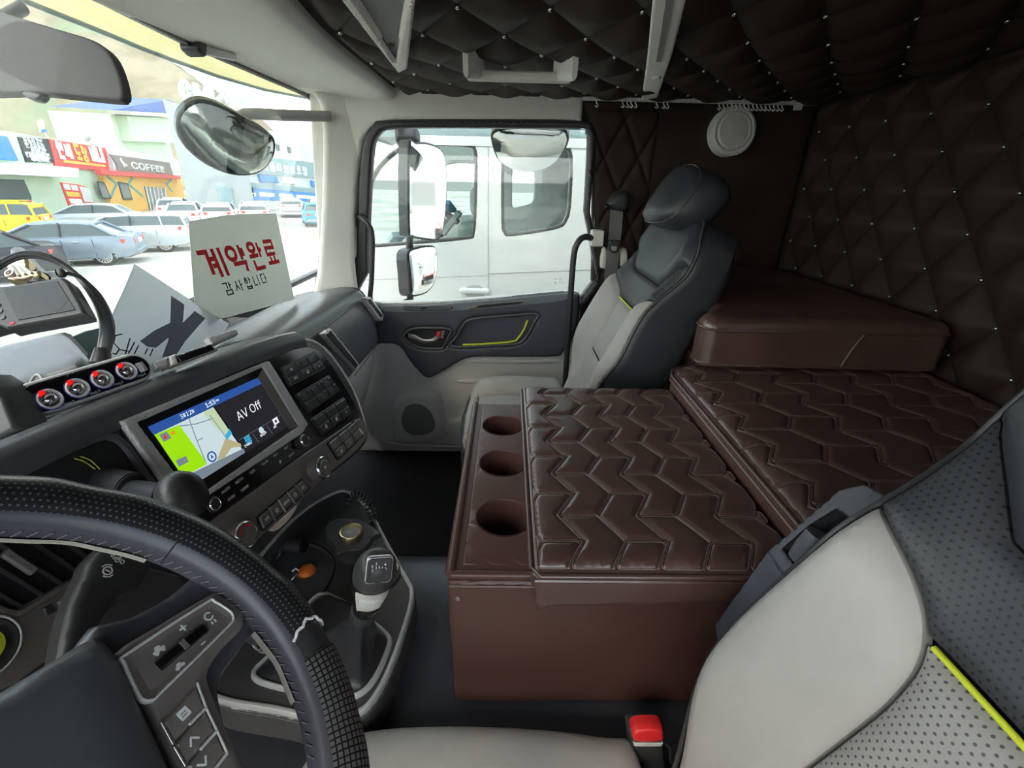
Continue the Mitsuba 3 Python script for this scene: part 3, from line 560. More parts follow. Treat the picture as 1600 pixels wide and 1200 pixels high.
# ---- seats
def make_seat(name, label, xc, y0, z0, cz, cy1, detail):
    """xc: middle; (y0, z0): foot of the backrest plane; cz: height of the seat cushion, cy1: its front edge."""
    t = thing(name, label, 'seat', None)
    B = Fr((xc, y0, z0), (-1, 0, 0), (0, -0.418, 0.908))       # Z forward and up
    half = cr([(0.0, 0.0), (0.14, 0.005), (0.172, 0.10), (0.203, 0.20), (0.225, 0.32), (0.218, 0.43), (0.213, 0.53), (0.218, 0.61), (0.208, 0.675), (0.172, 0.722), (0.11, 0.742), (0.0, 0.745)], 5)
    out = np.vstack([half, (half*[-1, 1])[-2:0:-1]])
    def nz(P):
        s, h = np.abs(P[:, 0]), P[:, 1]
        g = np.clip((s-0.105)/0.095, 0, 1); g = g*g*(3-2*g)
        v = np.clip((h-0.09)/0.20, 0, 1)*np.clip((0.60-h)/0.16, 0, 1); v = v*v*(3-2*v)
        w = np.clip((s-0.10)/0.10, 0, 1)**2*0.018*np.clip((h-0.45)/0.12, 0, 1)
        r = np.clip((s-0.175)/0.05, 0, 1)**2*0.028
        return 0.052*g*v + w - r + 0.012*np.cos(np.clip((h-0.3)/0.3, -1, 1)*1.4)
    rings = []
    for d, k in ((-0.03, 0.2), (-0.03, 0.5), (-0.02, 0.75), (-0.008, 0.88), (-0.004, 0.95), (-0.008, 0.985), (-0.022, 1.0), (-0.07, 1.005), (-0.12, 0.985), (-0.138, 0.93), (-0.145, 0.82)):
        c = np.array([0, 0.37]); P = c+(out-c)*k
        taper = -0.02*np.clip((P[:, 1]-0.45)/0.3, 0, 1) if d > -0.1 else 0.035*np.clip((P[:, 1]-0.40)/0.35, 0, 1)
        rings.append(B.pts(P, nz(P)*(1 if d > -0.03 else 0.25)+d+(0 if d > -0.03 else 1)*taper))
    obj('backrest', loft(rings), 'seat_black', t, smooth=60)
    f = lambda P, z: B.pts(P, nz(P)+z)
    O = Polygon(out).buffer(-0.006)
    innr = [(0.216, 0.512), (0.183, 0.502), (0.146, 0.478), (0.118, 0.444), (0.104, 0.40), (0.100, 0.32), (0.100, 0.03)]
    bol = {}
    for s in (1, -1):
        p = Polygon([(s*a, b) for a, b in list(cr(innr, 5))+[(0.30, 0.03), (0.30, 0.512)]]).intersection(O)
        bol[s] = p
        obj('bolster', patch(p.buffer(-0.002), f, 0.012, 0.022, 0.016, puff, 0.012, (0.15, 0.4, 0.7, 1.0)), 'seat_grey', t, smooth=50, label='pale grey leather bolster')
    both = unary_union([bol[1], bol[-1]])
    cen = sbox(-0.25, 0.03, 0.25, 0.446).difference(both.buffer(0.001))
    cen = max(getattr(cen, 'geoms', [cen]), key=lambda g: g.area if g.intersects(Point(0, 0.2)) else 0)
    def uvpatch(nm, poly, hh, w, mat, lab=None):
        m = patch(poly, lambda P, z: np.column_stack([P, z]), hh, w, detail, puff, 0.010, (0.2, 0.5, 1.0)); v = np.array(m.vertices)
        mm = trimesh.Trimesh(B.pts(v[:, :2], v[:, 2]+nz(v[:, :2])), m.faces, process=False)
        obj(nm, mm, mat, t, smooth=True, uv=v[:, :2], label=lab)
    lowr, uppr = cen.intersection(sbox(-1, 0, 1, 0.258)), cen.intersection(sbox(-1, 0.2615, 1, 1))
    uvpatch('centre_panel', uppr.buffer(-0.001), 0.009, 0.02, 'seat_grey_perforated', 'grey perforated centre panel')
    uvpatch('lumbar_panel', lowr.buffer(-0.001), 0.009, 0.02, 'seat_grey_perforated', 'grey perforated lumbar panel')
    padl = [(-0.245, 0.628), (-0.205, 0.624), (-0.135, 0.550), (-0.115, 0.545), (0.115, 0.545), (0.135, 0.550), (0.205, 0.624), (0.245, 0.628), (0.245, 0.75), (-0.245, 0.75)]
    pad = Polygon(padl).buffer(-0.008).buffer(0.008).intersection(O)
    mid = O.difference(pad.buffer(0.002)).difference(both.buffer(0.002)).intersection(sbox(-1, 0.452, 1, 1))
    mid = max(getattr(mid, 'geoms', [mid]), key=lambda g: g.area)
    uvpatch('shoulder_band', mid, 0.007, 0.015, 'seat_black_perforated', 'dark perforated band across the shoulders')
    uvpatch('upper_pad', pad, 0.022, 0.03, 'seat_black', 'smooth dark upper pad')
    lime = [(-0.122, 0.449), (0.122, 0.449)]
    L = np.array([(a, 0.449) for a in np.linspace(-0.110, 0.110, 14)])
    obj('lime_piping', tube(f(L, np.full(len(L), 0.0075)), 0.0026, 8), 'lime_piping', t, smooth=True, label='lime yellow piping under the shoulder band')
    ed = cr([(0.100, 0.06), (0.1, 0.32), (0.104, 0.40), (0.118, 0.444), (0.146, 0.478), (0.183, 0.502), (0.2145, 0.512)], 6)
    for s in (1, -1):
        oe = cr([(s*0.1715, 0.10), (s*0.2025, 0.20), (s*0.2245, 0.32), (s*0.2175, 0.43), (s*0.2125, 0.53), (s*0.2175, 0.61), (s*0.2075, 0.675), (s*0.1715, 0.721), (s*0.11, 0.741)], 6)
        obj('edge_piping', tube(f(oe, nz(oe)*0+0.001), 0.0035, 6), 'black_plastic', t, smooth=True)
        m1 = cr([(s*0.2535, 0.02), (s*0.254, 0.20), (s*0.252, 0.32)], 5)
        st_ = cr([B.at(s*0.206, 0.06, -0.08), B.at(s*0.2155, 0.14, -0.062), B.at(s*0.2245, 0.26, -0.055), B.at(s*0.2275, 0.34, -0.065), B.at(s*0.2245, 0.38, -0.10)], 6)
    # headrest: on two posts
    hr = []
    for a, (wd, hh, c) in zip((0.108, 0.102, 0.084, 0.046, 0.008, -0.022, -0.032), ((0.065, 0.046, 0.768), (0.102, 0.072, 0.768), (0.117, 0.086, 0.770), (0.122, 0.090, 0.774), (0.120, 0.082, 0.780), (0.100, 0.064, 0.788), (0.06, 0.036, 0.790))):
        q = np.arange(40)*2*np.pi/40; e = 0.62
        x = np.sign(np.cos(q))*np.abs(np.cos(q))**e*wd; y = np.sign(np.sin(q))*np.abs(np.sin(q))**e*hh*(1-0.10*(np.abs(x)/wd)**2)
        hr.append(B.pts(np.stack([x, c+y-0.005], 1), a-0.12*y-0.08*(x/0.134)**2*0.35))
    hd = obj('headrest', loft(hr[::-1]), 'seat_black', t, smooth=60)
    sr_ = hr[2]
    obj('seam', tube(sr_+B.Z*0.0005, 0.002, 5, closed=True), 'black_plastic', hd)
    for s in (-0.06, 0.06):
        obj('post', tube([B.at(s, 0.69, -0.065), B.at(s, 0.775, 0.0)], 0.0065, 10), 'chrome', t, smooth=True, label='chrome headrest post')
    # seat cushion
    K = Fr((xc, 0, cz), (-1, 0, 0), (0, -1, 0)); K = Fr((xc, 0, cz), (1, 0, 0), (0, 1, 0))
    yb = y0-0.02
    co = cr([(0, yb), (0.22, yb), (0.250, yb+0.06), (0.262, (yb+cy1)/2), (0.250, cy1-0.09), (0.20, cy1-0.02), (0.0, cy1)], 5)
    co = np.vstack([co, (co*[-1, 1])[-2:0:-1]]); CO = Polygon(co)
    obj('cushion_base', patch(CO, K, 0.012, 0.03, 0.04, None, 0.13, (0.3, 1.0), -0.020), 'seat_black', t, smooth=45)
    cb = lambda P: 0.022*np.clip((np.abs(P[:, 0])-0.11)/0.08, 0, 1)**2 - 0.03*np.clip((P[:, 1]-cy1+0.10)/0.10, 0, 1)**2
    ctr = CO.buffer(-0.006).intersection(sbox(-0.135, -1, 0.135, cy1-0.05))
    m = patch(ctr.buffer(-0.0015), lambda P, z: np.column_stack([P, z]), 0.016, 0.03, detail, puff, 0.012, (0.2, 0.5, 1.0)); v = np.array(m.vertices)
    obj('cushion_centre', trimesh.Trimesh(K.pts(v[:, :2], v[:, 2]+cb(v[:, :2])), m.faces, process=False), 'seat_grey_perforated', t, smooth=True, uv=v[:, :2], label='grey perforated seat cushion')
    rest = CO.buffer(-0.006).difference(ctr)
    for p, nm in ((rest.intersection(sbox(0.13, -1, 1, 1)), 'cushion_bolster'), (rest.intersection(sbox(-1, -1, -0.13, 1)), 'cushion_bolster'), (rest.intersection(sbox(-0.13, 0, 0.13, 1)), 'cushion_nose')):
        obj(nm, patch(p.buffer(-0.001), K, 0.020, 0.035, 0.022, None, 0.02, (0.1, 0.25, 0.5, 0.75, 1.0), base=cb), 'seat_grey', t, smooth=50)
    obj('pedestal', patch(CO.buffer(-0.06), K, 0.002, 0.004, 0.2, depth=max(cz-0.14-0.09, 0.05), z0=-0.14), 'black_matte', t, smooth=40)
    return t, B
s1, _ = make_seat('passenger_seat', 'grey and black leather passenger seat with a headrest, beside the far door', 1.345, -0.195, 0.50, 0.535, 0.15, 0.02)
s2, DB = make_seat('driver_seat', 'large grey and black leather driver seat with perforations, nearest the camera', 0.13, -0.175, 0.50, 0.513, 0.30, 0.014)
# ================================================================ dashboard
FP = Fr(px(182.5, 660, y=0.5), (0.990, -0.100, -0.100), (0, 0.30, 0.954))
if FP.Z[1] > 0: raise RuntimeError
fpx = lambda *q: FP.pix(q)
dk = thing('dashboard', 'dark grey truck dashboard with a touch screen, air vent and rows of switches', 'dashboard')
# top and the hood over the centre stack
crest = [(-420, 880), (-260, 822), (-120, 765), (0, 709), (100, 666), (170, 636), (250, 602), (330, 567), (400, 541), (440, 528), (470, 523)]
rings = []
for a, b in FP.pix(crest):
    p = FP.at(a, b); x = p[0]
    rings.append(np.array([FP.at(a, b-0.035, -0.006), FP.at(a, b-0.028, 0.004), FP.at(a, b-0.008, 0.006), FP.at(a, b+0.004, 0.0), FP.at(a, b+0.011, -0.014), (x, 0.565, p[2]-0.010), (x, 0.63, p[2]-0.045), (x, 0.72, 0.895), (x, 0.805, 0.860), (x, 0.805, 0.80), (x, 0.62, 0.80), FP.at(a, b-0.045, -0.05)]))
obj('top_pad', loft([cr(r[:-1], 3)if False else r for r in rings]), 'dash_plastic', dk, smooth=50)
# passenger side: soft panel, glovebox lid, knee panel
ps = []
for x, dz, dy in ((0.80, 0.0, 0.03), (0.95, 0.012, 0.01), (1.05, 0.014, 0.0), (1.14, 0.012, 0.0), (1.3, 0.006, 0), (1.5, 0.004, 0), (1.66, -0.004, 0.004), (1.75, -0.018, 0.02), (1.785, -0.05, 0.05)):
    ps.append(np.array([(x, a+dy, b+dz) for a, b in cr([(0.80, 0.78), (0.80, 0.848), (0.70, 0.872), (0.615, 0.886), (0.562, 0.878), (0.535, 0.845), (0.515, 0.78), (0.503, 0.71), (0.503, 0.672), (0.52, 0.66), (0.60, 0.66), (0.70, 0.70)], 4, True)]))
obj('passenger_pad', loft(ps), 'dash_plastic', dk, smooth=50)
kp = []
for x in (1.0, 1.2, 1.45, 1.62, 1.72, 1.775):
    q = np.clip((x-1.62)/0.16, 0, 1)**2*0.05
    kp.append(np.array([(x, a+q, b) for a, b in cr([(0.56, 0.675), (0.528, 0.66), (0.523, 0.60), (0.545, 0.50), (0.60, 0.38), (0.68, 0.33), (0.72, 0.50)], 4, True)]))
obj('knee_panel', loft(kp), 'grey_plastic', dk, smooth=50, label='grey knee panel below the passenger side')
PPf = Fr((1.30, 0.509, 0.72), (0.995, 0.0, -0.06), (0, 0.12, 0.99))
vs = obj('vent_frame', patch(Polygon(PPf.pix([(497, 522), (509, 514), (556, 572), (549, 580)])), PPf, 0.006, 0.004, 0.05, depth=0.01, z0=0.012), 'satin_grey', dk, smooth=40, label='thin silver frame of a side vent')
obj('slot', plate(Polygon(PPf.pix([(501, 525), (507, 518), (551, 571), (547, 576)])), PPf, 0.003, 0.0005, 0.0165), 'black_matte', vs)
vs = obj('vent_frame', patch(Polygon(PPf.pix([(563, 466), (572, 464), (594, 492), (592, 502), (586, 501)])), PPf, 0.006, 0.004, 0.05, depth=0.012, z0=0.012), 'satin_grey', dk, smooth=40, label='thin silver frame of a side vent')
obj('slot', plate(Polygon(PPf.pix([(566, 469), (571, 468), (590, 493), (588, 498)])), PPf, 0.003, 0.0005, 0.0165), 'black_matte', vs)
obj('lid_seam', cat(*[tube([PPf.at(*PPf.pix([q], 0.012)[0], 0.013) for q in s], 0.0012, 5) for s in ([(506, 511), (560, 572)], [(553, 588), (604, 520)], [(509, 512), (568, 466)])]), 'black_matte', dk)
# centre stack
body = Pcr((FP.pix([(-420, 900), (0, 727), (170, 652), (330, 578), (400, 549), (440, 534), (478, 527), (505, 538), (530, 563), (556, 603), (571, 643), (577, 668), (574, 692), (556, 713), (520, 742), (400, 851), (350, 893), (300, 935), (240, 985), (150, 1060), (-50, 1180), (-420, 1330)]), 3, True))
obj('centre_stack', patch(body, FP, 0.008, 0.012, 0.06, depth=0.13, z0=-0.010), 'dash_dark', dk, smooth=45)
obj('stack_edge', sweep([FP.at(a, b, -0.002) for a, b in cr(FP.pix([(430, 541), (470, 531), (498, 537), (524, 563), (552, 607), (568, 650), (573, 672)]), 6)], ngon(0.0035, 8)), 'satin_grey', dk, smooth=True, label='thin bright edge round the switch field')
gloss = Pcr((FP.pix([(181, 657), (300, 607), (413, 563), (445, 551), (470, 543), (492, 545), (512, 563), (540, 608), (560, 645), (557, 655), (540, 664), (500, 690), (462, 715), (338, 806), (290, 832), (270, 800)]), 2, True))
obj('switch_field', plate(gloss, FP, 0.004, 0.001, -0.002), 'black_gloss', dk)
taupe = Polygon(FP.pix([(270, 858), (338, 807), (400, 763), (462, 716.5), (500, 691), (545, 661), (561, 653), (569, 660), (572, 672), (570, 688), (555, 706), (520, 736), (400, 845), (350, 885), (300, 925)]))
obj('climate_panel', patch(taupe, FP, 0.004, 0.005, 0.05, depth=0.006, z0=0.001), 'taupe_panel', dk, smooth=40)
obj('stack_groove', plate(Polygon(FP.pix([(-100, 768), (0, 722), (170, 649), (176, 655), (0, 733), (-100, 782)])), FP, 0.004, 0.001, -0.001), 'taupe_panel', dk)
# ---- media screen
ms = obj('media_screen', plate(Polygon(FP.pix([(205, 661), (407, 573), (465, 668), (318, 770), (285, 775)])), FP, 0.003, 0.0006, 0.003), 'black_gloss', dk, label='black touch screen of the media unit')
outer = Polygon(FP.pix([(181, 660), (413, 565.5), (416, 567), (476, 664), (467, 679), (318, 777), (285, 800), (275, 793)])); inner = Polygon(FP.pix([(207, 662.5), (405, 575.5), (460, 667.5), (317, 768), (290, 773)]))
obj('screen_frame', patch(outer.difference(inner), FP, 0.004, 0.003, 0.05, depth=0.008, z0=0.006), 'satin_grey', dk, smooth=40, label='wide silver frame round the touch screen')
obj('screen_hood', plate(Polygon(FP.pix([(405, 578), (461, 668), (447, 671), (398, 592)])), FP, 0.002, 0.0005, 0.006), 'taupe_panel', ms)
LUM = 0.62/2**exposure
def lit(name, col, k=1.0):
    emit(name, np.array(col)**2.2, LUM*k*1.4); return name
for n_, c in dict(glow_blue=(0.20, 0.36, 0.66), glow_green=(0.66, 0.95, 0.10), glow_map=(0.84, 0.92, 0.93), glow_strip=(0.50, 0.55, 0.60), glow_white=(0.97, 0.98, 1.0), glow_tan=(0.76, 0.72, 0.55), glow_pale=(0.80, 0.88, 0.72), glow_cyan=(0.25, 0.72, 0.90), glow_black=(0.17, 0.17, 0.19), glow_road=(0.55, 0.62, 0.72), glow_red=(0.95, 0.2, 0.2), glow_orange=(0.95, 0.65, 0.1)).items(): lit(n_, c)
def glow(name, mesh, g, parent): return obj(name, mesh, g, parent, emitter=GLOW[g])
def scr(name, q, g, z): return glow(name, plate(Polygon(FP.pix(q)), FP, 0.0004, 0.0001, z), g, ms)
Z0 = 0.0061
scr('right_pane', [(330, 636), (403, 602), (446, 668), (379, 708)], 'glow_black', Z0)
scr('status_bar', [(225, 668.5), (398, 591.5), (405, 600.5), (234, 681)], 'glow_blue', Z0)
scr('map_view', [(235, 681), (328, 637.5), (377, 708.5), (304, 754)], 'glow_map', Z0)
scr('map_field', [(235, 681), (274, 665.5), (318, 726), (280, 747)], 'glow_green', Z0+0.0005)
scr('map_strip', [(280, 747), (375, 702), (377.5, 708.5), (304, 754.5)], 'glow_strip', Z0+0.0006)
scr('map_park', [(312, 646), (328, 638), (352, 674), (346, 682), (330, 668)], 'glow_pale', Z0+0.0005)
scr('map_crossing', [(333, 721), (347, 686), (352, 688), (370, 694), (372, 699), (356, 701), (345, 716)], 'glow_tan', Z0+0.0006)
scr('map_water', [(346, 682), (353, 672), (357, 678), (350, 688)], 'glow_cyan', Z0+0.0007)
glow('map_road', cat(*[stroke(FP, FP.pix(q), 0.0016, 0.0004, Z0+0.0006) for q in ([(290, 657), (298, 680), (306, 700), (316, 725)], [(276, 667), (300, 664), (325, 656)], [(302, 690), (311, 686)], [(322, 650), (340, 674), (349, 688)])]), 'glow_road', ms)
ring = Point(*FP.pix([(325, 715)])[0])
glow('position_ring', plate(ring.buffer(0.0085).difference(ring.buffer(0.0062)), FP, 0.0004, 0.0001, Z0+0.001), 'glow_blue', ms)
glow('position_arrow', plate(Polygon(np.array(ring.coords[0])+np.array([(0, 0.004), (-0.003, -0.003), (0, -0.0015), (0.003, -0.003)])), FP, 0.0004, 0.0001, Z0+0.001), 'glow_blue', ms)
scr('compass', [(242, 681), (254, 676), (261, 686), (249, 692)], 'glow_strip', Z0+0.001)
scr('compass_needle', [(249, 680), (254, 686), (249, 688)], 'glow_red', Z0+0.0014)
scr('alert_mark', [(259, 677), (265, 674), (268, 679), (262, 682)], 'glow_orange', Z0+0.001)
scr('scale_box', [(268, 721), (284, 714), (288, 723), (273, 731)], 'glow_strip', Z0+0.001)
def ftext(s, u, v, h, name='lettering', g='glow_white', parent=None, z=Z0+0.0007, bold=False, sq=1.0, ang=0.0):
    a, b = FP.pix([(u, v)])[0]
    return glow(name, text(FP, s, a, b, h, ang, 0.0004, z, bold, squeeze=sq), g, parent or ms)
ftext('AV Off', 384, 642, 0.0150)
ftext('1:53', 323, 632, 0.0070, bold=True); ftext('PM', 333.5, 627, 0.0035)
ftext('3', 277.5, 652.5, 0.0064); ftext('12', 289, 647, 0.0064)
# Hangul is drawn stroke by stroke in a unit cell (x to the right, y up)
J = {
 'ㄱ': [[(0, 1), (1, 1), (0.9, 0)]], 'ㄴ': [[(0, 1), (0, 0), (1, 0)]], 'ㄷ': [[(1, 1), (0, 1), (0, 0), (1, 0)]], 'ㄹ': [[(0, 1), (1, 1), (1, 0.5), (0, 0.5), (0, 0), (1, 0)]],
 'ㅁ': [[(0, 1), (1, 1), (1, 0), (0, 0), (0, 1)]], 'ㅂ': [[(0, 1), (0, 0), (1, 0), (1, 1)], [(0, 0.5), (1, 0.5)]], 'ㅅ': [[(0.5, 1), (0.45, 0.6), (0, 0)], [(0.5, 0.6), (1, 0)]],
 'ㅇ': [[(0.5+0.5*math.cos(k*math.pi/8), 0.5+0.5*math.sin(k*math.pi/8)) for k in range(17)]], 'ㅈ': [[(0, 1), (1, 1)], [(0.5, 1), (0.45, 0.6), (0, 0)], [(0.5, 0.6), (1, 0)]],
 'ㅊ': [[(0.35, 1.2), (0.65, 1.2)], [(0, 0.9), (1, 0.9)], [(0.5, 0.9), (0, 0)], [(0.5, 0.55), (1, 0)]], 'ㅎ': [[(0.35, 1.15), (0.65, 1.15)], [(0, 0.85), (1, 0.85)], [(0.5+0.36*math.cos(k*math.pi/6), 0.3+0.3*math.sin(k*math.pi/6)) for k in range(13)]]}
def syl(ini, vow, fin=None):
    """Strokes of one syllable in the unit square."""
    out = []; top = 0.42 if fin else 0.0
    def put(j, x0, y0, x1, y1): out.extend([[(x0+(x1-x0)*a, y0+(y1-y0)*b) for a, b in s] for s in J[j]])
    H = 1-top
    yv = lambda t: top+H*t
    if vow in 'ㅏㅑㅓㅕㅣㅖㅐ':
        put(ini, 0.02, yv(0.14), 0.48 if vow != 'ㅖ' else 0.38, yv(0.92))
        xs = {'ㅏ': 0.74, 'ㅑ': 0.74, 'ㅓ': 0.82, 'ㅕ': 0.82, 'ㅣ': 0.80, 'ㅖ': 0.66, 'ㅐ': 0.68}[vow]
        out.append([(xs, yv(1.0)), (xs, yv(0.0) if not fin else yv(0.05))])
        if vow in 'ㅖㅐ': out.append([(0.94, yv(1.0)), (0.94, yv(0))])
        t = {'ㅏ': [0.55], 'ㅑ': [0.66, 0.40], 'ㅓ': [0.55], 'ㅕ': [0.66, 0.42], 'ㅖ': [0.66, 0.42], 'ㅐ': [0.55]}.get(vow, [])
        for q in t: out.append([(xs, yv(q)), (xs+0.22, yv(q))] if vow in 'ㅏㅑㅐ' else [(xs-0.22, yv(q)), (xs, yv(q))])
    elif vow == 'ㅘ':
        put(ini, 0.08, yv(0.45), 0.52, yv(1.0)); out += [[(0.30, yv(0.40)), (0.30, yv(0.16))], [(0.0, yv(0.14)), (0.62, yv(0.16))], [(0.78, yv(1.0)), (0.78, yv(0.0))], [(0.78, yv(0.5)), (0.98, yv(0.5))]]
    else:
        put(ini, 0.14, yv(0.46), 0.86, yv(1.0))
        for q in {'ㅗ': [0.5], 'ㅛ': [0.33, 0.67]}.get(vow, []): out.append([(q, yv(0.36)), (q, yv(0.10))])
        for q in {'ㅜ': [0.5], 'ㅠ': [0.35, 0.65]}.get(vow, []): out.append([(q, yv(0.10)), (q, yv(-0.16))])
        out.append([(0.0, yv(0.10)), (1.0, yv(0.10))])
    if fin: put(fin, 0.18, 0.0, 0.86, 0.34)
    return out
def hangul(fr, word, w, h, bar, step=None, t=0.0004, z0=0.0, slant=0.0):
    """word: list of (initial, vowel, final) on one line from the frame's origin, each cell w x h."""
    polys = []
    for k, s in enumerate(word):
        if s is None: continue
        for st in syl(*s): polys.append(LineString([(k*(step or w*1.15)+x*w, y*h+slant*(k*(step or w)+x*w)) for x, y in st]).buffer(bar/2, cap_style=2, join_style=2))
    u = unary_union(polys)
    return cat(*[plate(g, fr, t, t*0.25, z0) for g in getattr(u, 'geoms', [u])])
def fh(word, u, v, w, h, bar): a, b = FP.pix([(u, v)])[0]; return glow('lettering', hangul(FP.sub(a, b), word, w, h, bar, z0=Z0+0.0009), 'glow_white', ms)
fh([('ㅇ', 'ㅝ' if False else 'ㅜ', 'ㄹ')], 281, 653.5, 0.0046, 0.0050, 0.0007)
fh([('ㅇ', 'ㅣ', 'ㄹ')], 294.5, 647, 0.0046, 0.0050, 0.0007)
for (u, v), g in (((382, 688), 'glow_cyan'), ((404, 674), 'glow_map'), ((426, 659.5), 'glow_white')):
    c = FP.pix([(u, v)])[0]
    if g == 'glow_cyan': glow('icon', cat(*[plate(sbox(c[0]-0.007+i*0.0048, c[1]-0.007+j*0.0048, c[0]-0.003+i*0.0048, c[1]-0.003+j*0.0048), FP, 0.0004, 0.0001, Z0+0.0009) for i in range(3) for j in range(3)]), g, ms)
    elif g == 'glow_map': glow('icon', cat(plate(Point(c[0]-0.001, c[1]+0.001).buffer(0.006), FP, 0.0004, 0.0001, Z0+0.0009), stroke(FP, [(c[0]+0.002, c[1]-0.002), (c[0]+0.007, c[1]-0.007)], 0.0026, 0.0004, Z0+0.0009)), g, ms)
    else: glow('icon', cat(plate(sbox(c[0]-0.0075, c[1]-0.0055, c[0]+0.0075, c[1]+0.0065).difference(Point(*c).buffer(0.003)), FP, 0.0004, 0.0001, Z0+0.0009)), g, ms)
fh([('ㅈ', 'ㅓ', 'ㄴ'), ('ㅊ', 'ㅔ' if False else 'ㅖ'), ('ㅁ', 'ㅔ' if False else 'ㅖ'), ('ㄴ', 'ㅠ')], 377.5, 701, 0.0042, 0.0046, 0.0006)
fh([('ㅁ', 'ㅗ', 'ㄱ'), ('ㅈ', 'ㅓ', 'ㄱ'), ('ㅈ', 'ㅣ')], 402.5, 685, 0.0042, 0.0046, 0.0006)
fh([('ㅅ', 'ㅓ', 'ㄹ'), ('ㅈ', 'ㅓ', 'ㅇ')], 423, 671, 0.0042, 0.0046, 0.0006)
glow('dividers', cat(*[stroke(FP, FP.pix(q), 0.0005, 0.0003, Z0+0.0006) for q in ([(390, 680), (399, 692)], [(412, 666), (421, 679)], [(368, 689), (437, 648)])]), 'glow_strip', ms)
# ---- key lettering under the screen
kl = []
for s, u, v in (('RADIO', 351, 766), ('MEDIA', 372, 751), ('SEEK', 393, 737), ('TRACK', 412, 723.5), ('MAP', 429, 711), ('NAV', 446, 699.5), ('HOME', 360, 777.5), ('PHONE', 381, 763), ('SETUP', 454, 710.5)):
    a, b = FP.pix([(u, v)])[0]; obj('key_lettering', text(FP, s, a, b, 0.0042, 0, 0.0003, 0.0021), 'print_white', dk)
a, b = FP.pix([(436.5, 722)])[0]
star = Polygon([(a+r*math.sin(k*math.pi/5), b+r*math.cos(k*math.pi/5)) for k, r in enumerate([0.0045, 0.002]*5)])
obj('star_key', plate(star.difference(star.buffer(-0.0009)), FP, 0.0003, 0.0001, 0.0021), 'print_white', dk)
# ---- knobs
def knob(u, v, r, h, off, name, mat='black_plastic', ring='chrome', label=None):
    a, b = FP.pix([(u, v)], off)[0]; f = FP.sub(a, b)
    k = obj(name, f.put(lathe([(r*1.25, 0.0), (r*1.25, 0.003), (r*1.05, 0.004), (r, h*0.3), (r*0.97, h-0.003), (r*0.9, h), (r*0.62, h+0.0005), (0, h-0.0005)], 36)), mat, dk, smooth=40, label=label)
    obj('knob_ring', f.put(lathe([(r*0.99, h*0.80), (r*1.03, h*0.86), (r*1.01, h*0.96), (r*0.90, h+0.0012), (r*0.86, h+0.0006)], 36, True)), ring, k, smooth=40)
    return k, f
knob(335, 788, 0.0100, 0.006, 0.004, 'volume_knob'); knob(473, 689, 0.0125, 0.016, 0.010, 'tuning_knob')
k1, f1 = knob(497, 732, 0.0235, 0.030, 0.014, 'fan_knob', 'taupe_panel', label='large chrome-rimmed fan knob')
obj('fan_arc', plate(LineString([(0.0140*math.cos(q), 0.0140*math.sin(q)) for q in np.linspace(0.2, 2.6, 14)]).buffer(0.0008), f1, 0.0004, 0.0001, 0.0306), 'print_white', k1)
obj('fan_mark', cat(*[plate(affinity.rotate(Point(0.0022, 0).buffer(0.0016), q, origin=(0, 0)), f1, 0.0004, 0.0001, 0.0305) for q in (45, 135, 225, 315)]), 'print_white', k1)
k2, f2 = knob(377, 837, 0.0215, 0.024, 0.012, 'temperature_knob', 'taupe_panel', label='chrome-rimmed temperature knob with a red arc')
obj('heat_arc', plate(LineString([(0.0150*math.cos(q), 0.0150*math.sin(q)) for q in np.linspace(0.5, 2.6, 14)]).buffer(0.0011), f2, 0.0004, 0.0001, 0.0246), 'button_red', k2)
# ---- banks of switches
def bank(q, nu, nv, name, mat, key, z0, legends=(), edge=True):
    q = FP.pix(q)
    g = lambda s, t: (q[0]*(1-s)+q[1]*s)*(1-t)+(q[3]*(1-s)+q[2]*s)*t
    k = obj(name, plate(Polygon(q).buffer(0.0025), FP, 0.003, 0.0008, z0), mat, dk)
    for j in range(nv):
        for i in range(nu):
            e = 0.035; P = [g(i/nu+e/nu, j/nv+e/nv), g((i+1)/nu-e/nu, j/nv+e/nv), g((i+1)/nu-e/nu, (j+1)/nv-e/nv), g(i/nu+e/nu, (j+1)/nv-e/nv)]
            obj('switch_key', patch(Polygon(P), FP, 0.0025, 0.0025, 0.02, None, 0.002, (0.5, 1.0), z0+0.0035), key, k, smooth=40)
            if (i, j) in dict(legends):
                c = g((i+0.5)/nu, (j+0.5)/nv); s = dict(legends)[(i, j)]
                m = text(FP, s, c[0], c[1], 0.0050, 0, 0.0003, z0+0.0061, True) if len(s) < 5 else plate(Point(*c).buffer(0.0042).difference(Point(*c).buffer(0.0022)), FP, 0.0003, 0.0001, z0+0.0061)
                obj('legend', m, 'print_white', k)
    return k, g
bank([(437, 577), (490, 551.5), (505, 575), (450, 603)], 3, 2, 'switch_bank', 'black_plastic', 'black_plastic', 0.002, {(0, 0): 'P3', (0, 1): 'ECO', (1, 1): 'circle', (2, 1): 'A'}.items())
bank([(460, 619), (511.5, 588.5), (527.5, 610), (479, 644.5)], 3, 2, 'switch_bank', 'black_plastic', 'black_plastic', 0.002)
bank([(484, 657), (535, 623), (546, 645), (500, 679)], 3, 2, 'switch_bank', 'black_plastic', 'black_plastic', 0.002, {(0, 1): 'circle', (1, 1): 'circle', (2, 1): 'B'}.items())
kb, gb = bank([(508, 694), (550, 660), (564, 680), (524, 719)], 3, 2, 'lower_switch_bank', 'black_matte', 'taupe_panel', 0.004, {(0, 1): 'circle', (1, 1): 'S'}.items())
for i in (1, 2): obj('key_edge', tube([FP.at(*gb(i/3, 0.08), 0.0105), FP.at(*gb(i/3, 0.92), 0.0105)], 0.0011, 6), 'silver_trim', kb)
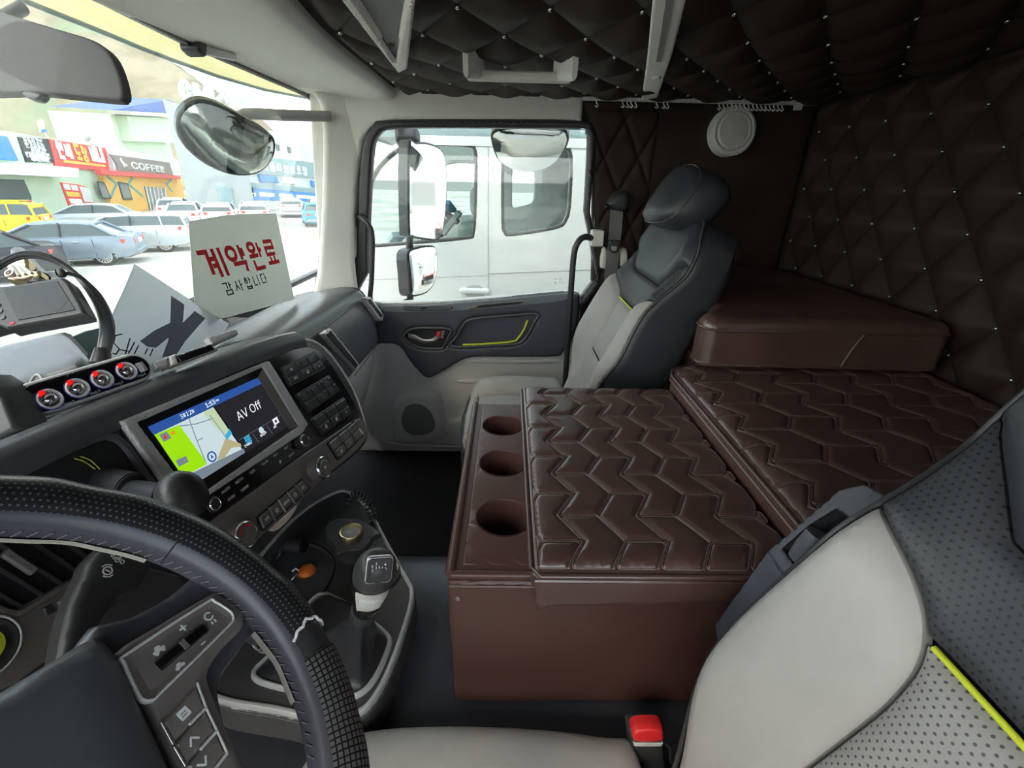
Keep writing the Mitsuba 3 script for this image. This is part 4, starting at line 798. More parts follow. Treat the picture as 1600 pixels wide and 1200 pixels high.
obj('key_lamp', plate(Polygon([gb(0.93, 0.48), gb(0.985, 0.48), gb(0.985, 0.92), gb(0.93, 0.92)]), FP, 0.001, 0.0003, 0.0105), 'print_white', kb)
kc, gc = bank([(397, 810), (467, 751), (479, 764), (405, 829)], 5, 1, 'climate_keys', 'black_matte', 'taupe_panel', 0.004, {(1, 0): 'circle', (2, 0): 'MODE', (3, 0): 'circle', (4, 0): 'AC', (0, 0): 'A/C'}.items())
for i in (1, 2, 3, 4): obj('key_edge', tube([FP.at(*gc(i/5, -0.1), 0.0105), FP.at(*gc(i/5, 1.1), 0.0105)], 0.0016, 6), 'silver_trim', kc)
# ---- storage recess left of the screen, vent and panel behind the wheel
rec = Pcr((FP.pix([(40, 742), (150, 693), (172, 690), (190, 702), (225, 752), (245, 790), (60, 800), (25, 780)]), 3, True))
obj('tray_rim', patch(rec.buffer(0.012).difference(rec), FP, 0.006, 0.006, 0.05, depth=0.01, z0=-0.002), 'dash_plastic', dk, smooth=40)
obj('storage_tray', patch(rec, FP, 0.001, 0.004, 0.06, z0=-0.0005), 'black_matte', dk)
obj('tray_stitching', cat(*[tube(cr([FP.at(*FP.pix([q])[0], 0.003) for q in s], 5), 0.0006, 5) for s in ([(113, 717), (128, 722), (146, 734)], [(122, 714), (138, 720), (153, 734)])]), 'lime_piping', dk, label='two lime stitch lines in the storage tray')
VF = FP
vent = Polygon(VF.pix([(-90, 830), (20, 790), (130, 845), (152, 860), (150, 880), (122, 897), (24, 953), (10, 950), (-110, 900)]))
vr = obj('air_vent', patch(vent.buffer(0.008).difference(vent), VF, 0.006, 0.005, 0.05, depth=0.012, z0=0.001), 'taupe_panel', dk, smooth=40, label='air vent with slanted black slats behind the wheel')
obj('vent_floor', plate(vent.buffer(0.002), VF, 0.001, 0.0002, -0.0008), 'black_matte', vr)
d_ = VF.pix([(0, 855), (100, 918)]); sd = unit(d_[1]-d_[0]); sn = np.array([-sd[1], sd[0]])
for k in range(-4, 5):
    c = np.mean(d_, 0)+sn*k*0.0165
    L = LineString([c-sd*0.3, c+sd*0.3]).intersection(vent.buffer(-0.001))
    if L.is_empty or L.geom_type != 'LineString': continue
    e = np.array(L.coords)
    obj('slat', sweep([VF.at(*e[0], 0.003), VF.at(*e[1], 0.003)], [(-0.0012, -0.004), (0.0012, -0.004), (0.0016, 0.004), (-0.0006, 0.004)], up=VF.Z), 'black_plastic', vr)
e = VF.pix([(-6, 866), (40, 896)]); obj('vent_tab', sweep([VF.at(*e[0], 0.010), VF.at(*e[1], 0.010)], rrect(-0.004, -0.003, 0.004, 0.003, 0.002, 3).exterior.coords[:-1], up=VF.Z), 'silver_trim', vr, smooth=40)
low = Polygon(VF.pix([(-60, 985), (24, 962), (122, 905), (160, 885), (175, 905), (150, 960), (100, 1010), (20, 1070), (-60, 1100)]))
obj('lower_panel', patch(low, VF, 0.004, 0.004, 0.06, depth=0.01, z0=0.001), 'taupe_panel', dk, smooth=40)
obj('latch', patch(Polygon(VF.pix([(58, 952), (74, 944), (80, 956), (64, 966)])), VF, 0.003, 0.002, 0.05, depth=0.002, z0=0.005), 'black_plastic', dk, smooth=40)
obj('latch_slide', patch(Polygon(VF.pix([(80, 942), (108, 928), (108, 938), (84, 951)])), VF, 0.004, 0.002, 0.05, depth=0.002, z0=0.006), 'silver_trim', dk, smooth=40)
c = VF.pix([(-28, 1014)], 0.005)[0]; f3 = VF.sub(*c)
gk = obj('light_dial', f3.put(lathe([(0.028, 0.0), (0.028, 0.006), (0.024, 0.008), (0.020, 0.006), (0, 0.006)], 32)), 'black_plastic', dk, smooth=40)
obj('dial_ring', f3.put(lathe([(0.0275, 0.0055), (0.0285, 0.0068), (0.027, 0.0085), (0.0258, 0.0078)], 32, True)), 'satin_grey', gk, smooth=40)
obj('dial_glow', f3.put(lathe([(0.016, 0.006), (0.015, 0.008), (0.010, 0.008), (0.009, 0.006)], 32, True)), 'lime_piping', gk, smooth=40, label='lime green ring of the dial')
obj('under_panel', patch(Polygon(FP.pix([(180, 875), (300, 905), (330, 925), (300, 1010), (120, 1080), (150, 930)])), FP, 0.003, 0.004, 0.06, depth=0.01, z0=0.002), 'dash_dark', dk, smooth=40)
obj('under_slots', cat(*[plate(LineString(FP.pix([(272+8*i, 896+5*i), (282+8*i, 912+5*i)])).buffer(0.0012), FP, 0.0006, 0.0002, 0.0055) for i in range(4)]), 'black_matte', dk)
# black band at the foot of the windscreen, above the dashboard
pr('frit_band', (0.10, 0.145, 0.135), 0.5)
fb = WS.pix([(-400, 700), (-200, 632), (0, 571), (130, 517), (300, 478), (430, 455), (500, 435)])
fbp = Polygon([(-2.08, -0.655), (-2.08, fb[0][1])] + [tuple(q) for q in fb if -2.08 < q[0] < float(_we[0][0])+0.02] + [(float(fb[-1][0]), -0.655)]).buffer(0)
obj('edge_band', plate(fbp, WS, 0.002, 0.0005, 0.003), 'frit_band', w1, label='grey-green printed band along the foot of the windscreen')
# ================================================================ steering wheel, levers, gear console
tw = math.radians(42)
WF = Fr((0.088, 0.266, 0.942), (1, 0, 0), (0, math.cos(tw), math.sin(tw)))
sw = thing('steering_wheel', 'dark steering wheel with a worn perforated leather cover and control buttons', 'steering wheel')
RW_ = 0.215
def rim_pt(al, ph, r): return WF.at((RW_+r*math.cos(ph))*math.cos(al), (RW_+r*math.cos(ph))*math.sin(al), r*math.sin(ph))
def rim_sheet(a0, a1, p0, p1, r, na=90, npk=14, closed=False, wob=0.0):
    A = np.radians(np.linspace(a0, a1, na)); Pp = np.radians(np.linspace(p0, p1, npk)); G = []; uv = []
    for i, al in enumerate(A):
        rr = r + wob*(meshkit.noise(np.array([[al*9, 0, 1.0]]), 3)[0]-0.5)
        G.append([rim_pt(al, ph, rr) for ph in Pp]); uv += [(RW_*al, r*ph) for ph in Pp]
    return sheet(np.array(G)), np.array(uv)
def robj(nm, a, mat, flip=True, **k):
    m, uv = a; m = trimesh.Trimesh(m.vertices, m.faces[:, ::-1] if flip else m.faces, process=False)
    return obj(nm, m, mat, sw, smooth=True, uv=uv, **k)
obj('rim', tube([rim_pt(a, 0, 0) for a in np.linspace(0, 2*np.pi, 160, endpoint=False)], 0.0190, 20, closed=True), 'wheel_leather', sw, smooth=True)
robj('perforated_cover', rim_sheet(-29, 130, -100, 128, 0.0234, 130, 24, wob=0.0028), 'wheel_perforated', label='black perforated leather cover, torn at its end')
robj('smooth_leather', rim_sheet(-95, 130, 120, 200, 0.0214, 140, 10), 'wheel_leather')
robj('worn_edge', rim_sheet(10, 130, 184, 240, 0.0226, 60, 6, wob=0.002), 'worn_suede', label='worn beige edge inside the rim')
robj('worn_edge', rim_sheet(-42, -22, 180, 240, 0.0228, 20, 6, wob=0.003), 'worn_suede')
def _mesh(p, n, uv):
    a = uv.x/0.0048; b = uv.y/0.0046; ga = a-dr.floor(a)-0.5; gb_ = b-dr.floor(b)-0.5
    return mix((0.012, 0.012, 0.012), (0.11, 0.108, 0.10), smoothstep(0.42, 0.30, dr.maximum(dr.abs(ga), dr.abs(gb_))))
pr('wheel_mesh', mikit.proc(_mesh), 0.4)
robj('mesh_cover', rim_sheet(-100, -35.5, -110, 130, 0.0240, 70, 22, wob=0.0015), 'wheel_mesh', label='black cross-hatched grip cover on the lower rim')
robj('cover_gap', rim_sheet(-36, -29, -110, 128, 0.0224, 10, 16), 'black_plastic')
torn = []
for k, ph in enumerate(np.radians(np.linspace(-70, 130, 30))):
    al = math.radians(-29.3+0.35*math.sin(k*1.7)+1.2*math.sin(k*0.35)); torn.append(rim_pt(al, ph, 0.0240+0.0006*(k % 2)))
obj('torn_edge', tube(torn, 0.0013, 6), 'print_white', sw, label='pale frayed edge where the cover is torn')
stt = []
for k in range(74):
    al = math.radians(-60+k*2.4); ph0, ph1 = math.radians(166), math.radians(180)
    stt.append(tube([rim_pt(al, ph0, 0.0222), rim_pt(al+0.022, ph1, 0.0228)], 0.0005, 4))
obj('rim_stitching', cat(*stt), 'belt_webbing', sw)
obj('rim_joint', tube([rim_pt(math.radians(7), math.radians(q), 0.0213) for q in (126, 145, 165, 185)], 0.0008, 5), 'black_matte', sw)
# spoke
def wpl(nm, q, off, h, w, mat, depth=0.01, res=0.01, par=None, **k):
    return obj(nm, patch(Pcr((WF.pix(q, off), 3, True)), WF, h, w, res, None, depth, (0.2, 0.5, 1.0), off), mat, par or sw, smooth=45, **k)
arm = [(120, 1010), (200, 968), (262, 935), (300, 902), (318, 884), (345, 884), (395, 925), (428, 968), (432, 985), (415, 990), (398, 985), (370, 1022), (343, 1060), (338, 1092), (348, 1140), (365, 1200), (385, 1260), (180, 1260)]
wpl('spoke', arm, -0.018, 0.012, 0.012, 'wheel_leather', 0.022)
wpl('pad_frame', [(176, 1024), (250, 976), (326, 931), (340, 930), (372, 950), (380, 964), (376, 984), (350, 1010), (328, 1040), (323, 1062), (330, 1085), (356, 1150), (388, 1215), (410, 1260), (305, 1260), (262, 1180), (228, 1112), (196, 1060)], -0.004, 0.006, 0.008, 'taupe_panel', 0.014, label='grey-brown control pad on the spoke')
ins = Pcr((WF.pix([(196, 1035), (205, 1021), (320, 946), (333, 943), (357, 958), (361, 968), (352, 980), (250, 1080), (238, 1091), (225, 1092), (216, 1080)], 0.002), 3, True))
ip = obj('rocker_frame', patch(ins.buffer(0.0022).difference(ins), WF, 0.0016, 0.0012, 0.05, depth=0.003, z0=0.003), 'satin_grey', sw, smooth=40, label='thin bright frame round the rocker switch')
def dish(P, z):
    d = np.clip(seg_dist(P, ins)/0.012, 0, 1); return WF.pts(P, z - 0.004*d)
obj('rocker_dish', patch(ins, dish, 0.0001, 0.012, 0.006, None, 0, (0.5, 1.0), 0.0032), 'taupe_panel', ip, smooth=60)
q = WF.pix([(248, 1041), (318, 983)], 0.003)
obj('rocker', sweep([WF.at(*q[0], 0.002), WF.at(*(q[0]*0.9+q[1]*0.1), 0.004), WF.at(*(q[0]*0.1+q[1]*0.9), 0.004), WF.at(*q[1], 0.002)], rrect(-0.0042, -0.004, 0.0042, 0.003, 0.002, 3).exterior.coords[:-1], up=WF.Z), 'black_gloss', ip, smooth=40)
m_ = q.mean(0); obj('rocker_notch', sweep([WF.at(*(q[0]*0.56+q[1]*0.44), 0.0066), WF.at(*(q[0]*0.46+q[1]*0.54), 0.0066)], [(-0.0036, -0.001), (0.0036, -0.001), (0.0036, 0.0012), (-0.0036, 0.0012)], up=WF.Z), 'taupe_panel', ip)
wd = unit(WF.pix([(248, 1041), (318, 983)], 0)[1]-WF.pix([(248, 1041), (318, 983)], 0)[0]); wa = math.degrees(math.atan2(wd[1], wd[0]))
def wsym(nm, m2, par=ip): return obj(nm, m2, 'print_white', par)
def wtx(s, u, v, h, off=0.0015, ang=None):
    a, b = WF.pix([(u, v)], off)[0]; return text(WF, s, a, b, h, wa if ang is None else ang, 0.0004, off, True)
wsym('plus_sign', wtx('+', 286, 981, 0.008, 0.002)); wsym('minus_sign', wtx('-', 317.5, 1005, 0.008, 0.002))
def car_icon(u, v, k=1.0):
    a, b = WF.pix([(u, v)], 0.0015)[0]; f = WF.sub(a, b, wa)
    return cat(plate(Polygon(np.array([(-.0042, -.0018), (-.0042, .0004), (-.0024, .0008), (-.0014, .003), (.0014, .003), (.0024, .0008), (.0042, .0004), (.0042, -.0018)])*k), f, 0.0004, 0.0001, 0.0024), *[plate(Point(x*k, -.0022*k).buffer(.0012*k), f, 0.0004, 0.0001, 0.0024) for x in (-.0024, .0024)])
wsym('car_icon', car_icon(247, 1016)); wsym('car_icon', car_icon(280, 1041, 0.8))
a, b = WF.pix([(329, 968)], 0.0015)[0]; fq = WF.sub(a, b, wa)
wsym('resume_mark', cat(plate(LineString([(0.003*math.cos(t), 0.003+0.003*math.sin(t)) for t in np.linspace(0.7, 5.6, 12)]).buffer(0.0007), fq, 0.0004, 0.0001, 0.0024), *[plate(sbox(x, -0.0045, x+0.0012, -0.0015), fq, 0.0004, 0.0001, 0.0024) for x in (-0.002, 0.0008)]))
Q = [(249, 1131), (307, 1072), (321, 1107), (268, 1166), (337.5, 1143), (287, 1199), (354, 1178), (305, 1233)]
for P in ([0, 1, 2, 3], [3, 2, 4, 5], [5, 4, 6, 7]):
    pg = Polygon(WF.pix([Q[i] for i in P], 0.003)).buffer(-0.0006, join_style=2)
    obj('spoke_button', patch(pg, WF, 0.0022, 0.0022, 0.02, None, 0.004, (0.5, 1.0), 0.003), 'taupe_panel', sw, smooth=40)
obj('button_trim', cat(*[tube([WF.at(*WF.pix([p], 0.004)[0], 0.0052) for p in s], r_, 6) for s, r_ in (([(307, 1068), (321, 1107), (338, 1143), (354, 1178)], 0.0008), ([(321, 1107), (295, 1133)], 0.0012), ([(338, 1143), (312, 1172)], 0.0012), ([(354, 1178), (332, 1206)], 0.0012))]), 'satin_grey', sw)
obj('button_lamp', cat(*[plate(Polygon(WF.pix(s, 0.004)), WF, 0.0012, 0.0003, 0.0048) for s in ([(249, 1131), (253, 1129), (271, 1163), (268, 1166)], [(269, 1169), (273, 1167), (290, 1197), (287, 1200)])]), 'silver_trim', sw, label='bright strips beside the spoke buttons')
a, b = WF.pix([(287, 1115)], 0.005)[0]; wsym('page_icon', plate(rrect(-0.0035, -0.0035, 0.0035, 0.0035, 0.0006).difference(sbox(-0.002, 0.0003, 0.002, 0.001)).difference(sbox(-0.002, -0.0015, 0.002, -0.0008)), WF.sub(a, b, wa), 0.0004, 0.0001, 0.0053), sw)
for (u, v), s in (((301, 1156), 1), ((318, 1192), -1)):
    a, b = WF.pix([(u, v)], 0.005)[0]; wsym('arrow_icon', stroke(WF.sub(a, b, wa), [(-0.003, -0.002*s), (0, 0.002*s), (0.003, -0.002*s)], 0.0013, 0.0004, 0.0053), sw)
wpl('hub_cover', [(-240, 1330), (-120, 1170), (-40, 1108), (60, 1047), (128, 1006), (148, 1001), (166, 1008), (188, 1040), (225, 1120), (262, 1200), (290, 1280), (100, 1500)], -0.006, 0.020, 0.030, 'dash_plastic', 0.03, 0.014, label='grained black airbag cover')
obj('column', tube([WF.at(0, 0, -0.03), WF.at(0, 0.02, -0.18)], 0.05, 24), 'black_plastic', sw, smooth=40)

# ---- flat lever behind the wheel
lv = thing('column_lever', 'flat black column lever with white brake symbols, behind the wheel rim', 'lever')
LF = Fr(px(150, 930, d=0.455), (0.70, 0.55, 0.45), (-0.25, -0.3, 0.9))
LF = Fr(px(150, 930, d=0.455), WF.X*0.9+WF.Y*0.2, WF.Y*1.0+WF.Z*0.25)
lvp = [(70, 1120), (82, 1060), (95, 985), (108, 938), (118, 915), (128, 895), (134, 878), (150, 860), (168, 846), (190, 842), (222, 848), (238, 868), (232, 892), (214, 920), (198, 932), (182, 940), (165, 958), (148, 985), (135, 1005), (110, 1060), (100, 1120)]
obj('blade', patch(Pcr((LF.pix(lvp), 3, True)), LF, 0.008, 0.010, 0.012, None, 0.016, (0.2, 0.5, 1.0)), 'black_plastic', lv, smooth=45)
a, b = LF.pix([(168, 892)], 0.008)[0]; f = LF.sub(a, b, 0.0); c0 = Point(0, 0)
obj('brake_symbol', cat(plate(c0.buffer(0.0048).difference(c0.buffer(0.0035)), f, 0.0004, 0.0001, 0.0082), plate(sbox(-0.0007, -0.0025, 0.0007, 0.0025), f, 0.0004, 0.0001, 0.0082), *[plate(LineString([(0.0065*math.cos(t), 0.0065*math.sin(t)) for t in np.linspace(q-0.7, q+0.7, 8)]).buffer(0.0006), f, 0.0004, 0.0001, 0.0082) for q in (0.6, 3.74)]), 'print_white', lv)
for s, u, v in (('OFF', 180, 872), ('ON', 189, 876)):
    a, b = LF.pix([(u, v)], 0.008)[0]; obj('lever_lettering', text(LF, s, a, b, 0.0042, 62, 0.0004, 0.0082, True), 'print_white', lv)
# ---- stubby knob with its leather sleeve, beyond the wheel
kn = thing('stalk_knob', 'grey-black oval knob on a leather sleeved stalk below the touch screen', 'lever')
pk = [px(60, 752, d=0.56), px(110, 750, d=0.555), px(165, 758, d=0.548), px(205, 764, d=0.54)]
obj('sleeve', sweep(cr(pk, 6), ngon(1.0, 16), np.interp(np.arange(19), [0, 6, 13, 18], [0.026, 0.022, 0.021, 0.020])), 'seat_black', kn, smooth=60)
obj('sleeve_mouth', tube([px(205, 764, d=0.5395), px(207, 764.5, d=0.539)], 0.0185, 16), 'black_matte', kn)
obj('shaft', tube([px(200, 766, d=0.54), px(255, 775, d=0.52)], 0.0135, 14), 'seat_black', kn, smooth=60)
kc_ = px(288, 776, d=0.505); ax = unit(px(288, 776, d=0.505)-px(248, 768, d=0.525))
KF = Fr(kc_, np.cross([0, 0, 1], ax), np.cross(ax, np.cross([0, 0, 1], ax)))
obj('knob', KF.put(loft([np.stack([ngon(r, 28, r*0.82)[:, 0], ngon(r, 28, r*0.82)[:, 1], np.full(28, z)], 1) for r, z in ((0.015, -0.028), (0.024, -0.022), (0.0295, -0.010), (0.030, 0.0), (0.026, 0.009), (0.016, 0.013), (0.004, 0.0145))])), 'black_plastic', kn, smooth=60)
# ---- gear console
KZ = 0.553
CF = Fr((0, 0, KZ), (1, 0, 0), (0, 1, 0)); cp = CF.pix
gc_ = thing('gear_console', 'black gear console with grey trim rings, beside the storage box', 'console')
out_ = [(548, 768), (578, 795), (602, 838), (626, 882), (640, 906), (647, 924), (642, 956), (618, 1030), (592, 1085), (562, 1116), (510, 1128), (430, 1112), (340, 1095), (300, 1060), (330, 990), (380, 905), (420, 850), (470, 800), (520, 770)]
OP = Pcr((cp(out_), 4, True)); cupc = cp([(588, 897)])[0]; cup_ = Point(*cupc).buffer(0.043)
bootp = Pcr((cp([(492, 940), (504, 934), (516, 936), (550, 956), (584, 981), (602, 997), (604, 1009), (590, 1045), (573, 1072), (550, 1086), (510, 1088), (463, 1076), (420, 1065), (404, 1057), (405, 1047), (431, 1020), (466, 972)]), 4, True))
well = Pcr((cp([(430, 868), (470, 845), (512, 862), (522, 890), (500, 930), (462, 945), (425, 920)]), 4, True))
obj('plate', patch(OP.difference(cup_).difference(well), CF, 0.006, 0.008, 0.03, depth=0.05, z0=-0.006), 'dash_dark', gc_, smooth=40)
obj('cup_holder', Fr((cupc[0], cupc[1], KZ), (1, 0, 0), (0, 1, 0)).put(cat(loft([np.stack([ngon(r, 32)[:, 0], ngon(r, 32)[:, 1], np.full(32, z)], 1) for r, z in ((0.047, 0.0), (0.046, 0.004), (0.043, 0.004), (0.041, -0.005), (0.039, -0.05), (0.002, -0.052))], False, True))), 'black_plastic', gc_, smooth=40)
obj('tray_well', patch(well.buffer(0.003), CF, 0.001, 0.002, 0.03, z0=-0.04), 'black_matte', gc_)
obj('well_wall', cat(*[loft([CF.pts(np.array(well.exterior.coords)[:-1], z) for z in (0.001, -0.042)], False, False)]), 'black_plastic', gc_, smooth=40)
trim = OP.difference(OP.buffer(-0.008))
obj('outer_trim', patch(trim, CF, 0.004, 0.003, 0.02, depth=0.02, z0=0.0), 'mat_trim', gc_, smooth=40, label='grey trim round the console')
obj('boot_ring', patch(bootp.buffer(0.0085).difference(bootp), CF, 0.007, 0.004, 0.02, depth=0.006, z0=0.001), 'mat_trim', gc_, smooth=40, label='light grey ring round the gear gaiter')
obj('front_wall', patch(OP.buffer(0.002).intersection(sbox(-1, -1, 2, 2)), CF, 0.001, 0.002, 0.05, depth=0.05, z0=-0.012), 'dash_dark', gc_, smooth=40)
# gaiter and gear lever
gl_ = thing('gear_lever', 'gear lever with a black head, silver-white grip and shift pattern badge, in the console', 'gear lever')
Bp, Tp = px(552, 1015, z=KZ+0.01), px(588, 884, d=0.625)
axl = unit(Tp-Bp); LL = np.linalg.norm(Tp-Bp)
br = np.array(bootp.buffer(0.001).exterior.coords)[:-1]; idx = np.linspace(0, len(br), 40, endpoint=False).astype(int); br = br[idx]
if not Polygon(br).exterior.is_ccw: br = br[::-1]
r0_ = CF.pts(br, 0.004); cen_ = r0_.mean(0); gr_ = [r0_]
nk = Bp + axl*LL*0.50; an = np.arctan2(r0_[:, 1]-cen_[1], r0_[:, 0]-cen_[0])
for k, t_ in enumerate((0.12, 0.28, 0.45, 0.62, 0.80, 1.0)):
    c_ = cen_*(1-t_)+nk*t_; rr = (1-t_)**1.25
    fold = 1+0.16*np.sin(an*5+k*0.9)*(1-t_)*min(1, t_*3)
    ring_ = c_ + (r0_-cen_)*[1, 1, 0.0]*(rr*fold*0.92)[:, None] + np.stack([np.cos(an), np.sin(an), 0*an], 1)*0.017*t_
    ring_[:, 2] = c_[2]+0.010*np.sin(an*3+k)*(1-t_)
    gr_.append(ring_)
obj('gaiter', loft(gr_, False, True), 'gaiter_leather', gl_, smooth=60, label='soft black leather gaiter')
side_ = unit(np.cross(axl, [-0.62, -0.25, 0.0])); frt = unit(np.cross(side_, axl))
GF = Fr(Tp, side_, frt)                                        # Z runs along the lever
if GF.Z@axl < 0: GF = Fr(Tp, -side_, frt)
def gring(z, a, b, o=0.0): return GF.at(0, 0, 0)+axl*z+np.array([GF.X*(a*math.cos(t)**1)+GF.Y*(o+b*math.sin(t)) for t in np.linspace(0, 2*np.pi, 32, endpoint=False)])
obj('collar', loft([gring(-0.118, 0.017, 0.017), gring(-0.112, 0.020, 0.020), gring(-0.100, 0.019, 0.019), gring(-0.098, 0.016, 0.016)]), 'black_plastic', gl_, smooth=40)
obj('stem', loft([gring(-0.105, 0.0165, 0.0165), gring(-0.09, 0.0175, 0.0175), gring(-0.06, 0.0235, 0.0215, 0.0015), gring(-0.045, 0.026, 0.023, 0.002), gring(-0.03, 0.0275, 0.0235, 0.001)]), 'black_gloss', gl_, smooth=60)
obj('head', loft([gring(-0.046, 0.0195, 0.018), gring(-0.036, 0.0255, 0.0225), gring(-0.022, 0.029, 0.026), gring(-0.006, 0.029, 0.027), gring(0.008, 0.026, 0.024), gring(0.016, 0.021, 0.019), gring(0.019, 0.012, 0.011)]), 'dash_dark', gl_, smooth=60, label='round grey-black head')
def face_patch(poly, z_lift, h, w, nm, mat, depth=0.004, **k):
    """A pad laid on the driver's side of the grip: polygon in (across, along) metres."""
    def f(P, z):
        r = np.interp(P[:, 1], [-0.105, -0.06, -0.045, -0.022], [0.0172, 0.0238, 0.0262, 0.0275])
        o = np.sqrt(np.maximum(r**2-(P[:, 0]*1.25)**2, 1e-6))*0.92
        return Tp + P[:, :1]*1.25*GF.X + P[:, 1:2]*axl + (o+z+z_lift)[:, None]*GF.Y*sgn
    return obj(nm, patch(Polygon(poly), f, h, w, 0.005, None, depth, (0.3, 1.0)), mat, gl_, smooth=45, **k)
sgn = 1.0 if GF.Y@(CAM-Tp) > 0 else -1.0
face_patch(cr([(-0.017, -0.033), (-0.0175, -0.045), (-0.015, -0.062), (-0.012, -0.078), (-0.006, -0.086), (0.006, -0.086), (0.012, -0.078), (0.015, -0.062), (0.0175, -0.045), (0.017, -0.033), (0.0, -0.030)], 3, True), 0.0012, 0.003, 0.003, 'silver_grip', 'ivory_plastic', label='silver-white grip inlay')
face_patch(cr([(-0.0125, -0.038), (-0.014, -0.046), (-0.010, -0.056), (0.0, -0.059), (0.010, -0.056), (0.014, -0.046), (0.0125, -0.038), (0.0, -0.036)], 3, True), 0.004, 0.003, 0.004, 'range_button', 'white_plastic', label='white oval button')
face_patch(cr([(-0.0105, -0.068), (-0.0105, -0.082), (-0.006, -0.09), (0.006, -0.09), (0.0105, -0.082), (0.0105, -0.068)], 3, True), 0.0042, 0.0012, 0.002, 'grip_window', 'black_gloss')
bn = unit(0.50*axl + 0.86*GF.Y*sgn); bX = unit(np.cross(axl, bn)); BD = Fr(Tp+axl*0.001+bn*0.0225-GF.Y*sgn*0.004, bX, np.cross(bn, bX))
if (BD.X@RT) < 0: BD = Fr(BD.o, -BD.X, -BD.Y)
bd = obj('badge_rim', patch(rrect(-0.0185, -0.0185, 0.0185, 0.0185, 0.006), BD, 0.002, 0.002, 0.01, depth=0.004), 'silver_trim', gl_, smooth=40)
obj('badge', patch(rrect(-0.0165, -0.0165, 0.0165, 0.0165, 0.005), BD, 0.001, 0.002, 0.01, depth=0.002, z0=0.0022), 'black_plastic', bd, smooth=40)
up_a = 8.0; BT = BD.sub(0, 0, up_a); zb = 0.0033
obj('shift_pattern', cat(*[stroke(BT, s, 0.0014, 0.0003, zb) for s in ([(-0.004, 0.006), (-0.004, -0.003)], [(0.000, 0.006), (0.000, -0.006)], [(0.004, 0.004), (0.004, -0.006)], [(-0.004, 0.0), (0.004, 0.0)])],
    *[text(BT, s, a, b, 0.0034, 0, 0.0003, zb, True) for s, a, b in (('1', -0.009, 0.002), ('3', -0.009, 0.0075), ('5', -0.0035, 0.010), ('2', 0.0015, -0.010), ('4', 0.008, 0.007), ('6', 0.008, 0.001), ('R', 0.0078, -0.008))]), 'print_white', bd)
# ---- ashtray-like holder with a round gauge
gg = thing('round_gauge', 'round gauge with a gold rim on a dark plate, in the console cup holder', 'gauge')
GZ = 0.600; GGF = Fr((0, 0, GZ), (1, 0, 0), (0, 1, 0.05))
gp = Pcr((GGF.pix([(508, 830), (513, 818), (528, 811), (550, 811), (572, 818), (595, 835), (583, 841), (578, 851), (562, 859), (540, 861), (527, 867), (521, 853), (510, 843)]), 2, True))
obj('plate', patch(gp, GGF, 0.003, 0.003, 0.02, depth=0.006), 'black_plastic', gg, smooth=40)
gcn = GGF.pix([(549, 834)], 0.004)[0]; rg_ = 0.0210; gf = GGF.sub(*gcn, 0, 0.003)
obj('rim', gf.put(lathe([(rg_*1.08, 0), (rg_*1.1, 0.006), (rg_*1.02, 0.009), (rg_*0.88, 0.008), (rg_*0.84, 0.004)], 36, True)), 'gold_metal', gg, smooth=40, label='gold-coloured rim')
obj('dial_face', gf.put(lathe([(rg_*0.86, 0.0035), (rg_*0.2, 0.0040), (0, 0.004)], 24)), 'print_grey', gg, smooth=40)
obj('needle', plate(Polygon([(-0.001, 0), (0.001, 0), (0.0006, 0.012), (-0.0006, 0.012)]), gf, 0.0006, 0.0002, 0.0046), 'print_white', gg)
obj('support', tube([GGF.at(*gcn, -0.003), GGF.at(*gcn, -(GZ-KZ)+0.002)], 0.030, 24), 'black_plastic', gg, smooth=40)
# ---- coiled cord, plug and keys around the console
cc = thing('coiled_cord', 'short black coiled cord at the foot of the dashboard', 'cord')
cpth = cr([px(541, 790, z=0.60), px(548, 776, z=0.615), px(560, 773, z=0.615), px(572, 782, z=0.60), px(580, 800, z=0.575), px(583, 812, z=0.56)], 30)
tt = np.gradient(cpth, axis=0); tt /= np.linalg.norm(tt, axis=1, keepdims=True); n1 = np.cross(tt, [0, 0, 1.0]); n1 /= np.linalg.norm(n1, axis=1, keepdims=True); n2 = np.cross(tt, n1)
w_ = np.arange(len(cpth))*2*np.pi/11.0
obj('coil', tube(cpth+0.0078*(n1*np.cos(w_)[:, None]+n2*np.sin(w_)[:, None]), 0.0022, 6), 'black_plastic', cc, smooth=True)
pg_ = thing('power_plug', 'orange plug with silver prongs lying in the console tray', 'plug')
P0 = px(480, 893, z=KZ-0.012)
ob = trimesh.creation.icosphere(3, 0.017); ob.vertices = ob.vertices*[1.0, 1.0, 0.75]*(1+0.10*(meshkit.fbm(ob.vertices*90+3, 2, 2)-0.5))[:, None]; ob.apply_translation(P0)
obj('body', ob, 'orange_plastic', pg_, smooth=True)
obj('prong', tube([P0+[-0.010, 0.008, 0.004], px(462, 899, z=KZ-0.006), px(455, 906, z=KZ-0.010)], 0.0022, 6), 'chrome', pg_, smooth=True)
obj('prong', tube([P0+[-0.006, 0.012, 0.008], px(462, 888, z=KZ), px(456, 893, z=KZ-0.004)], 0.0022, 6), 'chrome', pg_, smooth=True)
so = thing('socket_adapter', 'black cylindrical socket adapter with a bent lead, in the console tray', 'adapter')
obj('barrel', tube([px(449, 851, z=KZ+0.02), px(474, 853, z=KZ+0.02)], 0.0125, 18), 'black_plastic', so, smooth=40)
obj('end_ring', tube([px(473, 853, z=KZ+0.02), px(477, 853.3, z=KZ+0.02)], 0.0135, 18), 'black_gloss', so, smooth=40)
obj('lead', tube(cr([px(449, 851, z=KZ+0.02), px(440, 856, z=KZ+0.01), px(436, 868, z=KZ), px(428, 876, z=KZ-0.02)], 6), 0.004, 8), 'black_plastic', so, smooth=True)
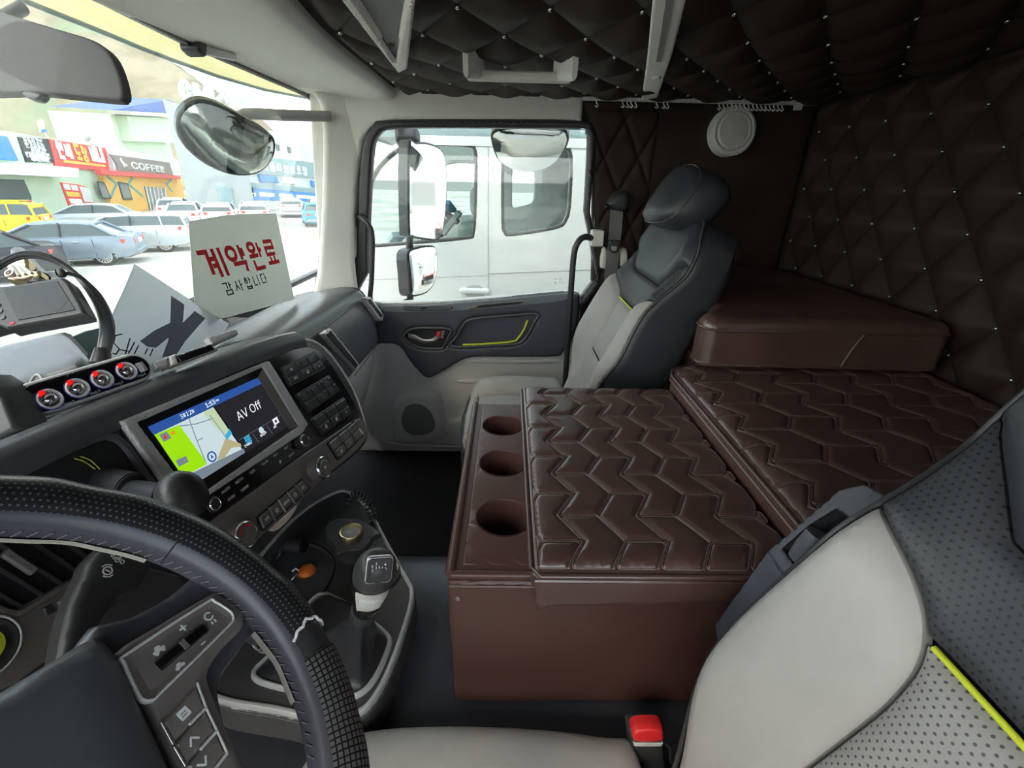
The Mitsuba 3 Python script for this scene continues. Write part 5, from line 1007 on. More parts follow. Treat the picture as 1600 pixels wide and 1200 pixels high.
rr_ = thing('key_ring', 'coil of thin wire rings hanging behind the steering wheel spoke', 'ring')
for k in range(3):
    c_ = px(402+4*k, 993+2*k, d=0.47); f_ = Fr(c_, (0.5, 0.6, 0.3*k), (0.2, -0.4, 0.9))
    obj('ring', tube(f_.pts(ngon(0.014+0.001*k, 20)), 0.0008, 5, closed=True), 'silver_trim', rr_, smooth=True)
# ---- red seat belt buckle by the driver seat
bk = thing('belt_buckle', 'black seat belt buckle with a red release button, beside the driver seat', 'buckle')
BKo = px(1009, 1145, x=0.368); BK = Fr(BKo, (0.28, -0.95, 0.0), (-0.10, -0.05, 0.95))
BK = Fr(BKo, RT*1.0, -DN*0.9-AX*0.25)
hous = cr([(-0.022, 0.010), (0.022, 0.012), (0.024, -0.006), (0.030, -0.05), (0.040, -0.085), (-0.018, -0.09), (-0.019, -0.05), (-0.023, -0.006)], 3, True)
obj('housing', patch(Polygon(hous), BK, 0.010, 0.008, 0.01, None, 0.018, (0.2, 0.5, 1.0)), 'black_plastic', bk, smooth=45)
obj('release_button', patch(Pcr(([(-0.020, 0.018), (0.0, 0.0225), (0.018, 0.020), (0.021, 0.010), (0.021, -0.001), (0.0, -0.004), (-0.020, -0.001)], 3, True)), BK, 0.008, 0.005, 0.01, None, 0.012, (0.2, 0.5, 1.0), 0.004), 'button_red', bk, smooth=45, label='red release button')
obj('slot', patch(Polygon([(-0.020, -0.004), (0.021, -0.004), (0.019, -0.010), (-0.018, -0.010)]), BK, 0.002, 0.001, 0.02, depth=0.004, z0=0.0095), 'satin_grey', bk)
obj('tag', plate(rrect(-0.007, -0.072, 0.013, -0.066, 0.001), BK, 0.001, 0.0003, 0.010), 'print_white', bk)
obj('strap', sweep(cr([BK.at(0.02, -0.085, -0.005), BK.at(0.03, -0.12, -0.01), BK.at(0.03, -0.16, -0.015)], 4), [(-0.02, -0.002), (0.02, -0.002), (0.02, 0.002), (-0.02, 0.002)], up=BK.Z), 'black_matte', bk)
obj('side_clip', tube(cr([BK.at(0.028, -0.02, 0.0), BK.at(0.036, -0.028, 0.0), BK.at(0.040, -0.055, 0.0)], 5), 0.0025, 6), 'black_plastic', bk)
# ---- plastic bracket on the inner side of the driver seat
QX = 0.405
A_, B_, C_ = px(1197, 861, x=QX), px(1310, 764, x=QX), px(1123, 969, x=QX)
QY = unit(B_-A_); QF = Fr(A_, (1, 0, 0.0), QY)                # top face: X away from the driver, Y up along the backrest
if QF.Z@np.array([0, 1, 0.3]) < 0: QF = Fr(A_, (-1, 0, 0), QY)
Ql = np.linalg.norm(B_-A_)
qq = lambda *q: QF.pix(q)
brk = Polygon(qq((1197, 861), (1310, 764), (1350, 755), (1392, 778), (1355, 812), (1228, 905)))
recs = Polygon(qq((1222, 857), (1262, 822), (1305, 795), (1330, 812), (1330, 835), (1248, 893))).buffer(-0.002).buffer(0.002)
br_ = obj('side_bracket', patch(brk.buffer(-0.003).buffer(0.003).difference(recs), QF, 0.004, 0.004, 0.02, depth=0.012, z0=-0.004), 'navy_plastic', s2, smooth=40, label='dark grey plastic bracket with a black lever on the inner side of the seat')
v3 = np.array([QF.at(*p) for p in (*qq((1197, 861)), *qq((1228, 905)))]); low_ = np.array([px(1150, 977, x=v3[1][0]), px(1122, 970, x=v3[0][0])])
fF = Fr(v3[0], v3[1]-v3[0], v3[0]-low_[1])
dn_ = [fF.pix([q])[0] for q in ((1197, 861), (1228, 905), (1150, 980), (1120, 1010), (1115, 975))]
obj('bracket_front', patch(Polygon(dn_), fF, 0.004, 0.004, 0.03, depth=0.04, z0=-0.004), 'navy_plastic', br_, smooth=40)
obj('bracket_well', patch(recs.buffer(0.004), QF, 0.001, 0.002, 0.05, z0=-0.03), 'black_matte', br_)
obj('well_side', loft([QF.pts(np.array(recs.exterior.coords)[:-1], z) for z in (0.0, -0.03)], False, False), 'black_plastic', br_, smooth=40)
la, lb = QF.at(*qq((1245, 872))[0], -0.006), QF.at(*qq((1285, 838))[0], 0.006)
obj('lever', tube([la, la*0.5+lb*0.5, lb], [0.013, 0.014, 0.012], 14), 'dash_plastic', br_, smooth=40, label='black lever in the recess')
# ================================================================ things on the dashboard and behind the windscreen
# ---- hand-sized sale card
cd = thing('sign_card', 'grey-white card with big red Korean letters, standing at the foot of the windscreen', 'card')
CDo = px(388, 478, y=0.700)
c4 = [px(300, 345, y=0.735), px(442, 331, y=0.725), px(468, 466, y=0.675), px(318, 506, y=0.690)]
CD = Fr((c4[2]+c4[3])/2, c4[2]-c4[3], (c4[0]+c4[1])/2-(c4[2]+c4[3])/2)
if CD.Z[1] > 0: raise RuntimeError('card')
cq = CD.pix([(300, 345), (355, 336), (442, 331), (468, 466), (318, 506)])
obj('sheet', patch(Polygon(cq), lambda P, z: CD.pts(P, z+0.012*np.cos(P[:, 0]*9)-0.012), 0.0003, 0.001, 0.02, None, 0.001, (1.0,)), 'paper_card', cd, smooth=50)
bend = lambda m: m
def on_card(word, p0, p1, hpx, bar, mat, nm, lab=None, wd=0.86):
    a, b = CD.pix([p0, p1]); L = np.linalg.norm(b-a); n = len(word); st = L/n; f = CD.sub(a[0], a[1], math.degrees(math.atan2(*(b-a)[::-1])))
    h = np.linalg.norm(CD.pix([p0])[0]-CD.pix([(p0[0]-hpx*0.10, p0[1]-hpx)])[0])
    m = hangul(f, word, st*wd, h, bar, st, z0=0.0004)
    v = np.array(m.vertices); q = (v-CD.o)@CD.X; v += CD.Z*(0.012*np.cos(q*9)-0.012)[:, None]
    obj(nm, trimesh.Trimesh(v, m.faces, process=False), mat, cd, label=lab)
on_card([('ㄱ', 'ㅖ'), ('ㅇ', 'ㅑ', 'ㄱ'), ('ㅇ', 'ㅘ', 'ㄴ'), ('ㄹ', 'ㅛ')], (330, 437), (449, 409), 43, 0.0108, 'card_red', 'red_lettering', 'big red Korean letters', 0.82)
on_card([('ㄱ', 'ㅏ', 'ㅁ'), ('ㅅ', 'ㅏ'), ('ㅎ', 'ㅏ', 'ㅂ'), ('ㄴ', 'ㅣ'), ('ㄷ', 'ㅏ')], (357, 461), (424, 441), 18, 0.0032, 'card_black', 'black_lettering', 'smaller black Korean letters', 0.72)
# ---- white sheet of paper with grey tape
pp = thing('taped_paper', 'white sheet of paper crossed with grey tape, leaning on the windscreen beside the card', 'paper')
p4 = [px(205, 414, y=0.735), px(362, 505, y=0.70), px(300, 600, y=0.60), px(165, 560, y=0.66)]
PF = Fr(p4[3], px(330, 545, y=0.66)-p4[3], p4[0]-p4[3])
pq = PF.pix([(204, 415), (364, 503), (330, 556), (215, 588), (160, 568), (160, 520), (172, 487)])
crv = lambda P, z: PF.pts(P, z+0.010*np.sin(P[:, 0]*11+0.4))
obj('sheet', patch(Polygon(pq), crv, 0.0003, 0.001, 0.02, None, 0.001, (1.0,)), 'paper_white', pp, smooth=50)
for q in ([(265, 463), (288, 476), (280, 520), (262, 556), (252, 556), (260, 510)], [(306, 485), (324, 496), (285, 535), (268, 558), (245, 562), (262, 520), (280, 508)], [(211, 536), (235, 519), (268, 503), (272, 518), (236, 547), (222, 545)]):
    obj('tape', patch(Polygon(PF.pix(q)).buffer(0), crv, 0.0004, 0.001, 0.02, None, 0.0, (1.0,), 0.0006), 'paper_tape', pp, smooth=50, label='grey tape')
obj('handwriting', cat(*[patch(LineString(PF.pix(q)).buffer(0.0011), crv, 0.0003, 0.0008, 0.006, None, 0.0, (1.0,), 0.0006) for q in ([(184, 525), (174, 527), (172, 538), (181, 548), (176, 556), (172, 554)], [(182, 549), (196, 552)], [(196, 532), (190, 556)], [(203, 538), (194, 556)], [(209, 543), (203, 556)], [(223, 548), (219, 556)], [(231, 549), (227, 559)])]), 'print_black', pp)
# ---- dash camera / navigation display hanging by the windscreen
nv = thing('dash_monitor', 'black rectangular dashboard monitor with a small red lamp, by the windscreen', 'monitor')
n4 = [px(-60, 462, d=0.60), px(103, 436, d=0.62), px(134, 491, d=0.60), px(-30, 522, d=0.58)]
NF = Fr(n4[3], n4[2]-n4[3], n4[0]-n4[3])
fp_ = Pcr((NF.pix([(-60, 460), (20, 448), (92, 436), (103, 436.5), (110, 443), (132, 482), (134, 490), (126, 494), (30, 511), (12, 515), (2, 510), (-60, 520)]), 2, True))
obj('case', patch(fp_, NF, 0.004, 0.004, 0.02, depth=0.018), 'black_plastic', nv, smooth=45)
obj('display', plate(Polygon(NF.pix([(10, 455), (94, 442), (122, 487), (34, 503)])), NF, 0.0008, 0.0002, 0.0042), 'black_gloss', nv, label='dark glossy display')
obj('side_keys', cat(*[plate(Point(*NF.pix([q])[0]).buffer(0.0035), NF, 0.001, 0.0004, 0.0042) for q in ((2, 480), (5, 489), (9, 499))]), 'dash_plastic', nv)
obj('lamp', plate(Polygon(NF.pix([(20, 507), (27, 505.5), (28, 508.5), (21, 510)])), NF, 0.0008, 0.0002, 0.0042), 'button_red', nv, label='small red lamp')
obj('mount', cat(tube([NF.at(*NF.pix([(40, 440)])[0], -0.012), NF.at(*NF.pix([(35, 415)])[0], -0.03)], 0.008, 10), tube([NF.at(*NF.pix([(35, 415)])[0], -0.03), px(30, 395, d=0.72)], 0.010, 10)), 'black_plastic', nv, smooth=40)
bb = thing('brass_bracket', 'brass-coloured bracket with bright ribs above the dashboard monitor', 'bracket')
BB = Fr(px(32, 425, d=0.64), NF.X, NF.Y)
obj('plate', patch(Polygon(BB.pix([(12, 408), (44, 405), (47, 425), (64, 424), (65, 432), (38, 438), (14, 439)])), BB, 0.004, 0.003, 0.02, depth=0.012), 'gold_metal', bb, smooth=40)
for k in range(3): obj('rib', tube([BB.at(*p, 0.006) for p in BB.pix([(24+9*k, 419+k), (36+10*k, 435-2*k)])], 0.0018, 6), 'silver_trim', bb)
obj('ring', Fr(BB.at(*BB.pix([(22, 431)])[0], 0.004), BB.X, BB.Y).put(lathe([(0.006, 0), (0.007, 0.002), (0.006, 0.004), (0.004, 0.004), (0.0035, 0)], 16, True)), 'silver_trim', bb, smooth=40)
cb_ = thing('cable_bundle', 'bundle of black cables arching over the dashboard monitor, wrapped in tape', 'cable')
trunk = cr([px(-20, 430, d=0.60), px(5, 411, d=0.61), px(35, 399, d=0.62), px(70, 401, d=0.63), px(105, 418, d=0.64), px(135, 445, d=0.645), px(155, 472, d=0.65), px(167, 505, d=0.65), px(165, 535, d=0.645), px(158, 560, d=0.64)], 8)
nt = len(trunk)
for k, (o, r) in enumerate(((0, 0.0030), (0.005, 0.0020), (-0.005, 0.0022))):
    obj('cable', tube(trunk[:nt*2//3+2]+DN*o*np.linspace(1, 0.2, nt*2//3+2)[:, None], r, 7), 'black_plastic', cb_, smooth=True)
obj('tape_wrap', tube(trunk[nt//2:], np.interp(np.arange(nt-nt//2), [0, 8, 22, nt-nt//2], [0.004, 0.007, 0.009, 0.008]), 12), 'dash_plastic', cb_, smooth=True)
obj('wrap_end', tube([px(160, 545, d=0.642), px(157, 568, d=0.638)], [0.009, 0.013], 12), 'black_plastic', cb_, smooth=40)
obj('branch', tube(cr([px(152, 465, d=0.645), px(130, 437, d=0.63), px(110, 428, d=0.62), px(98, 427, d=0.615)], 6), 0.0025, 7), 'black_plastic', cb_, smooth=True)
obj('branch_plug', tube([px(99, 426, d=0.615), px(91, 427, d=0.61)], 0.0065, 10), 'black_plastic', cb_, smooth=True)
# ---- black device box on the dash
dv = thing('device_box', 'dark grey rounded device box on the dashboard behind the socket strip', 'box')
DZ = 0.985
d4 = [px(-40, 610, z=1.05), px(95, 520, z=1.05)]
v0, v1, v2, v3_ = px(60, 588, d=0.70), px(128, 566, d=0.72), px(92, 516, d=0.80), px(-30, 555, d=0.76)
DB_ = Fr(v0, v1-v0, v2-v0)
topq = Pcr((DB_.pix([(-70, 632), (58, 590), (118, 572), (127, 562), (128, 550), (98, 518), (90, 516), (-70, 560)]), 2, True))
obj('case', patch(topq, DB_, 0.014, 0.018, 0.02, None, 0.045, (0.2, 0.5, 1.0), -0.014), 'dash_plastic', dv, smooth=50)
obj('lead', tube(cr([px(56, 640, d=0.62), px(45, 612, d=0.63), px(52, 590, d=0.64), px(62, 586, d=0.64), px(70, 600, d=0.635)], 6), 0.0022, 6), 'print_grey', dv, smooth=True)
# ---- strip of four sockets
sk = thing('socket_strip', 'black strip of four lit power sockets with a silver edge, on top of the dashboard', 'socket strip')
s4 = [px(48, 630, z=0.995), px(218, 568, z=0.995)]
SX = s4[1]-s4[0]; SFm = Fr(s4[0], SX, px(225, 560, z=1.02)-px(232, 585, z=0.985))
SFm = Fr(px(140, 602, z=1.0), SX, np.array([0.05, 0.45, 0.9]))
oq = SFm.pix([(62, 622), (212, 574)]); wid = 0.0185
cap = LineString(oq).buffer(wid, quad_segs=10)
obj('silver_case', patch(cap.buffer(0.003), SFm, 0.004, 0.004, 0.02, depth=0.025, z0=-0.004), 'satin_grey', sk, smooth=45)
obj('face', patch(cap.buffer(-0.0012), SFm, 0.0015, 0.002, 0.02, depth=0.003, z0=0.0005), 'black_gloss', sk, smooth=40)
lit('glow_lamp', (1.0, 0.12, 0.08), 1.1); lit('glow_violet', (0.20, 0.18, 0.52), 0.35)
for k, (u, v) in enumerate(((77, 624), (120, 607), (159, 593), (197, 580))):
    c = SFm.pix([(u, v)], 0.002)[0]; f = SFm.sub(*c)
    f = Fr(f.o+f.Z*0.002, f.X, f.Y); R_ = 0.0125
    so_ = obj('socket', f.put(lathe([(R_, 0.0), (R_*1.0, 0.003), (R_*0.9, 0.004), (R_*0.78, 0.002), (R_*0.72, -0.001), (0, -0.001)], 28)), 'satin_grey', sk, smooth=40)
    obj('plug_cap', f.put(lathe([(R_*0.55, -0.001), (R_*0.50, 0.004), (R_*0.30, 0.006), (0.0, 0.0065)], 20)), 'chrome', so_, smooth=40)
    glow('glow_ring', f.put(lathe([(R_*1.02, 0.0002), (R_*1.10, 0.0012), (R_*1.04, 0.0018)], 28, True)), 'glow_violet', so_)
    glow('lamp', patch(Pcr((np.array([(-0.0075, 0.006), (-0.006, 0.0115), (-0.001, 0.0125), (-0.001, 0.0075)]), 3, True)), f, 0.001, 0.002, 0.01, None, 0.001, (1.0,), 0.0035), 'glow_lamp', so_)
    obj('lettering', text(SFm, f'Plug {k+1}', c[0]+0.014, c[1]-0.0125, 0.0030, 0, 0.0003, 0.0021), 'print_white', sk)
for k in (0, 1, 2):
    c = SFm.pix([(217+4*k, 575-1.5*k)], 0.002)[0]; obj('usb_port', plate(sbox(c[0]-0.0016, c[1]-0.007, c[0]+0.0016, c[1]+0.007), SFm, 0.001, 0.0003, 0.0018), 'print_white' if k != 2 else 'print_grey', sk)
# ---- clear plastic card reader
rd = thing('card_reader', 'clear and dark plastic card reader lying on the dashboard edge below the card', 'card reader')
r4 = [px(245, 572, z=0.99), px(330, 545, z=0.99)]
RF = Fr(px(287, 560, z=0.992), r4[1]-r4[0], np.array([0.05, 0.6, 0.8]))
for q, mat, hh, lb in (([(238, 567), (262, 558), (264, 573), (243, 578)], 'print_grey', 0.012, 'grey clear end'), ([(262, 558), (274, 553), (279, 568), (266, 574)], 'ivory_plastic', 0.014, None), ([(275, 556), (328, 538), (336, 546), (300, 560), (281, 567)], 'black_gloss', 0.012, None), ([(322, 528), (352, 519), (368, 514), (372, 522), (340, 536), (330, 540)], 'print_grey', 0.010, 'clear far end')):
    obj('body', patch(Polygon(RF.pix(q)), RF, 0.003, 0.003, 0.02, depth=hh), mat, rd, smooth=40, label=lb)
obj('edge', tube([RF.at(*p, 0.002) for p in RF.pix([(250, 580), (300, 562), (338, 548)])], 0.0018, 6), 'silver_trim', rd)
# ---- dark phone holder at the left edge
ph = thing('black_holder', 'black holder block at the left edge on top of the dashboard', 'holder')
PH = Fr(px(-5, 640, d=0.50), RT, -DN)
obj('block', patch(Pcr((PH.pix([(-60, 585), (2, 604), (20, 640), (33, 668), (28, 674), (-60, 705)]), 2, True)), PH, 0.006, 0.006, 0.02, depth=0.03), 'black_plastic', ph, smooth=45)
# ---- rear-view mirror at the top left
rm = thing('rearview_mirror', 'dark rounded rear-view mirror with a small tab, hanging at the windscreen', 'mirror')
RM = Fr(px(60, 88, d=0.72), RT*1.0, -DN*1.0-AX*0.12)
obj('case', patch(Pcr((RM.pix([(-60, -5), (0, 18), (90, 46), (145, 63), (172, 82), (187, 110), (196, 145), (192, 156), (176, 158), (60, 146), (-60, 135)]), 3, True)), RM, 0.004, 0.006, 0.02, None, 0.012, (0.2, 0.5, 1.0)), 'mirror_back' if 'mirror_back' in scene else pr('mirror_back', (0.070, 0.066, 0.069), 0.6), rm, smooth=45)
obj('tab', patch(Pcr((RM.pix([(34, 142), (68, 147), (67, 155), (60, 158), (44, 154)]), 3, True)), RM, 0.006, 0.005, 0.01, None, 0.008, (0.5, 1.0)), 'black_plastic', rm, smooth=45)
obj('stem', tube([RM.at(*RM.pix([(-20, 30)])[0], -0.01), RM.at(*RM.pix([(-30, -30)])[0], -0.06)], 0.010, 10), 'black_plastic', rm, smooth=40)
# ================================================================ outside
GZ = -1.70
pr('asphalt', mikit.proc(lambda p, n, uv: mix((0.30, 0.29, 0.25), (0.42, 0.41, 0.36), smoothstep(0.3, 0.7, fbm(p.x*0.35, p.y*0.35, 0, 4)))), 0.9)
pr('line_paint', (0.55, 0.55, 0.50), 0.8)
gd = struct('ground', plate(sbox(-60, -60, 160, 120), Fr((0, 0, GZ-0.05), (1, 0, 0), (0, 1, 0)), 0.05, 0.001), 'asphalt', 'pale asphalt of the car yard outside')
pr('car_paint_white', (0.76, 0.77, 0.78), 0.25, clearcoat=0.6, clearcoat_gloss=0.9)
pr('car_paint_silver', (0.50, 0.53, 0.55), 0.28, 0.3, clearcoat=0.6)
pr('car_paint_blue_grey', (0.24, 0.29, 0.335), 0.25, 0.3, clearcoat=0.8)
pr('car_paint_black', (0.035, 0.03, 0.032), 0.2, clearcoat=0.8)
pr('car_paint_yellow', (0.68, 0.50, 0.015), 0.3, clearcoat=0.6)
pr('car_paint_teal', (0.05, 0.30, 0.42), 0.3, clearcoat=0.6)
pr('car_glass', (0.09, 0.115, 0.12), 0.08)
pr('tyre', (0.025, 0.025, 0.026), 0.8)
pr('tail_lamp', (0.75, 0.08, 0.06), 0.2, clearcoat=0.5)
pr('truck_white', (0.55, 0.575, 0.565), 0.28, clearcoat=0.5)
# ---- the neighbouring crew cab truck
TX = 3.0
TF = Fr((TX, 0, 0), (0, -1, 0), (0, 0, 1))
tk = thing('crew_cab_truck', 'white crew cab truck parked alongside, seen through the door window', 'truck')
tp = TF.pix
fw = Pcr((tp([(568, 379), (566, 330), (585, 276), (610, 246), (642, 228), (700, 227), (733, 229), (741, 236), (742.5, 260), (741, 330), (738, 364), (728, 370), (650, 377)]), 3, True))
rw = Pcr((tp([(788, 240), (796, 229.5), (840, 230), (880, 232), (889, 238), (891, 262), (888, 320), (883, 342), (868, 354), (800, 365), (790, 361), (787, 345)]), 3, True))
z_top = tp([(700, 220)])[0][1]
side_o = Polygon([(-1.13, GZ+0.45), (-1.13, 0.95), (-1.04, 1.12), (-0.82, 1.38), (-0.60, z_top+0.01), (1.1, z_top+0.02), (1.1, GZ+0.45)])
obj('cab_side', patch(side_o.difference(fw).difference(rw), TF, 0.012, 0.02, 0.15, depth=0.06), 'truck_white', tk, smooth=40)
obj('cab_far_side', patch(side_o.difference(affinity.scale(fw, 0.9, 0.9)).difference(affinity.scale(rw, 0.55, 0.75, origin=(rw.centroid.x-0.05, rw.centroid.y))), Fr((TX+2.0, 0, 0), (0, -1, 0), (0, 0, 1)), 0.012, 0.02, 0.3, depth=0.06), 'truck_white', tk, smooth=40)
obj('cab_roof', cat(trimesh.creation.box((2.1, 1.7, 0.05)).apply_translation((TX+1.03, -0.25, z_top))), 'truck_white', tk)
obj('cab_back', trimesh.creation.box((2.0, 0.05, z_top-GZ-0.5)).apply_translation((TX+1.0, -1.1, (z_top+GZ+0.5)/2)), 'truck_white', tk)
obj('cab_floor', trimesh.creation.box((2.0, 2.2, 0.06)).apply_translation((TX+1.0, 0.0, GZ+0.75)), 'black_matte', tk)
obj('cab_front', trimesh.creation.box((2.0, 0.06, 1.7)).apply_translation((TX+1.0, 1.11, GZ+1.35)), 'truck_white', tk)
pr('truck_fairing', (0.20, 0.26, 0.27), 0.5)
fairing = Polygon([(-0.9, z_top+0.02), (1.1, z_top+0.02), (1.1, z_top+0.65), (-0.4, z_top+0.55)])
obj('roof_fairing', patch(fairing, Fr((TX+0.10, 0, 0), (0, -1, 0), (0, 0, 1)), 0.02, 0.04, 0.2, depth=1.8), 'truck_fairing', tk, smooth=40, label='grey-green roof fairing')
scene['truck_glass'] = {'type': 'thindielectric', 'int_ior': 1.5, 'specular_transmittance': {'type': 'rgb', 'value': [0.55, 0.66, 0.64]}}
for p_, nm in ((fw, 'front_window'), (rw, 'rear_window')):
    c_ = np.array(p_.convex_hull.buffer(0.01).exterior.coords)[:-1]
    w_k = obj(nm, trimesh.Trimesh(TF.pts(c_, -0.012), [[0, i, i+1] for i in range(1, len(c_)-1)], process=False), 'truck_glass', tk)
    obj('seal', patch(p_.buffer(0.016).difference(p_.buffer(-0.004)), TF, 0.006, 0.008, 0.1, depth=0.02, z0=0.010), 'black_plastic', w_k, smooth=40)
def yz(u, v, o=0.0): return TF.at(*TF.pix([(u, v)])[0], o)
obj('seam', cat(tube([yz(763, 222, 0.012), yz(763, 500, 0.012)], 0.005, 6), tube([yz(764, 427, 0.012), yz(930, 420, 0.012)], 0.005, 6), tube([yz(560, 437, 0.012), yz(762, 430, 0.012)], 0.003, 6)), 'print_grey', tk)
obj('crease', sweep([yz(560, 432, 0.008), yz(700, 424, 0.008), yz(900, 398, 0.008)], [(-0.03, -0.004), (0.03, -0.004), (0.0, 0.003)], up=(-1, 0, 0)), 'truck_white', tk, smooth=True)
hc = yz(742, 458, 0.0)
obj('door_handle', cat(Fr(hc, TF.X, TF.Y).put(rbox(0.20, 0.035, 0.05, 0.015, (0, 0.02, 0.02)))), 'truck_white', tk, smooth=True)
obj('handle_bowl', patch(Pcr((np.array([(-0.05, -0.03), (0.05, -0.03), (0.06, 0.03), (0.03, 0.055), (-0.03, 0.055), (-0.06, 0.03)]), 3, True)), Fr(hc, TF.X, TF.Y), 0.004, 0.004, 0.05, depth=0.002, z0=0.012), 'print_grey', tk)
obj('side_marks', cat(*[plate(Polygon(TF.pix(q)), TF, 0.001, 0.0003, 0.013) for q in ([(865.5, 434.8), (870, 434.6), (870, 435.6), (865.5, 435.8)], [(873.5, 433.8), (875, 433.8), (875, 435.8), (873.5, 435.8)], [(876, 433.6), (877.3, 433.6), (877.3, 435.8), (876, 435.8)], [(866, 439.5), (869, 439.5), (869, 442.5), (866, 442.5)], [(873, 438), (878, 438), (878, 438.8), (873, 438.8)], [(873, 441), (880, 441), (880, 441.6), (873, 441.6)])]), 'print_grey', tk)
# inside of the neighbouring cab: seats, a steering wheel, boxes
for y_, nm in ((0.28, 'seat'), (-0.72, 'seat')):
    st_ = obj(nm, Fr((TX+0.55, y_, 0.62), (0, -1, 0), (0, 0, 1)).put(rbox(0.16, 0.75, 0.50, 0.06)), 'print_grey', tk, smooth=True)
    obj('headrest', Fr((TX+0.55, y_-0.05, 1.12), (0, -1, 0), (0, 0, 1)).put(rbox(0.10, 0.20, 0.26, 0.05)), 'print_grey', st_, smooth=True)
rng = np.random.RandomState(4)
for k in range(16):
    b_ = trimesh.creation.box(rng.uniform([0.03, 0.12, 0.01], [0.10, 0.22, 0.04])); b_.apply_transform(trimesh.transformations.rotation_matrix(rng.uniform(-0.9, 0.9), [1, 0, 0])); b_.apply_transform(trimesh.transformations.rotation_matrix(rng.uniform(0, 3), [0, 0, 1])); b_.apply_translation((TX+0.35+rng.uniform(0, 0.5), 0.62+rng.uniform(-0.22, 0.22), 0.86+rng.uniform(0, 0.22)))
    obj('dash_clutter', b_, ('paper_white', 'print_black', 'car_paint_teal', 'print_grey')[k % 4], tk)
for y_ in (0.9, -0.2):
    wh = Fr((TX+0.05, y_+0.4 if y_ > 0 else -2.0, GZ+0.5), (0, 1, 0), (0, 0, 1))
    wk_ = obj('wheel', wh.put(lathe([(0.0, -0.05), (0.28, -0.05), (0.30, 0.0), (0.48, 0.02), (0.50, -0.05), (0.50, -0.25), (0.3, -0.28)], 32)), 'tyre', tk, smooth=40)
# cargo body of a long white lorry standing behind, seen in the mirrors
lo = thing('box_lorry', 'long white lorry body with red edges, seen only in the side mirror', 'lorry')
obj('cargo_box', trimesh.creation.box((2.4, 9.0, 2.4)).apply_translation((5.0, -16.0, GZ+2.3)), 'truck_white', lo)
obj('red_edge', cat(trimesh.creation.box((2.44, 9.04, 0.08)).apply_translation((5.0, -16.0, GZ+3.48)), *[trimesh.creation.box((0.08, 0.08, 2.4)).apply_translation((x_, -11.5, GZ+2.3)) for x_ in (3.8, 6.2)], trimesh.creation.box((2.44, 9.04, 0.08)).apply_translation((5.0, -16.0, GZ+1.14))), 'print_red', lo)
obj('chassis', trimesh.creation.box((1.6, 9.0, 0.5)).apply_translation((5.0, -16.0, GZ+0.85)), 'black_matte', lo)
for y_ in (-13.0, -18.0, -19.2): obj('wheel', Fr((3.85, y_, GZ+0.5), (0, 1, 0), (0, 0, 1)).put(lathe([(0.0, 0.0), (0.3, 0.0), (0.32, 0.03), (0.5, 0.03), (0.5, -0.25), (0.3, -0.28)], 28)), 'tyre', lo, smooth=40)
ot = thing('distant_truck', 'white truck front far behind, seen only in the side mirror', 'truck')
obj('cab', rbox(2.3, 1.8, 2.2, 0.15, (2.2, -46.0, GZ+1.75)), 'truck_white', ot, smooth=True)
obj('windscreen', trimesh.creation.box((1.9, 0.05, 0.8)).apply_translation((2.2, -45.08, GZ+2.2)), 'car_glass', ot)
obj('grille', trimesh.creation.box((1.5, 0.05, 0.45)).apply_translation((2.2, -45.08, GZ+1.2)), 'black_matte', ot)
obj('bumper', trimesh.creation.box((2.2, 0.2, 0.4)).apply_translation((2.2, -45.1, GZ+0.6)), 'print_grey', ot)
for x_ in (1.3, 3.1): obj('wheel', Fr((x_, -45.8, GZ+0.45), (0, 1, 0), (0, 0, 1)).put(lathe([(0.0, 0.1), (0.45, 0.1), (0.45, -0.1), (0.0, -0.1)], 24)), 'tyre', ot)
# flank of our own truck behind the cab
own = thing('cargo_body', 'white side of the cargo body behind the cab, seen only in the mirrors', 'cargo body')
obj('side', trimesh.creation.box((2.3, 6.0, 2.4)).apply_translation((0.72, -4.6, GZ+2.5)), 'truck_white', own)
obj('skirt', trimesh.creation.box((1.2, 6.0, 0.6)).apply_translation((0.72, -4.6, GZ+0.9)), 'black_matte', own)
# cab's own outer flank under the door (mirrors see it)
struct('cab_flank', trimesh.creation.box((0.04, 1.9, 1.6)).apply_translation((1.91, -0.15, GZ+1.1)), 'truck_white', 'white outer flank of the cab under the door')
# ---- mirrors of our truck on the passenger side
def mirror(fr_q, c, look, name_q, thick, parent, dome=0.0, nm='glass'):
    n_ = unit(unit(CAM-c)+unit(look)); X_ = unit(np.cross([0, 0, 1], n_)); M = Fr(c, X_, np.cross(n_, X_))
    P_ = Pcr((M.pix(fr_q), 3, True))
    obj('housing', patch(P_.buffer(0.008), M, 0.004, 0.006, 0.03, None, thick, (0.5, 1.0), -0.006), 'black_plastic', parent, smooth=45)
    if dome: obj(nm, patch(P_, M, dome, max(P_.minimum_rotated_rectangle.length/8, 0.05), 0.010, lambda t: 1-(1-t)**2, 0.0, (0.08, 0.2, 0.4, 0.6, 0.8), 0.0005), 'mirror_glass', parent, smooth=True)
    else: obj(nm, plate(P_, M, 0.0012, 0.0003, -0.0015), 'mirror_glass', parent)
    return M
sm = thing('side_mirror', 'tall side mirror and smaller wide-angle mirror on one black arm outside the door window', 'mirror')
c1_ = px(668, 300, x=2.16)
mirror([(641, 232), (650, 226), (668, 226), (688, 234), (695, 250), (697.5, 280), (697, 310), (693, 350), (686, 372), (660, 371), (645, 367), (641, 355)], c1_, (0.06, -1, -0.02), '', 0.06, sm, 0.0, 'main_glass')
c2_ = px(660, 424, x=2.14)
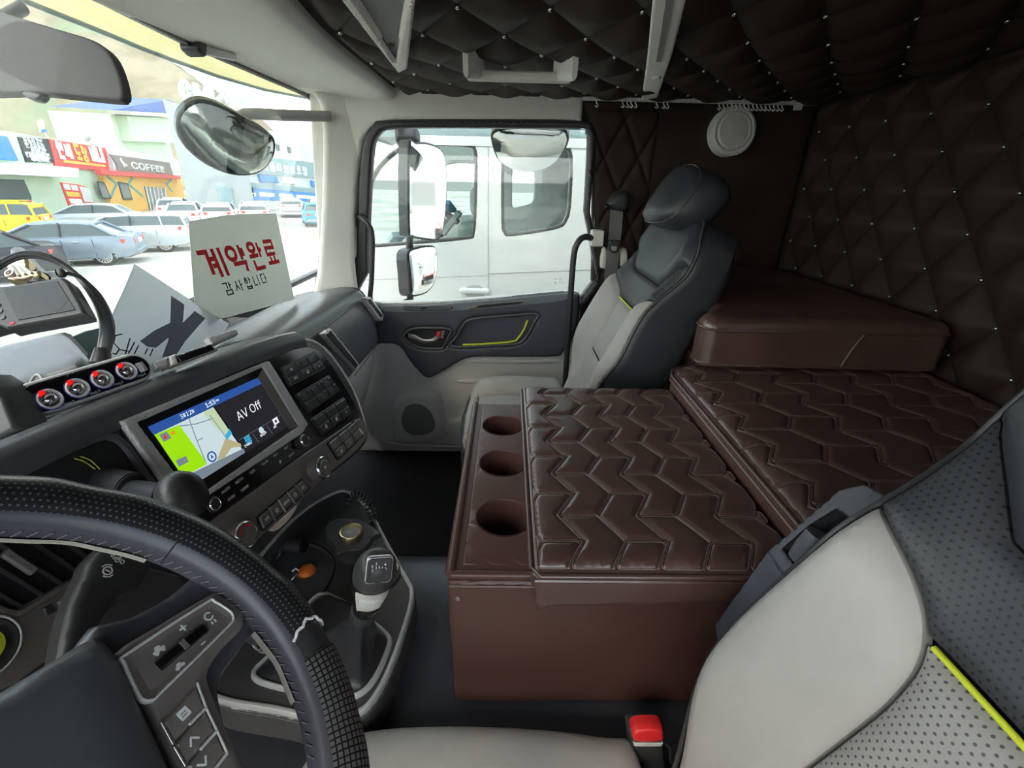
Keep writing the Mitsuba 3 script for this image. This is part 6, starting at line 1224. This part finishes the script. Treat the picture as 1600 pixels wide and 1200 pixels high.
mirror([(639, 398), (650, 390), (672, 386), (681, 391), (683, 415), (679, 440), (667, 455), (652, 460), (643, 458), (641, 430)], c2_, (0.10, -1, -0.05), '', 0.07, sm, 0.006, 'wide_glass')
obj('arm', tube(cr([px(628, 195, x=2.18), px(640, 208, x=2.18), px(643, 222, x=2.17), px(641, 300, x=2.17), px(640, 400, x=2.16), px(641, 470, x=2.14), px(642, 500, x=2.10)], 6), 0.016, 12), 'black_plastic', sm, smooth=True)
obj('hinge', Fr(px(637, 215, x=2.19), RT, -DN).put(rbox(0.10, 0.07, 0.08, 0.02)), 'black_plastic', sm, smooth=True)
obj('mount', cat(tube([px(641, 470, x=2.14), np.array([1.93, px(641, 470, x=2.14)[1]+0.10, 0.70])], 0.018, 10), tube([px(628, 195, x=2.18), np.array([1.90, px(628, 195, x=2.18)[1]+0.12, 1.62])], 0.018, 10)), 'black_plastic', sm, smooth=True)
km = thing('kerb_mirror', 'wide curved kerb mirror above the door window, outside', 'mirror')
ck = px(828, 235, x=2.02)
mirror([(770, 218), (776, 206), (800, 202), (850, 202), (878, 204), (885, 214), (884, 226), (872, 248), (852, 263), (826, 268), (796, 262), (779, 248)], ck, (0.25, 0.05, -1.0), '', 0.07, km, 0.012)
obj('bracket', tube([px(860, 208, x=2.05), px(865, 190, x=2.02), np.array([1.87, -0.13, 1.69])], 0.03, 10), 'black_plastic', km, smooth=True)
fm = thing('front_mirror', 'large curved front mirror on a grey arm, outside the windscreen', 'mirror')
cf = px(352, 216, d=1.30)
mirror([(282, 188), (290, 173), (305, 163), (322, 162), (350, 172), (392, 195), (420, 213), (427, 226), (424, 245), (412, 262), (392, 271), (362, 270), (325, 255), (295, 230), (283, 208)], cf, (-0.35, -0.75, -0.9), '', 0.02, fm, 0.022)
obj('arm', tube(cr([px(368, 195, d=1.36), px(374, 184, d=1.36), px(390, 178, d=1.37), px(440, 180, d=1.42), px(515, 182, d=1.52)], 6), 0.016, 12), 'print_grey', fm, smooth=True)
# ---- tinted sun visor outside, over the top of the windscreen
scene['visor_acrylic'] = {'type': 'principledthin', 'base_color': {'type': 'rgb', 'value': [0.62, 0.56, 0.30]}, 'roughness': 0.4, 'diff_trans': 1.1, 'spec_trans': 0.0}
vz = thing('outer_visor', 'long yellow tinted sun visor outside, along the top of the windscreen', 'sun visor')
G_ = []
lowv = [(-120, -60), (-40, -30), (40, 2), (100, 26), (160, 50), (220, 75), (273, 95), (340, 119), (413, 140), (470, 151), (506, 157)]
for k, q in enumerate(lowv):
    yb_ = 1.02 - 0.10*(max(k-6, 0)/4)**2
    b_ = px(*q, y=yb_); t_ = np.array([b_[0]-0.02, yb_-0.20, 1.66]); m2 = (b_+t_)/2+np.array([0, 0.03, 0.03])
    G_.append([b_*(1-s)**2+2*m2*s*(1-s)+t_*s*s for s in np.linspace(0, 1, 7)])
obj('sheet', sheet(np.array(G_)), 'visor_acrylic', vz, smooth=True)
obj('edge', tube([g[0] for g in G_], 0.006, 8), 'truck_fairing', vz, smooth=True)
vb = Fr(px(302, 72, d=0.98), RT, -DN)
obj('bracket', vb.put(rbox(0.045, 0.034, 0.03, 0.008)), 'black_plastic', vz, smooth=True)
obj('bracket_arm', tube([px(310, 76, d=0.985), px(365, 88, d=1.06)], 0.010, 8), 'satin_grey', vz, smooth=True)
# ================================================================ shops, hill and parked cars
def facade(uv, dirx, vbase): g = px(*uv, z=GZ); return Fr(g, (dirx[0], dirx[1], 0), (0, 0, 1))
SH = facade((120, 347), (0.94, 0.34), 0)
if SH.Z@np.array([0, -1, 0]) < 0: SH = Fr(SH.o, -SH.X, SH.Y)
sp_ = lambda *q: SH.pix(q)
pr('wall_mint', (0.56, 0.66, 0.50), 0.85); pr('wall_orange', (0.85, 0.52, 0.14), 0.85); pr('wall_grey', (0.42, 0.45, 0.44), 0.85); pr('wall_pale', (0.70, 0.70, 0.66), 0.85); pr('wall_teal', (0.32, 0.42, 0.43), 0.85)
pr('sign_dark', (0.045, 0.05, 0.05), 0.6); pr('sign_red', (0.78, 0.10, 0.085), 0.6); pr('sign_brown', (0.26, 0.21, 0.185), 0.6); pr('sign_blue', (0.10, 0.28, 0.72), 0.6); pr('sign_yellow', (0.78, 0.55, 0.10), 0.6); pr('roof_blue', (0.08, 0.13, 0.33), 0.6); pr('teal_paint', (0.12, 0.36, 0.36), 0.6)
def wallbox(fr, q, depth, mat, parent, z0=0.0, nm='wall', **k):
    P = fr.pix(q); P = np.array(P); lo_ = P.copy()
    return obj(nm, plate(Polygon(P), fr, depth, 0.02, z0-depth), mat, parent, **k)
def ppl(fr, q, t, mat, parent, nm, z0=0.0, **k): return obj(nm, plate(Polygon(fr.pix(q)), fr, t, min(0.02, t*0.3), z0), mat, parent, **k)
def down(fr, q):                                             # continue an outline down to the ground
    P = fr.pix(q); return Polygon(list(P)+[(P[-1][0], 0.0), (P[0][0], 0.0)])
# ---- mint shop with three signs
b1 = thing('shop_building', 'mint green shop building with blue, dark and red signboards along its front', 'building')
wl1 = obj('wall', plate(down(SH, [(-160, 185), (12, 205), (75, 216), (163, 232), (165, 330)][:4]).buffer(0), SH, 6.0, 0.02, -6.0), 'wall_mint', b1)
ppl(SH, [(-150, 195), (8, 213), (26, 251), (-140, 243)], 0.10, 'sign_blue', b1, 'signboard', label='blue signboard')
k_ = ppl(SH, [(26, 214), (72, 217), (82, 254), (39, 253)], 0.10, 'sign_dark', b1, 'signboard', label='dark signboard with five lines of small lettering')
def onsign(fr, u0, v0, u1, v1): a = fr.pix([(u0, v0), (u1, v1)]); return a[0], a[1]
r1_key = [None]
def lines_on(fr, rows, mat, parent):
    for (u0, v0, u1, v1, word, bar) in rows:
        a, b = onsign(fr, u0, v0, u1, v1); L = np.linalg.norm(b-a); st = L/len(word)
        f = fr.sub(a[0], a[1], math.degrees(math.atan2(*(b-a)[::-1])))
        obj('lettering', hangul(f, word, st*0.82, st*0.95 if parent == r1_key[0] else 0.26, bar*st if parent == r1_key[0] else 0.045, st, 0.03, 0.165 if parent == r1_key[0] else 0.105), mat, parent)
W1 = [('ㅈ', 'ㅏ'), ('ㄷ', 'ㅗ', 'ㅇ'), ('ㅊ', 'ㅏ'), ('ㄱ', 'ㅏ', 'ㅇ'), ('ㅍ' if 'ㅍ' in J else 'ㅂ', 'ㅏ', 'ㄴ')]
lines_on(SH, [(34, 222.5, 65, 225, W1, 0.16), (37, 230, 68, 233, W1[::-1], 0.16), (46, 238, 71, 240, W1, 0.18), (38, 245, 76, 247, W1[::-1]+W1, 0.18), (46, 251.5, 75, 253, W1+W1, 0.18)], 'print_white', k_)
r1 = ppl(SH, [(73, 217), (161, 231), (171, 268), (84, 261)], 0.14, 'sign_red', b1, 'signboard', label='red signboard with white and yellow Korean letters')
r1_key[0] = r1
lines_on(SH, [(88, 245, 112, 249, [('ㅎ', 'ㅕ', 'ㄴ'), ('ㅅ', 'ㅔ' if False else 'ㅖ')], 0.26)], 'print_white', r1)
lines_on(SH, [(116, 249, 137, 253, [('ㄷ', 'ㅗ'), ('ㅈ', 'ㅏ', 'ㅇ')], 0.22)], 'sign_yellow', r1)
lines_on(SH, [(141, 252, 162, 255, [('ㅂ', 'ㅐ'), ('ㄴ', 'ㅐ')], 0.26)], 'print_white', r1)
ppl(SH, [(94, 249.5), (160, 257.5), (161.5, 261), (95, 254)], 0.02, 'sign_yellow', r1, 'yellow_strip', 0.15)
aw = obj('awning', loft([SH.pts(SH.pix([(a, b) for a, b in ((u, vt), (u, vb))]).repeat(2, 0), np.array([0.1, 1.3, 1.3, 0.1])) for u, vt, vb in ((-150, 250, 268), (0, 254, 273), (82, 262, 277))]), 'wall_pale', b1, label='pale awning')
ppl(SH, [(-120, 276), (36, 281), (48, 308), (48, 335), (-120, 335)], 0.05, 'car_glass', b1, 'shop_window')
ps_ = ppl(SH, [(93, 285), (120, 288), (134, 292), (150, 325), (108, 325)], 0.06, 'sign_red', b1, 'poster', label='red poster with white and yellow fields')
for q, m_ in (([(96, 287), (106, 288), (109, 297), (99, 296)], 'print_white'), ([(108, 288.5), (118, 289.5), (121, 298), (111, 297)], 'print_white'), ([(100, 299), (121, 300.5), (124, 308), (104, 307)], 'sign_yellow'), ([(105, 310), (125, 311), (128, 319), (109, 318)], 'print_white'), ([(122, 291), (138, 294), (144, 316), (130, 315)], 'wall_pale')):
    ppl(SH, q, 0.02, m_, ps_, 'poster_field', 0.06)
# ---- orange coffee shop
b2 = thing('coffee_shop', 'orange coffee shop with a brown COFFEE signboard and teal stripes', 'building')
obj('wall', plate(down(SH, [(150, 268), (276, 276)]), SH, 0.3, 0.02, 0.02), 'wall_orange', b2)
obj('rear_wall', plate(down(SH, [(192, 268), (276, 276)]), SH, 5.5, 0.02, -5.5), 'wall_orange', b2)
obj('parapet', plate(Polygon(SH.pix([(162, 232), (181, 233), (186, 230), (192, 236), (265, 247), (272, 251), (276, 276), (168, 268)])), SH, 0.4, 0.03, 0.02), 'truck_white', b2, label='white top with a stepped end')
SC = Fr(SH.at(0, 0, 0.33), SH.X, SH.Y)
cs_ = ppl(SC, [(168, 241), (262, 254), (263, 258), (268, 274), (180, 267), (179, 257)], 0.08, 'sign_brown', b2, 'signboard', 0.10, label='brown signboard')
a, b = onsign(SC, 217, 260, 240, 263)
obj('lettering', text(SC, 'COFFEE', (a[0]+b[0])/2, (a[1]+b[1])/2, 0.52, math.degrees(math.atan2(*(b-a)[::-1])), 0.03, 0.185, True, squeeze=1.05*np.linalg.norm(b-a)/2.2*1.75), 'print_white', cs_)
obj('bean_mark', cat(*[plate(Point(*SC.pix([q])[0]).buffer(r_), SC, 0.03, 0.01, 0.185) for q, r_ in (((185, 251), 0.20), ((189, 257), 0.22), ((193, 258), 0.12))]), 'print_white', cs_)
obj('small_marks', cat(*[plate(Polygon(SC.pix(q)), SC, 0.03, 0.01, 0.185) for q in ([(238, 258), (245, 259), (245, 262), (239, 261)], [(247, 259), (252, 260), (252.5, 263.5), (247.5, 262.5)])]), 'print_white', cs_)
ppl(SC, [(148, 265), (276, 274.5), (276.5, 280), (150, 273)], 0.35, 'sign_red', b2, 'red_band')
for q in ([(152, 285), (162, 287), (171, 309), (160, 309)], [(185, 286), (198, 288), (205, 310), (192, 310)]):
    w_k = ppl(SC, q, 0.05, 'car_glass', b2, 'window'); obj('window_frame', plate(Polygon(SC.pix(q)).buffer(0.10).difference(Polygon(SC.pix(q))), SC, 0.06, 0.01, 0.0), 'sign_dark', w_k)
dr_ = ppl(SC, [(225, 291), (256, 294), (261, 330), (234, 330)], 0.06, 'car_glass', b2, 'glass_door')
for k in range(6):
    t_ = k/5; obj('door_bar', plate(LineString(SC.pix([(226+30*t_, 291.3+2.6*t_), (235+26*t_, 330)])).buffer(0.09, cap_style=2), SC, 0.05, 0.01, 0.06), 'print_white', dr_)
for q in ([(167, 275), (182, 287), (173, 308)], [(207, 277), (201, 288), (224, 307)], [(268, 281), (260, 288), (270, 300)]):
    obj('teal_stripe', plate(LineString(SC.pix(q)).buffer(0.10, cap_style=2, join_style=2), SC, 0.02, 0.005, 0.0), 'teal_paint', b2)
# ---- mint warehouse with a blue roof, further back
WH = Fr(px(210, 322, z=GZ)*[1.25, 1.25, 1], (0.94, 0.34, 0), (0, 0, 1))
if WH.Z@np.array([0, -1, 0]) < 0: WH = Fr(WH.o, -WH.X, WH.Y)
b3 = thing('warehouse', 'pale green warehouse with a blue roof behind the coffee shop', 'building')
obj('wall', plate(down(WH, [(172, 178), (255, 183), (265, 260)][:2]), WH, 6, 0.05, -6), 'wall_mint', b3)
obj('canopy', plate(Polygon(WH.pix([(180, 180), (255, 184), (258, 223), (190, 220)])), WH, 1.2, 0.05, 0), 'wall_mint', b3)
obj('eave', plate(Polygon(WH.pix([(164, 172), (258, 177), (258, 182), (170, 178)])), WH, 2.4, 0.05, 0), 'wall_pale', b3)
obj('roof', plate(Polygon(WH.pix([(174, 172), (215, 164), (262, 156), (290, 166), (290, 178), (258, 177)])), WH, 6, 0.05, -6), 'roof_blue', b3)
# ---- grey block with white rooftop letters, and the long auto-parts building
GB = Fr((36, 20, GZ), (0.47, -0.88, 0), (0, 0, 1))
b4 = thing('grey_block', 'large plain grey building beside the coffee shop, with white rooftop letters', 'building')
obj('wall', plate(down(GB, [(254, 155), (291, 166), (372, 190)]), GB, 8, 0.05, -8), 'wall_grey', b4)
for k, (q, ch) in enumerate((((284, 158), ('ㅇ', 'ㅓ')), ((310, 163), ('ㅂ', 'ㅣ')), ((337, 172), ('ㅈ', 'ㅗ')), ((358, 180), ('ㅅ', 'ㅏ')))):
    a = GB.pix([q])[0]; obj('rooftop_letter', hangul(GB.sub(a[0], a[1], -8), [ch], 1.0, 1.25, 0.34, None, 0.3, -0.2), 'truck_white', b4)
obj('door', plate(Polygon(GB.pix([(338, 290), (362, 293), (366, 320), (345, 320)])), GB, 0.1, 0.02, 0), 'wall_teal', b4)
LB = Fr((47, 24, GZ), (0.97, -0.24, 0), (0, 0, 1))
if LB.Z@np.array([0, -1, 0]) < 0: LB = Fr(LB.o, -LB.X, LB.Y)
b5 = thing('parts_building', 'long washed-out building with teal and blue signboards, behind the parked white cars', 'building')
obj('wall', plate(down(LB, [(372, 215), (520, 232)]), LB, 5, 0.05, -5), 'wall_pale', b5)
obj('upper_floor', plate(Polygon(LB.pix([(400, 196), (470, 206), (520, 214), (520, 240), (390, 226)])), LB, 5, 0.05, -8), 'wall_pale', b5)
for q in ([(430, 225), (436, 226), (437, 236), (432, 235)], [(448, 229), (454, 230), (455, 240), (450, 239)]): ppl(LB, q, 0.05, 'car_glass', b5, 'window')
tb = ppl(LB, [(372, 243), (420, 246), (520, 258), (520, 280), (372, 270)], 0.2, 'wall_teal', b5, 'sign_band', label='teal band with white letters')
W2 = [('ㅈ', 'ㅏ'), ('ㄷ', 'ㅗ', 'ㅇ'), ('ㅊ', 'ㅏ'), ('ㅂ', 'ㅜ'), ('ㅅ', 'ㅏ', 'ㅇ'), ('ㅎ', 'ㅗ'), ('ㅈ', 'ㅓ', 'ㅇ'), ('ㅂ', 'ㅣ')]
def lines2(fr, u0, v0, u1, v1, word, mat, parent, z):
    a, b = onsign(fr, u0, v0, u1, v1); L = np.linalg.norm(b-a); st = L/len(word)
    obj('lettering', hangul(fr.sub(a[0], a[1], math.degrees(math.atan2(*(b-a)[::-1]))), word, st*0.75, 0.75, 0.16, st, 0.05, z), mat, parent)
lines2(LB, 408, 266, 480, 274, W2[:5]+W2[5:7], 'print_white', tb, 0.2)
for q, m_ in (([(402, 273), (430, 276), (433, 286), (405, 284)], 'sign_blue'), ([(438, 277), (458, 279), (460, 288), (440, 286)], 'print_white'), ([(484, 282), (520, 285), (520, 296), (486, 292)], 'sign_blue')): ppl(LB, q, 0.25, m_, b5, 'signboard')
ppl(LB, [(366, 283), (405, 286), (520, 298), (520, 304), (366, 292)], 0.15, 'wall_teal', b5, 'canopy')
ppl(LB, [(370, 292), (520, 304), (520, 316), (372, 312)], 0.10, 'sign_blue', b5, 'shop_front', label='blue shop fronts')
wp = ppl(LB, [(369, 299), (398, 301), (398, 307), (370, 306)], 0.15, 'print_white', b5, 'panel')
for q in ([(403, 300), (427, 302), (427, 308), (404, 307)], [(434, 302), (456, 304), (457, 309), (435, 308)], [(461, 304), (495, 307), (496, 311), (462, 310)]): ppl(LB, q, 0.15, 'print_white', b5, 'panel')
lines2(LB, 372, 304.5, 396, 306, W2[:4], 'print_black', wp, 0.15)
# ---- lamp and sign posts in front of the hill
for (u, v, u2, v2, lb, h) in ((71, 215, 60, 185, 'thin pole with a small white and blue sign, above the dark signboard', 'a'), (133, 225, 128, 203, 'short pole with a round white lamp, above the red signboard', 'b')):
    t_ = thing('sign_pole', lb, 'pole'); p0, p1 = SH.at(*SH.pix([(u, v)])[0], 0.1), SH.at(*SH.pix([(u2, v2)])[0], 0.1)
    obj('pole', tube([p0, p1], 0.05, 8), 'truck_white', t_)
    if h == 'a': obj('panel', plate(Polygon(SH.pix([(54, 189), (62, 188), (65, 203), (58, 206)])), SH, 0.1, 0.02, 0.1), 'print_white', t_); obj('panel_foot', plate(Polygon(SH.pix([(57, 203), (65, 200), (66, 206), (58, 207)])), SH, 0.02, 0.005, 0.2), 'sign_blue', t_)
    else:
        m = trimesh.creation.icosphere(2, 0.34); m.apply_translation(SH.at(*SH.pix([(130, 213)])[0], 0.1)); obj('lamp', m, 'truck_white', t_, smooth=True)
# ---- wooded hill
pr('hill_ground', mikit.proc(lambda p, n, uv: mix(mix((0.24, 0.20, 0.135), (0.33, 0.285, 0.20), smoothstep(0.3, 0.7, fbm(p.x*0.12, p.y*0.12, p.z*0.2, 4))), (0.22, 0.26, 0.17), smoothstep(0.5, 0.75, fbm(p.x*0.05+3, p.y*0.05, p.z*0.08, 3)))), 0.95)
sky_uv = [(-420, -260), (-300, -200), (-180, -140), (-60, -80), (40, -40), (110, -8), (180, 32), (230, 68), (268, 94), (296, 112), (325, 138), (350, 152), (380, 166), (420, 196), (470, 235)]
sk_ = cr(sky_uv, 8); rows = []
for s in np.linspace(0, 1, 40):
    r_ = []
    for k, (u, v) in enumerate(sk_):
        top = px(u, v, d=112.0); az = unit([top[0], top[1], 0]); R1 = math.hypot(top[0], top[1]); R0 = R1*0.78
        h = GZ-1+(top[2]-GZ+1)*s**0.9; q = az*(R0+(R1-R0)*s); r_.append((q[0], q[1], h))
    rows.append(r_)
rows = np.array(rows); nn = meshkit.fbm(rows*0.16, 4, 9)-0.5; rows[..., 2] += nn*3.4*np.linspace(0.2, 1, 40)[:, None]
back = rows[-1]*1.25; back[:, 2] = GZ-1
hl = thing('hill', 'brown wooded hillside rising behind the shops', 'hill')
obj('slope', sheet(np.concatenate([rows, back[None]], 0)[:, ::-1]), 'hill_ground', hl, smooth=True)

# ---- cars
def car(name, label, u, v, hd, paint, kind='sedan', group=None, L=4.7, W=1.82, H=1.44, detail=True, roof_rails=False):
    """hd: heading (unit x, y). (u, v): pixel of the rear wheel's contact nearest to us."""
    t = thing(name, label, 'car', group)
    h = unit([hd[0], hd[1], 0]); sd_ = np.array([-h[1], h[0], 0])
    g = px(u, v, z=GZ)
    near = 1 if sd_@(CAM*[1, 1, 0]-g) > 0 else -1
    o = g + h*(L/2-0.95) - sd_*near*(W/2-0.05); o[2] = GZ
    C_ = Fr(o, h, sd_)
    if kind == 'sedan': prof = [(-0.50, 0.62, 0.90), (-0.49, 0.60, 0.96), (-0.44, 0.66, 0.985), (-0.30, 0.72, 1.0), (0.10, 0.74, 0.985), (0.24, 0.72, 0.95), (0.40, 0.64, 0.86), (0.47, 0.58, 0.72), (0.50, 0.50, 0.62)]
    else: prof = [(-0.50, 0.66, 0.95), (-0.485, 0.64, 1.02), (-0.44, 0.68, 1.05), (-0.30, 0.72, 1.06), (0.10, 0.74, 1.05), (0.26, 0.72, 1.0), (0.42, 0.64, 0.92), (0.48, 0.58, 0.80), (0.50, 0.50, 0.68)]
    rings = []
    for a, wk, zb in prof:
        w = W/2*min(1.0, wk/0.72)**0.45; zb = zb*H/1.44; lo_ = 0.24 if abs(a) < 0.46 else 0.32
        c = cr([(-w*0.90, lo_), (-w, lo_+0.15), (-w*1.0, zb*0.72), (-w*0.95, zb-0.05), (-w*0.86, zb), (0, zb+0.02), (w*0.86, zb), (w*0.95, zb-0.05), (w, zb*0.72), (w, lo_+0.15), (w*0.90, lo_), (0, lo_-0.02)], 3, True)
        rings.append(np.array([C_.at(a*L, y, z) for y, z in c]))
    obj('body', loft(rings[::-1]), paint, t, smooth=40)
    gp_ = [(-0.40, 0.99), (-0.27, 1.36), (-0.20, 1.42), (-0.04, 1.44), (0.08, 1.40), (0.26, 0.97)] if kind == 'sedan' else [(-0.485, 1.04), (-0.46, 1.38), (-0.40, 1.43), (-0.06, 1.44), (0.09, 1.40), (0.27, 1.02)]
    gr_ = []
    for a, z in gp_:
        z1 = z*H/1.44; zb = (0.95 if kind == 'sedan' else 1.0)*H/1.44; k = (z1-zb)/(H-zb); w = W/2*(0.90-0.20*k)
        gr_.append(np.array([C_.at(a*L, y, q) for y, q in ((-W/2*0.90, zb-0.03), (-w, z1-0.06*k), (-w*0.85, z1-0.01), (0, z1), (w*0.85, z1-0.01), (w, z1-0.06*k), (W/2*0.90, zb-0.03))]))
    obj('windows', loft(gr_[::-1]), 'car_glass', t, smooth=30, label='dark side and rear windows')
    rp = [(-0.28, 1.37), (-0.20, 1.435), (-0.04, 1.455), (0.075, 1.415)] if kind == 'sedan' else [(-0.47, 1.36), (-0.40, 1.445), (-0.06, 1.455), (0.085, 1.415)]
    def rline(z): return W/2*(0.90-0.20*(z-0.95)/(1.44-0.95))
    obj('roof', loft([np.array([C_.at(a*L, y, q*H/1.44) for y, q in ((-rline(z)-0.01, z-0.10), (-rline(z)*0.86, z), (0, z+0.015), (rline(z)*0.86, z), (rline(z)+0.01, z-0.10), (0, z-0.10))]) for a, z in rp][::-1]), paint, t, smooth=35)
    for s in (-1, 1):
        pl = [[(0.07, 1.40), (0.265, 0.965)], [(-0.27, 1.38), (-0.40, 0.98)] if kind == 'sedan' else [(-0.46, 1.38), (-0.485, 1.0)], [(-0.09, 1.42), (-0.085, 0.97)]] + ([[(-0.30, 1.40), (-0.31, 1.0)]] if kind != 'sedan' else [])
        for k, e in enumerate(pl):
            P_ = [C_.at(a*L, s*(W/2*(0.90-0.20*max(z-0.95, 0)/0.49)+0.012), z*H/1.44) for a, z in e]
            obj('pillar', tube(P_, 0.05 if k < 2 else 0.03, 6), paint if k != 2 else 'black_plastic', t)
    for a in (-0.5+0.95/L, 0.5-0.90/L):
        for s in (-1, 1):
            wf_ = Fr(C_.at(a*L, s*(W/2-0.02), 0.325), h*s*1.0, (0, 0, 1)); wf_ = Fr(wf_.o, h, (0, 0, 1)) if np.cross(h, [0, 0, 1])@(sd_*s) > 0 else Fr(wf_.o, -h, (0, 0, 1))
            tw_ = obj('tyre', wf_.put(lathe([(0.05, -0.18), (0.33, -0.18), (0.335, -0.02), (0.325, 0.005), (0.235, 0.012), (0.225, -0.03), (0.0, -0.03)], 28)), 'tyre', t, smooth=40)
            if detail and s == near:
                spk_ = [Polygon([(0.03, -0.012), (0.03, 0.012), (0.215, 0.020), (0.215, -0.020)]) for _ in range(1)]
                sp__ = unary_union([affinity.rotate(spk_[0], q, origin=(0, 0)) for q in range(0, 360, 24)]+[Point(0, 0).buffer(0.06)])
                obj('rim', cat(plate(sp__, wf_, 0.02, 0.005, -0.012), wf_.put(lathe([(0.235, -0.02), (0.235, 0.012), (0.21, 0.012), (0.205, -0.02)], 28, True))), 'silver_trim', tw_, smooth=30, label='silver multi-spoke rim')
                obj('wheel_arch', patch(Point(0, 0.02).buffer(0.39).difference(Point(0, 0).buffer(0.33)).intersection(sbox(-1, -0.1, 1, 1)), wf_, 0.01, 0.01, 0.1, depth=0.02, z0=0.0), paint, t)
    zl = 0.80*H/1.44 if kind == 'sedan' else 0.92*H/1.44
    for s in (-1, 1):
        obj('tail_lamp', loft([np.array([C_.at(q*L, s*W/2*w_, z_) for q, w_, z_ in ((-0.50+e, 0.55+e*3.5, zl-0.075), (-0.50+e, 0.55+e*3.5, zl+0.075), (-0.504+e, 0.75+e*2, zl+0.085), (-0.504+e, 0.75+e*2, zl-0.07))]) for e in (0.0,)]+[np.array([C_.at(q*L, s*W/2*w_, z_) for q, w_, z_ in ((-0.43, 0.985, zl-0.05), (-0.43, 0.98, zl+0.07), (-0.425, 1.01, zl+0.07), (-0.425, 1.015, zl-0.05))])]), 'tail_lamp', t, label='red tail lamp')
    rf = Fr(C_.at(-0.502*L, 0, zl-0.02), -sd_, (0, 0, 1)); rf = rf if rf.Z@h < 0 else Fr(rf.o, sd_, (0, 0, 1))
    obj('number_plate', plate(rrect(-0.26, -0.08, 0.26, 0.06, 0.01), rf, 0.03, 0.005, 0.0), 'print_white', t)
    obj('bumper', rf.put(rbox(W*0.86, 0.16, 0.12, 0.05, (0, -0.36, -0.02))), paint if detail else 'print_grey', t, smooth=True)
    for s in (-1, 1): obj('door_handle', Fr(C_.at(-0.16*L, s*(W/2+0.005), 0.82*H/1.44), h, (0, 0, 1)).put(rbox(0.2, 0.035, 0.04, 0.012)), 'silver_trim', t, smooth=True)
    if detail: obj('door_seam', cat(*[tube([C_.at(a*L, near*(W/2+0.002), z) for z in (0.3, 0.6, 0.9*H/1.44)], 0.006, 5) for a in (-0.26, -0.085, 0.17)]), 'print_black', t)
    if roof_rails:
        for s in (-1, 1): obj('roof_rail', tube([C_.at(a*L, s*W/2*0.62, H+z) for a, z in ((-0.40, 0.0), (-0.38, 0.06), (0.02, 0.06), (0.04, 0.0))], 0.025, 8), paint, t)
        obj('roof_lamp', C_.put(rbox(0.14, 0.14, 0.10, 0.04, (-0.44*L, 0.2, H+0.05))), 'tail_lamp', t, smooth=True)
    return t
H1 = (-0.45, 0.89)
car('sedan_car', 'blue-grey sedan parked side-on, with silver multi-spoke wheels', 168, 415, H1, 'car_paint_blue_grey')
car('wagon_car', 'silver estate car parked just beyond the blue-grey sedan', 262, 394, H1, 'car_paint_silver', 'wagon', L=4.7, H=1.46)
car('suv_car', 'yellow sport utility car with roof rails, parked by the shop front', 30, 385, H1, 'car_paint_yellow', 'suv', L=4.5, H=1.75, W=1.85, roof_rails=True)
car('black_car', 'black sedan at the left edge, showing its rear plate and red lamps', 50, 440, (-0.80, 0.60), 'car_paint_black', L=4.8)
car('grey_car', 'pale silver sedan parked in front of the red poster', 190, 362, H1, 'car_paint_silver', detail=False)
W_, T_ = 'car_paint_white', 'car_paint_teal'
far = [(318, 355, 'white car between the estate car and the sale card', W_), (372, 356, 'white car in the far rows, right above the left half of the sale card', W_), (425, 353, 'white car in the far rows, above the right half of the sale card', W_), (478, 354, 'teal-blue car right of the sale card', T_), (440, 340, 'white car before the middle of the blue shop fronts', W_), (486, 341, 'white car before the blue shop fronts, beside the windscreen pillar', W_), (296, 343, 'white car in front of the coffee shop door', W_)]
for k, (u, v, lb, p_) in enumerate(far): car('parked_car', lb, u, v, (0.90, 0.43), p_, ('sedan', 'wagon', 'suv')[k % 3], 'cars parked in the far rows', detail=False)
obj('bay_line', cat(*[plate(LineString([px(*q, z=GZ)[:2] for q in s]).buffer(0.06), Fr((0, 0, GZ), (1, 0, 0), (0, 1, 0)), 0.006, 0.002) for s in ([(100, 445), (330, 398)], [(60, 480), (190, 430)], [(230, 470), (420, 395)])]), 'line_paint', gd)
